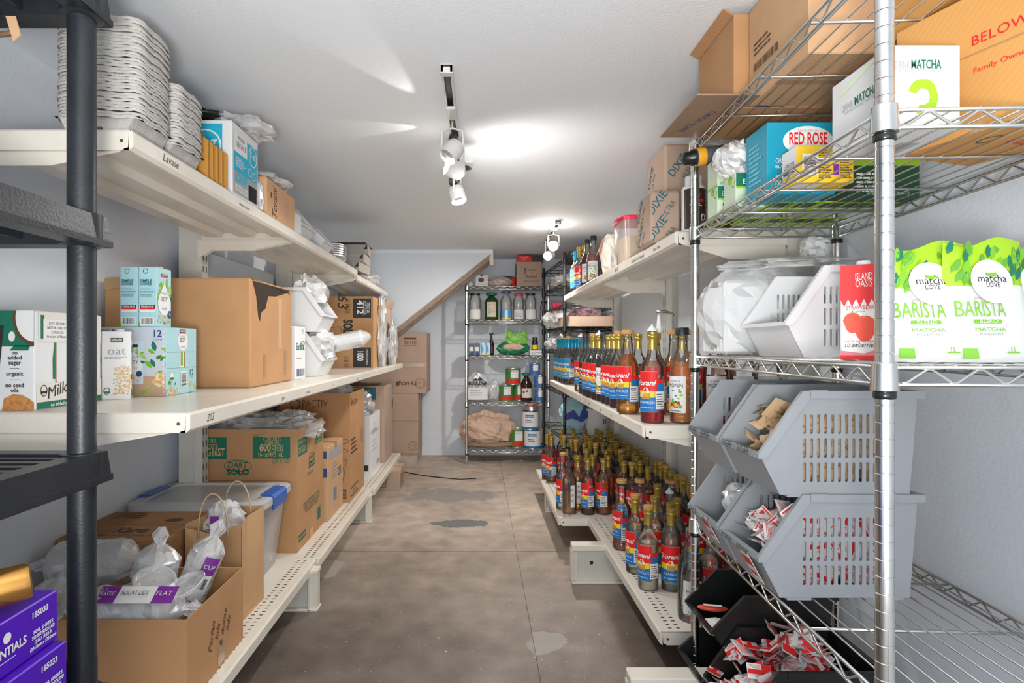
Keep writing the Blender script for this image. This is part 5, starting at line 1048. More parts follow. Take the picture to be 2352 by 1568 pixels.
for it in range(140):
    for i in range(len(pos)):
        for j in range(i):
            dx = pos[i][0]-pos[j][0]; dy = pos[i][1]-pos[j][1]; d = math.hypot(dx, dy)
            if d < .0855:
                q = (.0855-d)/2/(d+1e-6); wi = .3 if pos[i][2][0] == 's' else 1; wj = .3 if pos[j][2][0] == 's' else 1; tw = (wi+wj)/2
                pos[i][0] += dx*q*wi/tw; pos[i][1] += dy*q*wi/tw; pos[j][0] -= dx*q*wj/tw; pos[j][1] -= dy*q*wj/tw
    for p in pos:
        far = p[1] > 3.11; p[0] = min(.952, max(p[0], .475 if far else .635)); p[1] = min(4.30, max(p[1], 1.935))
SP = {'s1': (dict(syr='amber', fill=.15, flav='COCONUT', top='foil'), 'gold-necked bottle standing where the two bottom right shelves meet', -60),
 's2': (dict(kind='pet', syr='orange', fill=.20, lab='side', neck='gold', top='foil'), 'gold-necked orange bottle with its back label turned outward, behind the black pump', 0),
 's3': (dict(syr='brown', fill=.13, flav='HAZELNUT', top='foil'), 'gold-necked brown bottle labelled nut at the near edge of the far bottom shelf', -62),
 's4': (dict(syr='amber', fill=.185, flav='WALNUT', top='foil'), 'gold-necked amber bottle right of the nut-labelled bottle', -88),
 's5': (dict(syr='clear', fill=.06, flav='SYRUP', neck=None, top='cork'), 'nearly empty clear bottle with tan cap left of the black pump', -80),
 's6': (dict(syr='peach', fill=.125, lab='side', neck=None, top='pump'), 'half full pale bottle fitted with a long black pump', 20),
 's7': (dict(kind='pet', syr='pink', fill=.125, lab='bigstd', flav='ALMOND', neck=None, top='cork'), 'half full pink plastic bottle with tan cap at the corner of the near bottom shelf', -68),
 's8': (dict(kind='pet', syr='pink', fill=.20, lab='bigstd', flav='GUAVA', neck=None, top='cork'), 'clear-necked plastic bottle with tan cap behind the pink one', -20),
 's9': (dict(syr='clear', fill=.19, flav='CARAMEL', top='foil'), 'gold-necked clear bottle half hidden behind the vanilla bottle', -30),
 's10': (dict(syr='clear', fill=.17, flav='SALTED', neck=None, top='spout'), 'clear bottle with a white cone spout behind the vanilla bottle', -20),
 's11': (dict(kind='pet', syr='clear', fill=.2, lab='bigstd', flav='LIME', neck=None, top='cork'), 'clear plastic bottle with tan cap behind the white cone spout', -20),
 's12': (dict(syr='clear', fill=.18, flav='VANILLA', top='cork'), 'clear bottle with gold neck and tan cap just left of the chocolate bottle', -72),
 's13': (dict(syr='clear', fill=.20, flav='SUGAR', top='foil'), 'clear gold-necked bottle between the chocolate and vanilla bottles', -20),
 's14': (dict(syr='clear', fill=.20, flav='VANILLA', top='foil'), 'clear vanilla syrup bottle facing straight out on the near bottom shelf', -20),
 's15': (dict(syr='clear', fill=.20, flav='CANE', top='foil'), 'clear gold-necked bottle directly behind the vanilla bottle', -20),
 's16': (dict(syr='cream', fill=.175, flav='CHOCOLATE', top='cork'), 'pale syrup bottle labelled chocolate standing nearest on the bottom right shelf', -55),
 's17': (dict(syr='clear', fill=.20, flav='VANILLA', top='foil'), 'second vanilla bottle, partly behind the chrome post', -22)}
GEN = {'r': dict(syr='red', fill=.18, flav='STRAWBERRY'), 'b': dict(syr='brown', fill=.18, flav='CARAMEL'), 'd': dict(syr='dark', fill=.185, flav='HAZELNUT'), 'c': dict(syr='brown', fill=.15, flav='CARAMEL', top='cork'), 'k': dict(syr='clear', fill=.1, flav='SYRUP', top='cork'), 'a': dict(syr='amber', fill=.18, flav='ALMOND'), 'v': dict(syr='clear', fill=.2, flav='VANILLA')}
first = ['red-labelled bottle at the far aisle corner of the bottom right shelf', 'second red-labelled bottle from the far aisle corner of the bottom right shelf']
for i, (x, y, k) in enumerate(pos):
    if k in SP: kw, lb, tn = SP[k]; place(x, y, ZRB, lb, None, tn, **kw)
    elif i < 2: place(x, y, ZRB, first[i], None, -55, **(GEN['r'] if i == 0 else dict(syr='amber', fill=.16, flav='CAKE')))
    else:
        g = {'d': ('gold-necked dark syrup bottle packed among the rows on the bottom right shelf', 'dark syrup bottles packed on the bottom right shelf'), 'b': ('gold-necked brown syrup bottle packed among the rows on the bottom right shelf', 'brown syrup bottles packed on the bottom right shelf'), 'r': ('gold-necked red syrup bottle packed among the far rows of the bottom right shelf', 'red syrup bottles packed on the bottom right shelf'),
             'a': ('gold-necked amber syrup bottle packed among the rows on the bottom right shelf', 'amber syrup bottles packed on the bottom right shelf'), 'c': ('tan-capped brown syrup bottle packed among the rows on the bottom right shelf', 'tan-capped brown bottles on the bottom right shelf'), 'k': ('nearly empty tan-capped bottle packed among the bottom right rows', 'nearly empty bottles on the bottom right shelf'), 'v': ('clear vanilla bottle behind the chrome post and wire shelf', 'clear vanilla bottles behind the chrome post')}[k]
        place(x, y, ZRB, g[0], g[1], -50 if k != 'v' else -22, detail=1, **GEN[k])
x, y = G(1650, 1418, ZRB)[:2]
place(.715, 1.975, ZRB, 'tall empty bottle with a white toffee label beside the black bins', None, -6, kind='monin', syr='clear', fill=.03, lab='white', neck=None, top='foil')

# ------------------------------------------------------------------ upper right shelf
def dixie(D, w, h):
    for (u, v) in (((.30, .22), (.30, .72)) if w < .2 else ((.28, .18), (.62, .48), (.28, .78))):
        D.text('DIXIE', w*u, h*v, .030, TEAL, 2, rot=55, bold=.01, w=.095); D.text('ULTRA', w*u+.038, h*v-.020, .020, TEAL, 2, rot=55, w=.065)
carton('towel_carton', 'lower tan carton with slanted teal print at the end of the upper right shelf', 'carton', .618, .725, 2.09, 2.28, ZRT, .187, KRAFT3, {'F': dixie, 'L': dixie}, seam=False, chamfer=.01)
carton('towel_carton', 'upper tan carton with slanted teal print standing near the wall, upper right shelf', 'carton', .735, .96, 2.31, 2.55, ZRT, .43, KRAFT3, {'F': dixie, 'L': dixie}, seam=False, chamfer=.01)
def powder(label, x, y):
    t = thing('powder_bottle', label, 'bottle', (x, y, ZRT)); MB().lathe([(.036, 0), (.038, .003), (.038, .15), (.034, .158), (.025, .162)], 28).obj('body', WHITEP, t, True, auto=40); MB().lathe([(.026, .16), (.027, .161), (.027, .19), (.024, .192)], 24).obj('cap', WHITEP, t, True, auto=40)
    D = Decal(); D.rect(-.045, .012, .045, .145, mat('print_coffee', (.035, .018, .012), .4), 1, 14); D.text('Big', .0, .118, .012, RED, 2, shear=.3, bold=.02); D.text('Train', .006, .10, .012, RED, 2, shear=.3, bold=.02); D.greek(-.025, .085, .025, .095, 2, WHITE)
    D.poly([(-.012, .03), (.012, .03), (.018, .062), (-.018, .062)], WHITE, 2); D.disc(.02, .05, .009, .012, WHITE, 2, ring=.003); D.disc(0, .026, .024, .006, WHITE, 2); D.emit(cyl(.038), t, 'label')
powder('black and white powder bottle with a cup picture, left of the pair', .715, 1.945); powder('black and white powder bottle with a cup picture, right of the pair by the post', .80, 1.935)
# square pitcher with pink lid and powder, bottle group
t = thing('square_tub', 'clear square tub with a pink-red lid and pale powder on the upper right shelf', 'tub', (.745, 2.70, ZRT)); SQ = .205
PINK = mat('pink_lid', (.85, .03, .10), .35); b = MB(); loft(b, [rrect(SQ-.03, SQ-.03, 0, .025), rrect(SQ, SQ, .20, .03)], cap1=False); b.obj('body', clearmat('tub_plastic', (.97, .93, .92), .3, .25, (.85, .8, .77), .15), t, True, auto=40)
b = MB(); loft(b, [rrect(SQ-.038, SQ-.038, .004, .02), rrect(SQ-.02, SQ-.02, .12, .025)]); b.obj('powder', mat('powder', (.72, .60, .42), .9), t, True, auto=40)
b = MB(); loft(b, [rrect(SQ+.012, SQ+.012, .193, .035), rrect(SQ+.014, SQ+.014, .205, .035), rrect(SQ-.0, SQ-.0, .212, .03), rrect(SQ-.04, SQ-.04, .210, .02)]); b.prism([(-SQ/2-.006, .196), (-SQ/2-.03, .19), (-SQ/2-.03, .194), (-SQ/2-.006, .203)], .06, lambda u, v, w: (u, -SQ/2+w, v)); b.obj('lid', PINK, t, True, auto=35)
t = thing('flour_bag', 'bright white and orange paper bag leaning behind the square tub', 'bag', (.70, 3.10, ZRT)); MB().blob((0, 0, .105), (.055, .08, .112), 90, .10, 20, 1.6, flatb=0).obj('paper', mat('white_paper_bag', (.85, .78, .70), .6), t)
D = Decal(); D.poly([(-.04, .10), (.04, .13), (.02, .19), (-.015, .20)], flat('print_salmon', (.80, .25, .12)), 1); D.emit(lambda u, v, o: (-.078+abs(v-.1)*.35-o, -.02-u*.6, v), t)
place(.718, 3.66, ZRT, 'pink bottle with white label and black cap on the upper right shelf', None, -20, kind='monin', syr='pink', fill=.20, lab='monin', neck=None, top='black')
place(.705, 3.79, ZRT, 'purple bottle with white label just behind the pink bottle, upper right shelf', None, -20, kind='monin', syr='purple', fill=.22, lab='monin', neck=None, top='black')
place(.81, 3.66, ZRT, 'black-capped bottle half behind the white paper bag, upper right shelf', None, -20, kind='monin', syr='brown', fill=.12, lab='monin', neck=None, top='black')
place(.716, 3.94, ZRT, 'gold-necked bottle with red label beside the purple bottle, upper right shelf', None, -30, syr='purple', fill=.18, flav='CASSIS', top='foil')
place(.70, 4.07, ZRT, 'gold-necked clear bottle with tan cap on the upper right shelf', None, -30, syr='clear', fill=.08, flav='LATTE', top='cork')
place(.695, 4.19, ZRT, 'single blue-necked bottle on the upper right shelf', None, -30, syr='brown', fill=.16, lab='blue', flav='SF', neck='blue', top='foil')
place(.775, 4.27, ZRT, 'tan-capped brown bottle at the back of the upper right row', None, -30, syr='brown', fill=.16, flav='TOFFEE', neck=None, top='cork')

# ------------------------------------------------------------------ foreground rack contents
def on_rack(px, py, lvl): return G(px, py, lvl+.004)
GB = []
# grey bins
for i, (yv, lv, lb, wd1) in enumerate(((.335, 1, 'lower near grey bin marked creamer with long side slots', 'creamer'), (.545, 1, 'lower far grey bin marked salt', 'SALT'), (.335, 2, 'upper near grey bin marked sugar with brown packets', 'SUGAR'), (.545, 2, 'upper far grey bin marked pepper', 'PEPPER'))):
    z = RKH[1]+.008+(lv-1)*.2125
    t = bin_thing('storage_bin', lb, .575, RKY+yv-.005, z, GREYP, 0); GB.append(t)
    D = Decal(); D.text(wd1, .05, .0, .018, BLACK, 1, shear=.25, w=.055); D.text(wd1, .13, .0, .018, BLACK, 1, shear=.25, w=.055)
    D.emit(lambda u, v, o: (-.0065-o, .19-u, .076+v*.9), t, 'marker_note')
# upper-far wall: white bin, cup sleeves bag and so on
z2 = RKH[2]+.005
bin_thing('storage_bin', 'white stacking bin on the wire shelf beside the red cartons', .70, 1.33, z2, WHITEP, 0, (.95, 1.15, .98), slots=True)
tag(MB().add([(0,0,0),(.05,.012,0),(.05,.02,.055),(.018,.008,.058),(0,.002,.03),(0,.002,0),(.05,.014,0),(.05,.022,.055),(.018,.010,.058),(0,.004,.03)], [(0,1,2,3,4),(9,8,7,6,5),(0,5,6,1),(1,6,7,2),(2,7,8,3),(3,8,9,4),(4,9,5,0)]).obj('foil_pouch', BLACKG, None, loc=(.775, 1.42, z2+.035)), 'small black foil pouch leaning inside the white bin', 'pouch')
t = thing('cup_sleeve_bag', 'large clear bag of stacked white lids at the far end of the wire shelf', 'bag', (.79, 1.655, z2))
for k in range(8):
    y_ = -.075+.02*k; MB().cbox(-.125, .125, y_, y_+.018, .004, .205-.004*(k % 2), .008).obj('lid_row', mat('milky_lid', (.62, .63, .63), .5), t)
b = MB(); b.blob((0, 0, .112), (.165, .11, .145), 93, .06, 26, 2.2, flatb=.0015); b.obj('film', BAG, t)
film('plastic_bag', 'flat clear wrap lying across the top of the cup bag and white bin', 'bag', (.88, 1.62, z2+.245), (.17, .10, .022), 95, BAG, amp=.3, flatb=z2+.232, n=30)
film('plastic_bag', 'knotted tip of clear film behind the white bin', 'bag', (.93, 1.62, z2+.29), (.03, .03, .035), 96, BAG, amp=.4, n=16)
CARTR = mat('carton_white_gloss', (.70, .69, .68), .35)
def straw(D, w, h):
    D.rect(0, h*.66, w, h, RED, 1); D.poly([(0, h*.66)]+[(w*k/12, h*(.66-(.10 if k % 2 else .02))) for k in range(13)]+[(w, h*.66)], RED, 1); D.rect(0, 0, w, h*.05, RED, 2); D.poly([(0, h*.05), (w, h*.05), (w, h*.15), (w*.5, h*.07), (0, h*.10)], flat('print_rose', (.75, .22, .25)), 1)
    D.text('ISLAND', w*.5, h*.84, .014, WHITE, 3, w=w*.36); D.text('OASIS', w*.5, h*.765, .014, WHITE, 3, w=w*.36); D.text('STRAWBERRY', w*.45, h*.53, .008, RED, 3, w=w*.66); D.greek(w*.2, h*.50, w*.7, h*.515, 1, GREYI)
    for (u, v, r_) in ((.26, .39, .016), (.52, .33, .020)): D.poly([(w*u+r_*math.cos(a)*(1 if math.sin(a) > -.2 else .8), h*v+r_*1.25*math.sin(a)) for a in [k*.42 for k in range(15)]], flat('print_berry', (.78, .07, .03)), 2+u); leaves(D, w*u, h*v+r_*1.2, .010, .003, 5, int(u*50), 3)
    D.text('MADE WITH REAL', w*.42, h*.185, .0045, RED, 3); D.text('strawberries', w*.42, h*.135, .010, BLACK, 3, shear=.3, w=w*.66)
def std_side(D, w, h): D.rect(0, h*.5, w, h, RED, 1); D.greek(w*.1, h*.1, w*.9, h*.45, 8, GREYI)
def juice(label, x, y, pr, rz=0, s_=None):
    t = thing('drink_carton', label, 'carton', (x, y, z2), R(rz)); w, d, h = .076, .062, .182
    MB().cbox(-w/2, w/2, -d/2, d/2, 0, h, .002).obj('body', CARTR, t); MB().lathe([(.012, h), (.012, h+.008), (.0105, h+.010)], 18).obj('cap', WHITEP, t, True, auto=40)
    D = Decal(); pr(D, w, h); D.emit(face('F', w, d, h), t)
    for q in 'LR': D = Decal(); std_side(D, d, h); D.emit(face(q, w, d, h), t)
juice('red and white strawberry drink carton standing on the wire shelf', .748, 1.135, straw, -32)
def tazo(D, w, h):
    D.poly([(0, h), (w, h), (w, h*.55), (w*.75, h*.62), (w*.5, h*.55), (w*.3, h*.72), (0, h*.8)], flat('print_caramel', (.45, .20, .05)), 1); leaves(D, w*.5, h*.55, .03, .015, 12, 8, 1.5, [flat('print_caramel', (.45, .20, .05)), BEAN]); D.text('TAZO', w*.5, h*.40, .022, BLACK, 3, shear=.2, w=w*.9); D.text('CLASSIC CHAI LATTE', w*.5, h*.34, .006, BLACK, 3); D.disc(w*.42, h*.17, .012, .012, BEAN, 3); D.text('BLACK TEA', w*.42, h*.16, .004, WHITE, 4); D.greek(w*.2, h*.06, w*.8, h*.12, 2, GREYI)
juice('red carton behind the near chrome post', .835, 1.235, straw, -30); juice('white and caramel tea latte carton between the post and the pouches', .845, 1.12, tazo, -34)
def pouch(label, px, py, y, w, h, lean, rz=0):
    x = (px-CXP)*y/FPX; t = thing('matcha_pouch', label, 'pouch', (x, y, z2-.002+.003), R(rz)); nx, nz = 12, 16; vs = []; fs = []
    for sd in (0, 1):
        for j in range(nz+1):
            for i in range(nx+1):
                u = i/nx-.5; v = j/nz; th = (.030*(1-v)**.6+.001)*(1-(2*u)**4)**.5 if abs(u) < .5 else 0; th *= 1+.10*noise.noise(Vector((u*9, v*9, sd*5+px)))
                yy = (-1 if sd == 0 else 1)*th+lean*v*h; wv = .006*math.sin(v*7+px)*(abs(u)*2); top = h+(.018*u if j == nz else 0)
                vs.append((u*w*(1-.03*v)+wv*.4, yy, v*h+(.012*u+.006*math.sin(u*8))*(v**4)))
    N = (nx+1)*(nz+1); ma = []
    for sd in (0, 1):
        for j in range(nz):
            for i in range(nx):
                a = sd*N+j*(nx+1)+i; f_ = (a, a+1, a+nx+2, a+nx+1); fs.append(f_ if sd == 0 else f_[::-1]); ma.append(1 if j >= nz*.60 else 0)
    b = MB(); b.add(vs, fs); b.m = ma; b.obj('film', [mat('pouch_white', (.60, .63, .60), .3), LIME], t, True)
    def mp(u, v, o):    # on the bulged front face
        uu = max(-.499, min(.499, u/w)); vv = min(.999, max(0, v/h)); th = (.030*(1-vv)**.6+.001)*(1-(2*uu)**4)**.5*(1.10)
        return (u*(1-.03*vv), -th-.0008-o+lean*vv*h, v)
    D = Decal(); r = random.Random(px)
    for i in range(34):
        a, b_ = r.uniform(-.44, .44)*w, r.uniform(.64, .96)*h; l = .026; ca = math.cos(1.1+r.uniform(-.3, .3)); sa = math.sin(1.1)
        D.poly([(a+(p*ca-q*sa)*l, b_+(p*sa+q*ca)*l) for p, q in ((-.5, 0), (-.2, .18), (.2, .16), (.5, 0), (.2, -.16), (-.2, -.18))], r.choice([GREEN, LGREEN, flat('print_leaf_dark', (.10, .32, .03))]), 1+i*.02)
    D.disc(-.005, h*.66, .036, .036, WHITE, 7, 28); D.text('matcha', -.005, h*.655, .012, BLACK, 11, w=.05); D.text('LOVE', -.005, h*.61, .008, BLACK, 11, w=.024); D.poly([(-.015, h*.71), (-.005, h*.69), (.005, h*.71), (.004, h*.735), (-.005, h*.725), (-.014, h*.735)], LGREEN, 11)
    D.text('SWEETENED', -.02, h*.505, .005, flat('print_pinkish', (.6, .15, .3)), 3); D.text('BARISTA', -.028, h*.37, .026, LGREEN, 3, w=.075); D.rect(-.045, h*.315, .0, h*.345, LGREEN, 3); D.text('BLEND', -.022, h*.318, .0055, WHITE, 4, w=.03); D.text('MATCHA', -.02, h*.25, .006, LGREEN, 3, w=.05); D.text('POWDER MIX', -.02, h*.215, .0045, GREYI, 3)
    D.text('15', .012, h*.09, .007, LGREEN, 3); D.rect(.002, h*.075, .022, h*.085, LGREEN, 3); D.text('60', .045, h*.09, .010, LGREEN, 3); D.rect(-.062, .006, -.045, .022, LGREEN, 3)
    D.emit(mp, t, 'print', lay=.00022)
    return t
pouch('green and white matcha pouch, left of the row by the chrome post', 2140, 830, .965, .135, .195, .10, -4)
pouch('green and white matcha pouch, second from the post', 2268, 832, .955, .14, .198, .06, 4)
pouch('green and white matcha pouch cut off at the right frame edge', 2395, 832, .99, .14, .20, .10, -6)

# packets in bins
def packet_mesh(w, h, mats, kind):
    b = MB(); vs = []; 
    for j in range(4):
        for i in range(4):
            u = i/3-.5; v = j/3-.5; th = .0022 if (i in (1, 2) and j in (1, 2)) else .0003; vs.append((u*w, v*h, th)); 
    for j in range(4):
        for i in range(4):
            u = i/3-.5; v = j/3-.5; th = .0022 if (i in (1, 2) and j in (1, 2)) else .0003; vs.append((u*w, v*h, -th))
    F_ = [(j*4+i, j*4+i+1, (j+1)*4+i+1, (j+1)*4+i) for j in range(3) for i in range(3)]; b.add(vs, F_+[tuple(q+16 for q in f_)[::-1] for f_ in F_]); return b
PKW = mat('packet_white', (.72, .71, .70), .6); PKB = mat('packet_brown', (.56, .40, .24), .8)
def packet_proto(name, m, kind, w=.055, h=.036):
    o = packet_mesh(w, h, None, kind).obj(name, m, None, False); D = Decal()
    if kind == 'cream': D.rect(-w*.36, -h*.05, w*.36, h*.22, RED, 1); D.text('creamer', 0, h*-.25, .006, RED, 2, w=w*.5); D.rect(w*.40, -h*.4, w*.46, h*.4, RED, 1)
    if kind == 'sugar': D.text('RAW SUGAR', 0, 0, .006, BROWNI, 2, w=w*.6); D.greek(-w*.3, -h*.35, w*.3, -h*.12, 3, BROWNI, 2, 3, .3)
    if kind == 'salt': D.text('PEPPER', 0, -.003, .008, BLACK, 2, w=w*.66)
    if kind == 'red': D.rect(-w*.48, -h*.48, -w*.1, h*.48, RED, 1); D.rect(-w*.1, -h*.1, w*.48, h*.2, RED, 1); D.greek(-w*.05, -h*.4, w*.4, -h*.15, 3, RED, 2, 4, .3); D.text('hot sauce', 0, h*.26, .006, RED, 2, w=w*.4)
    if kind == 'pinklines': D.greek(-w*.4, -h*.4, w*.4, h*.4, 9, RED, 1, 6, .35)
    e = D.emit(lambda u, v, o_: (u, v, .0022+o_), o); return o
PK = {}
def packets(kind, m, name, label, group, boxes, n, seed, alt=None):
    r = random.Random(seed); pr = packet_proto(name, m, kind); ch = kids(pr); used = False
    al = packet_proto(name, m, alt) if alt else None; ach = kids(al) if alt else None; ua = False
    for i in range(n):
        x0, x1, y0, y1, z0, z1 = boxes[i % len(boxes)]; src, chs = (al, ach) if (alt and r.random() < .45) else (pr, ch)
        if src is pr and not used: c = pr; used = True
        elif src is al and not ua: c = al; ua = True
        else:
            c = src.copy(); C.objects.link(c)
            for q in chs: d = q.copy(); C.objects.link(d); d.parent = c
        u, v, w_ = r.random(), r.random(), r.random()
        c.location = (x0+(x1-x0)*u, y0+(y1-y0)*v, z0+(z1-z0)*w_); c.rotation_euler = (r.uniform(-.9, .9), r.uniform(-.9, .9), r.uniform(0, 6.28)); tag(c, label, 'packet', group)
zb1, zb2 = RKH[1]+.012, RKH[1]+.2205
yn, yf = RKY+.33+.012, RKY+.54+.012
packets('sugar', PKB, 'sugar_packet', 'brown raw sugar packet in the upper near grey bin', 'brown sugar packets in the upper near grey bin', [(.66, .84, yn+.03, yn+.05, zb2+.02, zb2+.165), (.64, .84, yn+.03, yn+.15, zb2+.03, zb2+.13), (.62, .70, yn+.03, yn+.15, zb2+.07, zb2+.095), (.66, .76, yn+.10, yn+.155, zb2+.12, zb2+.17)], 130, 3)
packets('cream', PKW, 'creamer_packet', 'white and red creamer packet in the lower near grey bin', 'creamer packets in the lower near grey bin', [(.66, .84, yn+.03, yn+.05, zb1+.02, zb1+.165), (.64, .84, yn+.03, yn+.15, zb1+.03, zb1+.14), (.62, .70, yn+.02, yn+.15, zb1+.06, zb1+.115), (.63, .68, yn+.03, yn+.14, zb1+.10, zb1+.13)], 130, 5, 'pinklines')
packets('salt', PKW, 'salt_packet', 'white pepper or salt packet in the lower far grey bin', 'white packets in the lower far grey bin', [(.635, .70, yf+.01, yf+.10, zb1+.05, zb1+.11)], 26, 7)
packets('salt', PKW, 'pepper_packet', 'white packet lying low in the upper far grey bin', 'white packets in the upper far grey bin', [(.64, .70, yf+.03, yf+.14, zb2+.04, zb2+.06)], 8, 9)
film('plastic_bag', 'clear film bag among the white packets, lower far grey bin', 'bag', (.675, yf+.08, zb1+.12), (.04, .04, .035), 101, BAG)
def slot_packets(name, proto_name, label, group, zb, n, seed):
    r = random.Random(seed); src = [o for o in bpy.data.objects if o.name.split('.')[0] == proto_name and o.get('group') == group][:6]
    for i in range(n):
        o = src[i % len(src)]; c = o.copy(); C.objects.link(c)
        for q in kids(o): d = q.copy(); C.objects.link(d); d.parent = c
        c.location = (.655+.20*((i*7) % n)/n+r.uniform(-.006, .006), yn+.006+r.uniform(0, .012), zb+.02+.15*r.random()); c.rotation_euler = (R(90)+r.uniform(-.15, .15), 0, r.uniform(-.15, .15)); c.rotation_euler.rotate_axis('Z', r.uniform(0, 6.28))
slot_packets('a', 'sugar_packet', '', 'brown sugar packets in the upper near grey bin', zb2, 75, 21)
slot_packets('b', 'creamer_packet', '', 'creamer packets in the lower near grey bin', zb1, 75, 22)
# card labels taped to bin fronts
for (yy, zz, lb) in ((RKY+.37, RKH[1]+.055, 'red and white packet taped to the front of the lower near bin'), (RKY+.60, RKH[1]+.065, 'red and white packet taped to the front of the lower far bin')):
    t = thing('taped_packet', lb, 'packet', (.588, yy, zz), 0); Mt = Matrix.Rotation(R(-29), 4, 'Y')
    MB(Mt).box(-.001, .0, 0, .045, -.04, .03).obj('paper', PKW, t); D = Decal(); D.rect(.004, .0, .041, .022, RED, 1); D.rect(.008, -.025, .035, -.015, RED, 1); D.emit(lambda u, v, o: Mt @ Vector((-.0012-o, .045-u, v)), t)
# black bins on the lowest shelf
z3 = RKH[0]+.006
bin_thing('storage_bin', 'near black bin full of red and white packets at the bottom right', .600, 1.335, z3, BLACKG, 0, (1, 1.15, 1), slots=True)
bin_thing('storage_bin', 'far black bin on the lowest wire shelf behind the packet bin', .60, 1.575, z3, BLACKG, 0, (1, .95, .62), slots=False)
bin_thing('storage_bin', 'upper black bin holding a red snack bar, stacked at the far end', .62, 1.56, z3+.137, BLACKG, 0, (1, 1.0, .72), slots=False)
packets('red', PKW, 'sauce_packet', 'red and white packet heaped in the near black bin', 'red and white packets in the near black bin', [(.66, .87, 1.36, 1.53, z3+.12, z3+.17), (.66, .85, 1.36, 1.53, z3+.14, z3+.19), (.615, .69, 1.37, 1.53, z3+.065, z3+.11), (.74, .86, 1.42, 1.54, z3+.17, z3+.23)], 150, 11, 'pinklines')
t = thing('snack_bar', 'red wrapped snack bar lying in the upper black bin', 'snack bar', (.665, 1.66, z3+.215), R(-12)); MB().blob((0, 0, .0), (.042, .014, .008), 5, .05, 14).obj('wrapper', flat('wrap_red', (.60, .05, .02), .35), t); Decal().rect(-.025, -.006, .025, .006, flat('print_cream', (.72, .68, .62)), 1).emit(lambda u, v, o: (u, v-.003, .0085+o), t)
tag(MB().blob((0, 0, 0), (.035, .035, .02), 8, .1, 14).obj('napkin_bundle', PKW, None, loc=(.66, 1.62, z3+.18)), 'crumpled white napkin below the red snack bar', 'napkin')

# shelf at 1.455: tea boxes
z4 = RKH[3]+.006
def rb(name, label, px, py, y, w, d, h, m, pr, rz=0, lvl=z4, cat='box'):
    x = (px-CXP)*y/FPX; return carton(name, label, cat, x, x+w, y, y+d, lvl, h, m, pr, rz=rz, seam=False, chamfer=.0015)
BIGB = mat('box_blue', (.01, .30, .44), .35)
def rose(D, w, h):
    D.disc(w*.60, h*.74, w*.37, h*.205, WHITE, 1, 40); D.text('RED ROSE', w*.60, h*.69, .028, RED, 3, w=w*.56, bold=.02); D.text('BLENDED WITH LOVE', w*.60, h*.86, .006, GREYI, 3, w=w*.3); D.disc(w*.60, h*.60, .009, .009, RED, 3, 12); leaves(D, w*.58, h*.595, .022, .005, 6, 2, 2)
    D.text('ORANGE PEKOE', w*.12, h*.42, .013, WHITE, 3, al='L', w=w*.5); D.text('BLACK TEA', w*.12, h*.355, .008, WHITE, 3, al='L'); D.greek(w*.12, h*.22, w*.4, h*.27, 2, WHITE); D.text('100', w*.12, h*.12, .012, WHITE, 3, al='L')
rb('tea_box', 'large blue tea box with red lettering in a white oval on the wire rack', 1762, 440, 1.37, .16, .11, .168, BIGB, {'F': rose, 'L': lambda D, w, h: D.greek(w*.2, h*.2, w*.8, h*.8, 9, flat('print_aqua', (.2, .6, .7)))})
TEAB = mat('box_pale_green', (.55, .66, .50), .45)
def earl(D, w, h): D.rect(0, h*.6, w, h, GREEN, 1); D.rect(0, h*.54, w, h*.6, LIME, 1); D.text('BIGELOW', w*.62, h*.86, .008, WHITE, 3, w=w*.5); D.text('Earl Grey', w*.62, h*.67, .013, WHITE, 3, w=w*.75); leaves(D, w*.5, h*.3, .012, .016, 4, 2, 2); D.text('20', w*.2, h*.05, .007, GREEN, 3)
def teaside(D, w, h): leaves(D, w*.6, h*.7, w*.4, h*.25, 10, 4, 1.5, [LIME, LGREEN]); D.rect(0, 0, w, h*.06, LIME, 1)
rb('tea_box', 'green and white earl tea box nearest the far chrome post, lower right', 1690, 460, 1.50, .075, .075, .088, TEAB, {'F': earl, 'L': teaside})
rb('tea_box', 'pale tea box standing at the left end of the tea shelf, lower', 1648, 450, 1.60, .05, .07, .080, TEAB, {'F': earl, 'L': teaside}); rb('tea_box', 'pale tea box stacked on another at the left end of the tea shelf', 1648, 450, 1.60, .05, .07, .080, TEAB, {'F': earl, 'L': teaside}, lvl=z4+.081)
film('plastic_bag', 'clear bag of white tea bags on top of the earl tea box', 'bag', (.68, 1.55, z4+.135), (.05, .045, .045), 111, BAGW, amp=.2, flatb=z4+.089)
YB_ = mat('box_yellow', (.80, .52, .03), .4)
def yel(D, w, h): D.bars(w*.12, h*.25, w*.34, h*.75, n=14, vert=False, seed=4, m=BLACK); D.greek(w*.38, h*.1, w*.62, h*.9, 12, BROWNI); D.greek(w*.75, h*.1, w*.97, h*.9, 12, BROWNI); D.rect(w*.64, h*.2, w*.74, h*.5, PURPLE, 1)
rb('tea_box', 'yellow tea box lying on its side in front of the blue tea box', 1830, 430, 1.275, .125, .06, .080, YB_, {'F': yel, 'L': lambda D, w, h: (D.rect(0, h*.3, w, h, WHITE, 1), D.text('LEMON', w*.5, h*.5, .010, BLACK, 2, w=w*.7), D.rect(w*.1, h*.32, w*.9, h*.45, NAVY, 2)), 'B': lambda D, w, h: D.rect(w*.02, h*.1, w*.5, h*.9, flat('print_cream', (.72, .68, .62)), 1)})
DG = mat('box_dark_green', (.02, .07, .035), .4)
def dgr(D, w, h): D.rect(0, h*.75, w, h, LIME, 1); D.greek(w*.1, h*.1, w*.6, h*.6, 5, WHITE); D.text('EVERY CUP COUNTS', w*.55, h*.06, .007, WHITE, 2, rot=0, w=w*.6)
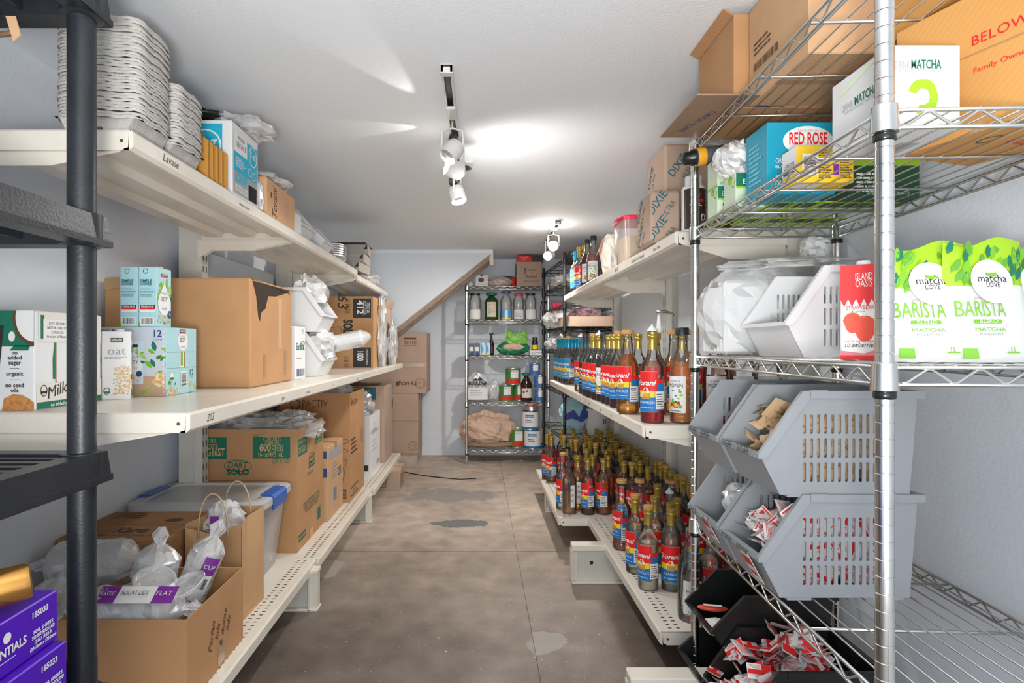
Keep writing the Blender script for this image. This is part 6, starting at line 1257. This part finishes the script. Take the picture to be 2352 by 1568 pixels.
rb('tea_box', 'dark green tea carton at the right end of the tea shelf', 1950, 440, 1.40, .17, .12, .10, DG, {'F': dgr}); rb('tea_box', 'dark green tea carton stacked on another, right of the yellow box', 1955, 440, 1.41, .10, .10, .08, DG, {'F': dgr}, lvl=z4+.102)
# flat tea packets laid over the wires, seen from below
k = 0
for i in range(5):
    for j in range(4):
        x, y = .69+i*.062, 1.28+j*.105
        if 1.28 < y < 1.46 and .6 < x < .95: pass
PKT = MB().cbox(-.03, .03, -.05, .05, 0, .0035, .001).obj('tea_packet', LIME); Decal().rect(-.025, -.045, .025, .0, DG, 1).rect(-.025, .01, .025, .02, WHITE, 1).emit(lambda u, v, o: (u, v, -o), PKT)
pk_ch = kids(PKT); first_ = True
for i in range(5):
    for j in range(2):
        c = PKT if first_ else PKT.copy()
        if not first_:
            C.objects.link(c)
            for q in pk_ch: d = q.copy(); C.objects.link(d); d.parent = c
        first_ = False
        c.location = (.73+i*.064, 1.625+j*.0 if 0 else 1.50+.0*j, z4-.0005); c.location.x = .765+i*.063 if j == 0 else .70+i*.075; c.location.y = 1.50 if j == 0 else 1.615+.07*(j == 1); c.rotation_euler = (0, 0, R(-3+i))
        tag(c, 'lime green tea packet lying flat on the wires of the tea shelf', 'packet', 'lime tea packets lying flat on the tea shelf')
for c, col, lb in ((.71, RED, 'red'), (.95, flat('print_maroon', (.35, .04, .03)), 'maroon')):
    pass
# white matcha box with a brush ring, corrugated box at the right edge
def mat_f(D, w, h):
    D.text('DRINK', w*.17, h*.72, .012, GREYI, 2, w=w*.21); D.text('MATCHA', w*.51, h*.72, .014, GREEN, 2, w=w*.43, bold=.02); D.text('CERTIFIED ORGANIC MATCHA TEA', w*.40, h*.675, .005, GREYI, 2, w=w*.64)
    cx, cy, r0, r1 = w*.46, h*.38, h*.10, h*.215; N_ = 26; a0, a1 = -115, 160; P_ = []; r = random.Random(4)
    for q in range(N_+1): a = R(a0+(a1-a0)*q/N_); rr = r1*(1+r.uniform(-.03, .03)); P_.append((cx+rr*math.cos(a)*.85, cy+rr*math.sin(a)))
    for q in range(N_+1): a = R(a1-(a1-a0)*q/N_); rr = r0*(1+r.uniform(-.06, .06)); P_.append((cx+rr*math.cos(a)*.85, cy+rr*math.sin(a)))
    n = N_+1; vs = P_; D.put(vs, [(q, q+1, 2*n-2-q, 2*n-1-q) for q in range(n-1)], LIME, 2)
def mat_l(D, w, h): D.text('DRINK', w*.30, h*.55, .013, GREYI, 2, w=w*.2); D.text('MATCHA', w*.62, h*.55, .015, GREEN, 2, w=w*.38, bold=.02); D.text('CERTIFIED ORGANIC MATCHA TEA', w*.54, h*.50, .005, GREYI, 2, w=w*.58); D.poly([(w*.1, h*.82), (w*.8, h*.99), (w*.85, h*.96), (w*.15, h*.78)], flat('print_pale_lime', (.62, .72, .42)), 1)
carton('matcha_box', 'white box with a lime green brush ring behind the near chrome post', 'box', .677, .792, .96, 1.118, z4, .138, mat('box_white', (.64, .64, .64), .45), {'F': mat_f, 'L': mat_l, 'B': lambda D, w, h: D.bars(w*.55, h*.2, w*.85, h*.6, n=14, m=GREYI, seed=2, bg=None)}, seam=False, chamfer=.001)
KO = mat('cardboard_vivid', (.56, .28, .08), .8, var=.06, wave=45)
def below(D, w, h): D.text('BELOW.', .045, h*.62, .016, RED, 2, w=.075, bold=.03, shear=.1); D.stroke([(0, h*.56), (w, h*.56)], .003, KRAFTD, 2); D.text('Family Owned', .05, h*.40, .008, flat('print_maroon', (.35, .04, .03)), 2, w=.062); D.text('Proudly', .03, h*.34, .008, flat('print_maroon', (.35, .04, .03)), 2, w=w*.2)
carton('tea_case', 'orange-brown case with red lettering at the right edge of the rack', 'carton', .82, 1.02, .90, 1.14, z4, .235, KO, {'F': below, 'L': lambda D, w, h: (D.text('BELOW.', w*.72, h*.62, .016, RED, 2, w=.085), D.text('Family Owned', w*.72, h*.42, .009, RED, 2, w=.08), D.stroke([(0, h*.56), (w, h*.56)], .002, KRAFTD, 2)), 'B': lambda D, w, h: (D.disc(w*.3, h*.5, .014, .02, BROWNI, 1, ring=.003), D.text('BIGELOW', w*.7, h*.5, .02, RED, 2, rot=0, w=w*.4))}, seam=False, rz=18)
# top shelf: large cartons
z5 = RKH[4]+.006
def bar_s(D, w, h): D.bars(w*.62, h*.05, w*.80, h*.55, n=14, m=BROWNI, vert=False, bg=None); D.stroke([(w*.58, 0), (w*.58, h*.6), (w*.84, h*.6), (w*.84, 0)], .002, BROWNI, 2); D.text('10040052', w*.87, h*.3, .012, BROWNI, 2, rot=90)
open_carton('flap_carton', 'open brown carton with a hanging flap at the far end of the top wire shelf', 'carton', .655, .965, 1.50, 1.735, z5, .24, KRAFT, 'L', .03, 60)
carton('top_carton', 'tan carton with bar code spanning the top wire shelf', 'carton', .69, 1.02, 1.22, 1.49, z5, .24, KRAFT2, {'F': bar_s, 'L': lambda D, w, h: (D.bars(w*.1, h*.3, w*.55, h*.38, n=24, m=BROWNI, bg=None), D.greek(w*.1, h*.45, w*.5, h*.6, 3, BROWNI)), 'B': lambda D, w, h: D.rect(0, h*.46, w, h*.54, TAPE, 1)})
carton('top_carton', 'brown carton above the matcha box on the top wire shelf', 'carton', .83, 1.03, .99, 1.20, z5, .24, KO, {'F': bar_s, 'B': lambda D, w, h: D.rect(w*.44, 0, w*.56, h, TAPE, 1)})
t = thing('loose_flap', 'loose cardboard flap hanging out under the top carton, printed EHCS-1020K2', 'cardboard', (.64, 1.62, z5+.002), 0)
M_ = Matrix.Rotation(R(0), 4, 'X'); MB().box(-.105, .14, -.19, .10, -.0005+0, .0035).obj('sheet', mat('cardboard_taped', (.30, .19, .12), .5, wave=45, var=.05), t)
D = Decal(); D.text('EHCS-1020K2', .07, .12, .018, NAVY, 1, rot=75, w=.15); D.text('EHCS-1020K2', .19, .12, .018, NAVY, 1, rot=75, w=.15); D.disc(.19, .22, .018, .018, NAVY, 1); D.emit(lambda u, v, o: (-.105+u, .10-v, -.0006-o), t)
t = thing('wrapped_roll', 'dark mesh roll with an orange tag and black cap poking out under the top shelf', 'roll', (.69, 1.70, z4+.20), 0); Mr = Matrix.Rotation(R(82), 4, 'Y')
MB().lathe([(.024, -.06), (.025, -.055), (.025, .10), (.022, .104)], 18, M=Mr).obj('body', mat('mesh_grey', (.09, .10, .11), .5, bump=1, bscale=300), t, True, auto=35); MB().lathe([(.012, -.098), (.018, -.094), (.019, -.078), (.023, -.072), (.024, -.062)], 16, M=Mr).obj('cap', BLACKG, t, True, auto=35)
MB().lathe([(.0258, -.058), (.0262, -.056), (.0262, -.036), (.0258, -.034)], 18, M=Mr).obj('tag', flat('tag_orange', (.80, .38, .02), .5), t, True, auto=35)
tag(MB().blob((0,0,0), (.10, .06, .022), 12, .12, 18).obj('wrapped_bundle', mat('bundle_grey', (.45, .47, .50), .5), None, loc=(.80, 1.68, z4+.19)), 'pale grey wrapped bundle beside the dark mesh roll under the top shelf', 'bundle')

# ------------------------------------------------------------------ far chrome rack contents
FH = [h+.006 for h in (.129, .568, 1.007, 1.341, 1.654)]
FY = 5.52
def fx(px, y=FY): return (px-CXP)*y/FPX
carton('fragile_box', 'brown box printed fragile on top of the far chrome rack', 'carton', fx(1187), fx(1245), FY, FY+.28, FH[4], .235, KRAFT3, {'F': lambda D, w, h: (D.text('THIS SIDE', w*.58, h*.65, .016, BROWNI, 2, w=w*.35), D.text('UP', w*.58, h*.55, .016, BROWNI, 2), D.text('FRAGILE', w*.58, h*.36, .022, BROWNI, 2, w=w*.45, bold=.02), D.text('MADE IN CANADA', w*.58, h*.20, .013, BROWNI, 2, w=w*.6), D.stroke([(w*.33, h*.52), (w*.33, h*.72)], .007, BROWNI, 2), D.poly([(w*.29, h*.68), (w*.33, h*.78), (w*.37, h*.68)], BROWNI, 2))})
carton('red_box', 'small red box on top of the fragile box', 'box', fx(1187)+.005, fx(1220), FY+.01, FY+.13, FH[4]+.238, .06, RED, {'F': lambda D, w, h: (D.text('CANDIES', w*.5, h*.55, .014, WHITE, 2, w=w*.6), D.text('MINT', w*.5, h*.25, .010, WHITE, 2))}, seam=False)
tag(MB().prism([(0, 0), (.11, 0), (.115, .05), (.02, .06)], .12, lambda u, v, w: (u, w, v)).obj('dark_carton', BLACKP, None, loc=(fx(1222), FY+.02, FH[4]+.2375)), 'dark folded carton beside the small red box', 'box')
carton('sweet_box', 'white box with a dark oval picture on the far chrome rack', 'box', fx(1092), fx(1121), FY, FY+.14, FH[4], .115, WC, {'F': lambda D, w, h: (D.disc(w*.45, h*.55, .028, .022, BROWNI, 2), D.rect(w*.4, h*.85, w*.6, h*.97, BLACK, 1), D.rect(w*.02, h*.18, w*.98, h*.22, GREYI, 1))}, seam=False)
film('snack_bag', 'shiny silver-pink pillow bag on the far chrome rack', 'bag', (fx(1149), FY+.08, FH[4]+.05), (.115, .08, .05), 121, mat('foil_bag', (.70, .62, .58), .25, .4), amp=.12, flatb=FH[4])
tag(MB().lathe([(.02, 0), (.055, .01), (.075, .05), (.078, .10), (.06, .12)], 20).obj('dark_bowl', mat('smoke_plastic', (.10, .10, .11), .3), None, True, loc=(fx(1167), FY+.24, FH[4])), 'dark rounded bowl behind the silver pillow bag', 'bowl')
tag(MB().lathe([(.03, 0), (.03, .09), (.028, .10)], 18).obj('red_tin', RED, None, True, loc=(fx(1180), FY+.12, FH[4])), 'small red and white tin beside the fragile box', 'tin')
tag(MB().lathe([(.026, -.04), (.026, .04)], 18, M=Matrix.Rotation(R(90), 4, 'X')).obj('white_roll', WHITEP, None, True, loc=(fx(1080), FY+.05, FH[4]+.027)), 'white roll lying at the left end of the top far shelf', 'roll')
def jar(label, px, z, H, rr, lid, m, lb, lidm, nm_='storage_jar', prof=None, fill=None, y=FY, lx=None):
    t = thing(nm_, label, 'jar', (fx(px), y+.06, z)); pf = prof or [(rr*.92, 0), (rr, .006), (rr, H*.42), (rr*.90, H*.52), (rr, H*.62), (rr*.96, H*.84), (rr*.72, H*.93), (rr*.72, H)]
    MB().lathe(pf, 20).obj('body', m, t, True, auto=50)
    MB().lathe([(rr*.74, H), (rr*.80, H), (rr*.80, H+lid), (rr*.76, H+lid+.002)], 20).obj('lid', lidm, t, True, auto=40)
    if fill: MB().lathe([(r-.003, max(.003, z_)) for r, z_ in pf if z_ < H*fill[0]]+[(rr*.88, H*fill[0])], 16).obj('contents', fill[1], t, True, auto=50)
    if lb: D = Decal(); lb(D, rr, H); D.emit(cyl(rr), t, 'label')
    return t
def plab(c): return lambda D, r, H: (D.rect(-r*.95, H*.04, r*.95, H*.42, WHITE, 1, 8), D.poly([(-r*.6, H*.2), (0, H*.36), (r*.6, H*.2), (0, H*.08)], c, 2) if c else D.greek(-r*.6, H*.1, r*.6, H*.35, 4, GREYI))
JB = flat('print_powder_blue', (.10, .32, .62)); JG = clearmat('jar_plastic', (.92, .93, .93), .3, .22, (.8, .8, .8))
jar('ribbed clear jar with black lid and blue diamond label, far rack left', 1091, FH[3], .235, .060, .016, JG, plab(JB), BLACKP, fill=(.35, PKW))
jar('dark green oil jug with a cream label on the far rack', 1129, FH[3], .235, .064, .022, mat('green_glass', (.02, .06, .015), .12), lambda D, r, H: (D.rect(-r*.75, H*.12, r*.75, H*.72, flat('print_parchment', (.66, .60, .44)), 1, 8), D.text('OLIVE OIL', 0, H*.60, .012, RED, 2, w=r*1.1), D.greek(-r*.5, H*.2, r*.5, H*.55, 6, GREYI)), GREEN, prof=[(.058, 0), (.064, .008), (.064, .17), (.056, .195), (.035, .215), (.024, .228), (.022, .235)], nm_='oil_jug')
jar('clear ribbed jug with violet cap and blue label, middle of the far rack', 1163, FH[3], .255, .056, .018, JG, lambda D, r, H: (D.rect(-r*.9, H*.02, r*.9, H*.36, flat('print_bright_blue', (.08, .35, .70)), 1, 8), D.rect(-r*.25, H*.02, r*.25, H*.36, WHITE, 2, 4), D.rect(-r*.9, H*.02, r*.9, H*.06, YEL, 2, 8)), mat('violet_cap', (.10, .08, .3), .4), prof=[(.05, 0), (.056, .006), (.056, .09), (.052, .10), (.056, .11), (.052, .125), (.056, .14), (.055, .18), (.042, .215), (.025, .235), (.02, .255)], nm_='water_jug')
jar('clear jar with a red lid and white label on the far rack', 1192, FH[3], .23, .054, .014, JG, plab(None), PINK, fill=(.2, PAPERK))
jar('clear jar with black lid and blue diamond label right of the red-lidded jar', 1220, FH[3], .235, .056, .014, JG, plab(JB), BLACKP, fill=(.12, PKW))
jar('small clear jar with black lid at the right of the far rack', 1251, FH[3], .16, .04, .014, JG, plab(None), BLACKP, y=FY-.02)
# shelf 3
for i, px in enumerate((1083, 1096)): carton('water_pack', ('left', 'right')[i]+' dark blue shrink-wrapped pack on the far rack', 'pack', fx(px)-.025, fx(px)+.024, FY, FY+.12, FH[2], .11, mat('pack_blue', (.03, .06, .16), .35), {'F': lambda D, w, h: (D.rect(w*.1, h*.35, w*.9, h*.7, WHITE, 1), D.poly([(0, 0), (w*.6, h*.3), (w, 0)], NAVY, 2))}, seam=False)
for i, px in enumerate((1108, 1120)): carton('water_pack', ('left', 'right')[i]+' pale blue and white carton pack beside the dark bottle', 'pack', fx(px)-.024, fx(px)+.023, FY, FY+.12, FH[2], .118, mat('pack_pale', (.55, .68, .74), .4), {'F': lambda D, w, h: (D.poly([(w*.2, 0), (w*.8, h*.4), (w*.3, h), (w*.1, h)], flat('print_bright_blue', (.08, .35, .70)), 1), D.rect(w*.5, 0, w, h*.1, YEL, 2))}, seam=False)
jar('slim dark brown bottle on the third shelf of the far rack', 1126+3, FH[2], .195, .024, .012, mat('brown_glass', (.015, .008, .006), .12), lambda D, r, H: D.rect(-r*.8, H*.1, r*.8, H*.45, flat('print_dark_label', (.05, .04, .04)), 1, 5), BLACKP, prof=[(.022, 0), (.024, .005), (.024, .105), (.018, .13), (.011, .15), (.010, .195)], nm_='beer_bottle')
GBAG = mat('green_bag', (.25, .55, .12), .35); DGB = mat('dark_green_bag', (.02, .22, .08), .35)
t = thing('grocery_bag', 'bright green and dark green plastic bag sagging on the far rack', 'bag', (fx(1180), FY+.10, FH[2])); MB().blob((0, 0, .065), (.15, .08, .065), 131, .14, 26, 2.4, flatb=0).obj('lower_bag', DGB, t); MB().blob((.03, .0, .13), (.10, .06, .075), 132, .2, 24, 2.6).obj('upper_bag', GBAG, t)
for s_ in (-1, 1): MB().blob((.03+s_*.07, 0, .19), (.028, .02, .045), 133+s_, .3, 14).obj('handle', GBAG, t)
MB().blob((-.0, -.055, .075), (.10, .04, .035), 136, .12, 18).obj('contents', mat('salmon_pack', (.62, .45, .36), .6), t)
carton('white_tray', 'white tray printed with black capitals at the right of the third far shelf', 'tray', fx(1216), fx(1247), FY-.06, FY+.1, FH[2], .045, WC, {'F': lambda D, w, h: (D.text('BODYARMOR', w*.6, h*.4, .016, BLACK, 2, w=w*1.0), D.greek(w*.1, h*.1, w*.5, h*.25, 1, GREYI))}, seam=False)
jar('small dark bottle with yellow label above the white tray', 1229, FH[2]+.046, .10, .03, .02, BLACKP, lambda D, r, H: D.rect(-r*.9, H*.1, r*.9, H*.5, YEL, 1, 6), BLACKP, y=FY-.04, nm_='sauce_bottle')
# shelf 2
t = thing('kettle_chip_bag', 'silver crisp bag printed with black mountain logo on the far rack', 'bag', (fx(1097), FY+.08, FH[1])); b = MB(); b.blob((0, 0, .135), (.105, .05, .135), 141, .07, 26, 2.5, flatb=0); b.obj('film', mat('silver_bag', (.62, .64, .66), .35, .2), t)
D = Decal(); D.text('BOULDER', 0, .155, .034, BLACK, 2, w=.19, bold=.04); D.text('CANYON', 0, .135, .014, BLACK, 2, w=.10); D.poly([(-.05, .198), (-.02, .222), (0, .208), (.02, .232), (.06, .198)], BLACK, 2); D.rect(-.095, .015, .095, .125, WHITE, 1, 6); D.greek(-.07, .05, .07, .11, 3, GREYI, 2); D.emit(lambda u, v, o: (u, -.058-o+.25*u*u, v), t)
film('silver_pouch', 'second crumpled silver bag leaning beside the mountain logo bag', 'bag', (fx(1134), FY+.10, FH[1]+.095), (.06, .06, .095), 143, mat('silver_bag', (.62, .64, .66), .35, .2), amp=.14, flatb=FH[1])
def canlab(c, tt=None): return lambda D, r, H: (D.rect(-r*1.5, H*.04, r*1.5, H*.96, c, 1, 14), D.rect(-r*.3, H*.40, r*.75, H*.90, WHITE, 2, 6), D.text('KEITH', r*.2, H*.78, .012, BLACK, 3, w=r*.8) if tt is None else D.text(tt, 0, H*.6, .014, WHITE, 3, w=r), [D.disc(r*(-.9+.45*k), H*.2, r*.30, r*.28, RED, 3+k*.1, 10) for k in range(5)] if tt is None else None)
def can(label, x, y, z, rr, H, lab_, m=FOIL, lidm=None):
    t = thing('food_can', label, 'can', (x, y, z), R(-5)); MB().lathe([(rr*.97, 0), (rr, .002), (rr, .005), (rr*.985, .007), (rr*.985, H-.007), (rr, H-.005), (rr, H-.001), (rr*.96, H), (rr*.95, H-.004), (.001, H-.004)], 24, cap=False).obj('tin', m, t, True, auto=40)
    D = Decal(); lab_(D, rr, H); D.emit(cyl(rr), t, 'label'); return t
cg = flat('print_tomato_green', (.07, .22, .05)); CT = canlab(cg)
can('tomato can at the left of the pair under a third, far rack', fx(1163), FY+.06, FH[1], .066, .155, CT); can('tomato can at the right of the pair under a third, far rack', fx(1163)+.135, FY+.12, FH[1], .066, .155, CT); can('tomato can stacked on top of the other two, far rack', fx(1163)+.07, FY+.09, FH[1]+.156, .072, .155, CT)
jar('large dark juice bottle with green cap and fruit label on the far rack', 1210, FH[1], .245, .056, .02, mat('dark_juice', (.04, .008, .012), .12), lambda D, r, H: (D.rect(-r*.95, H*.14, r*.95, H*.50, flat('print_parchment2', (.70, .68, .62)), 1, 8), D.disc(-r*.5, H*.36, .011, .011, flat('print_plum', (.25, .02, .06)), 2), D.disc(0, H*.40, .011, .011, flat('print_plum', (.25, .02, .06)), 2), D.poly([(0, H*.18), (r*.7, H*.18), (r*.7, H*.32), (.01, H*.3)], YEL, 2)), GREEN, prof=[(.05, 0), (.056, .006), (.056, .15), (.05, .175), (.03, .21), (.022, .23), (.022, .245)], nm_='juice_bottle')
bl = canlab(flat('print_can_blue', (.05, .15, .38)), 'PEACH')
can('blue labelled can low at the right end of the second far shelf', fx(1240), FY-.02, FH[1], .055, .125, bl); can('blue labelled can in the middle of the right stack, second far shelf', fx(1240), FY-.02, FH[1]+.126, .055, .125, bl); can('dark blue can on top of the right stack, second far shelf', fx(1228), FY+.0, FH[1]+.252, .048, .11, bl)
# shelf 1 (lowest)
t = thing('paper_sack', 'crumpled brown paper sack on the lowest far shelf', 'sack', (fx(1120), FY+.10, FH[0])); b = MB(); b.blob((0, 0, .165), (.24, .14, .16), 152, .17, 34, 1.5, flatb=.045); b.obj('paper', mat('sack_paper', (.62, .44, .33), .85), t)
tag(MB().blob((0, 0, .03), (.24, .15, .034), 155, .08, 26, 1.6, flatb=0).obj('flat_sack', mat('sack_paper_dark', (.30, .21, .15), .85), None, loc=(fx(1128), FY+.08, FH[0]-.0)), 'flattened brown sack lying under the crumpled paper sack', 'sack')
can('large tomato can on the lowest far shelf', fx(1189), FY+.06, FH[0], .075, .175, CT)
IW = lambda D, r, H: (D.rect(-r*1.5, H*.04, r*1.5, H*.96, WHITE, 1, 14), D.rect(-r*1.5, H*.04, r*1.5, H*.16, BLUE, 2, 14), D.rect(-r*.6, H*.66, r*.5, H*.82, flat('print_can_sky', (.02, .22, .50)), 2, 6), D.text('Imperial', -r*.05, H*.69, .016, WHITE, 3, w=r*.9), D.greek(-r*.6, H*.38, r*.5, H*.56, 2, BLACK, 2))
can('lower white and blue can of the stack on the lowest far shelf', fx(1223), FY+.0, FH[0], .078, .175, IW); can('upper white and blue can tilted on the stack, lowest far shelf', fx(1218), FY+.02, FH[0]+.176, .078, .175, IW); can('plain tin on top of the white and blue cans', fx(1222), FY+.04, FH[0]+.352, .068, .08, lambda D, r, H: D.rect(-r*.1, H*.5, r*.6, H*.8, RED, 1, 5)); can('rearmost white and blue can behind the tilted one', fx(1238), FY+.19, FH[0], .078, .175, IW)

# ------------------------------------------------------------------ black rack contents
BH = [h+.006 for h in BKH]; GP = mat('grey_poly', (.50, .52, .53), .45)
def bag(nm_, lb, x, y, lv, r, sd, m=GP, amp=.2, top=None): return film(nm_, lb, 'bag', (x, y, BH[lv]+r[2]*.92), r, sd, m, amp=amp, flatb=BH[lv], n=26, freq=2.6)
bag('plastic_bag', 'white crinkled plastic bag bulging over the edge of the black rack at eye height', .72, 5.10, 3, (.15, .20, .085), 161, BAGW)
bag('plastic_bag', 'pale plastic bag on the second highest level of the black rack', .74, 4.95, 5, (.12, .22, .06), 163, BAGW)
bag('plastic_bag', 'grey plastic sack behind the blue-necked bottles', .78, 4.75, 2, (.13, .25, .075), 165, GP); bag('plastic_bag', 'clear plastic bundle at the far corner of the black rack', .70, 5.15, 2, (.11, .10, .06), 166, BAGW)
tag(MB().prism([(0, 0), (.05, 0), (.065, .06), (-.015, .06)], .10, lambda u, v, w: (u, w, v)).obj('red_dish', PINK, None, loc=(.66, 5.12, BH[4])), 'small red dish on the black rack below the top levels', 'dish')
open_carton('produce_tray', 'shallow brown cardboard tray on the black rack', 'tray', .655, 1.02, 4.44, 4.86, BH[3], .075, KRAFT3, '')
bag('plastic_bag', 'purple-tinted clear bag sitting in the shallow cardboard tray', .84, 4.62, 3, (.12, .10, .085), 171, clearmat('purple_film', (.8, .7, .75), .5, .3, (.45, .25, .32), .12))
carton('blue_box', 'blue and orange box at the back of the black rack tray level', 'box', .90, 1.02, 4.90, 5.10, BH[3], .12, NAVY, {'F': lambda D, w, h: (D.rect(0, 0, w*.7, h*.5, WHITE, 1), D.text('HALAL', w*.35, h*.2, .02, BLACK, 2, w=w*.5), D.rect(w*.7, h*.3, w, h*.6, flat('print_orange', (.75, .18, .02)), 1))}, seam=False)
carton('press_box', 'dark box printed press on the top of the black rack', 'box', .72, .86, 4.62, 4.86, BH[6], .085, mat('box_charcoal', (.05, .05, .06), .5), {'F': lambda D, w, h: (D.text('FRENCH PRESS', w*.5, h*.6, .014, WHITE, 2, w=w*.8), D.disc(w*.35, h*.3, .03, .018, BEAN, 2), D.disc(w*.65, h*.28, .03, .016, TAN, 2))}, seam=False)
open_carton('produce_tray', 'brown cardboard box end beside the blue-necked bottles on the black rack', 'tray', .66, 1.0, 4.43, 4.75, BH[1], .11, KRAFT3, '')
t = thing('sugar_sack', 'pale blue sugar sack with dark blue swash leaning behind the bottom bottles', 'sack', (.80, 4.66, BH[0])); b = MB(); b.blob((0, 0, .16), (.15, .11, .165), 181, .10, 26, 1.4, flatb=0, pinch=.5); b.obj('paper', mat('sack_blue', (.36, .60, .72), .5), t)
D = Decal(); D.poly([(-.13, .16), (-.06, .20), (-.02, .14), (.02, .25), (.05, .28), (.05, .14), (.0, .10), (-.07, .13), (-.12, .12)], flat('print_deep_blue', (.03, .06, .32)), 1); D.text('Sugar', .03, .05, .03, flat('print_plum', (.25, .02, .06)), 2, rot=80, shear=.2); D.emit(lambda u, v, o: (u, -.125+.9*u*u-o, v), t)
t = thing('white_bucket', 'white plastic bucket with lid behind the gold-necked bottles', 'bucket', (.93, 4.60, BH[0])); MB().lathe([(.085, 0), (.095, .005), (.105, .19)], 28).obj('body', WHITEP, t, True, auto=40); MB().lathe([(.105, .19), (.113, .19), (.113, .205), (.105, .21), (.10, .206)], 28).obj('lid', WHITEP, t, True, auto=40); Decal().bars(.03, .09, .06, .13, n=8, seed=2).emit(cyl(.101), t, 'label')

# ------------------------------------------------------------------ ceiling track lights
GLOW = bpy.data.materials.new('lit_bulb'); GLOW.use_nodes = True; e_ = GLOW.node_tree.nodes['Principled BSDF']; e_.inputs['Emission Color'].default_value = (1, .93, .8, 1); e_.inputs['Emission Strength'].default_value = 14
LW = mat('track_white', (.66, .66, .65), .4)
def spot_head(parent, y, aim, lit, roll=0, drop=.10):
    a = Vector(aim).normalized(); q = a.to_track_quat('-Z', 'Y').to_matrix().to_4x4(); c = Vector((0, y, -.045-drop)); M_ = Matrix.Translation(c) @ q
    n = 'spot_head'; h = MB(M_).lathe([(.012, .045), (.022, .040), (.034, .030), (.037, .012), (.0375, .010), (.0365, .009), (.0375, .008), (.0375, -.035), (.034, -.036), (.033, -.005)], 26, cap=False).obj(n, LW, parent, True, auto=40)
    MB().tube([(0, y, -.02), (0, y, -.05), (.018*math.cos(roll)*2.2, y+.018*math.sin(roll)*2.2, -.06), tuple(c+Vector((.041*math.cos(roll), .041*math.sin(roll), 0)))], .0045, 8).obj('yoke_arm', LW, h, True)
    MB().tube([(0, y, -.05), (-.04*math.cos(roll), -.04*math.sin(roll)+y, -.06), tuple(c-Vector((.041*math.cos(roll), .041*math.sin(roll), 0)))], .0045, 8).obj('yoke_arm', LW, h, True)
    MB(M_).lathe([(.001, -.028), (.026, -.028), (.026, -.020), (.010, .0)], 20, cap=False).obj('bulb', GLOW if lit else mat('bulb_off', (.5, .5, .5), .15, .6), h, True)
    MB(M_ @ Matrix.Translation((.02, .03, .05)) @ Matrix.Rotation(.9, 4, 'X')).lathe([(.004, -.012), (.022, -.004), (.030, .012)], 16, cap=False).obj('reflector', mat('reflector_dark', (.06, .06, .065), .3, .8, bump=1, bscale=300, var=.8, vscale=160), h, True)
def track(label, x, y0, y1, heads):
    t = thing('track_light', label, 'track light', (x, 0, ZC)); b = MB()
    b.box(-.018, .018, y0, y1, -.004, 0).box(-.018, -.011, y0, y1, -.024, -.004).box(.011, .018, y0, y1, -.024, -.004); b.obj('track', LW, t)
    MB().box(-.011, .011, y0, y1, -.008, -.0045).obj('slot', BLACKP, t)
    for e in ((y0, y0+.03), (y1-.03, y1)): MB().cbox(-.020, .020, e[0], e[1], -.027, 0, .002).obj('end_cap', LW, t)
    yb = heads[0][0]-.14
    MB().cbox(-.017, .017, yb, yb+.10, -.034, -.022, .002).obj('adapter', LW, t)
    for hy, aim, lit, rl, dr in heads: spot_head(t, hy, aim, lit, rl, dr)
    return t
track('white ceiling track with three spot heads over the aisle', -.10, 1.80, 2.80, [(2.20, (-.55, -.35, -.75), False, 0, .09), (2.40, (-.9, -.45, .25), True, .4, .10), (2.68, (.25, -.25, -.9), False, 1.2, .13)])
track('second white ceiling track above the far black rack', .55, 4.05, 4.95, [(4.30, (-.2, -1, -.15), True, 0, .09), (4.55, (-.5, -.8, -.3), True, .6, .12)])
carton('ceiling_outlet', 'small white outlet plate on the ceiling beside the aisle track', 'outlet', -.066, -.026, 2.74, 2.81, ZC-.0085, .008, LW, {'B': lambda D, w, h: D.rect(w*.35, h*.2, w*.65, h*.8, WHITE, 1)}, seam=False)
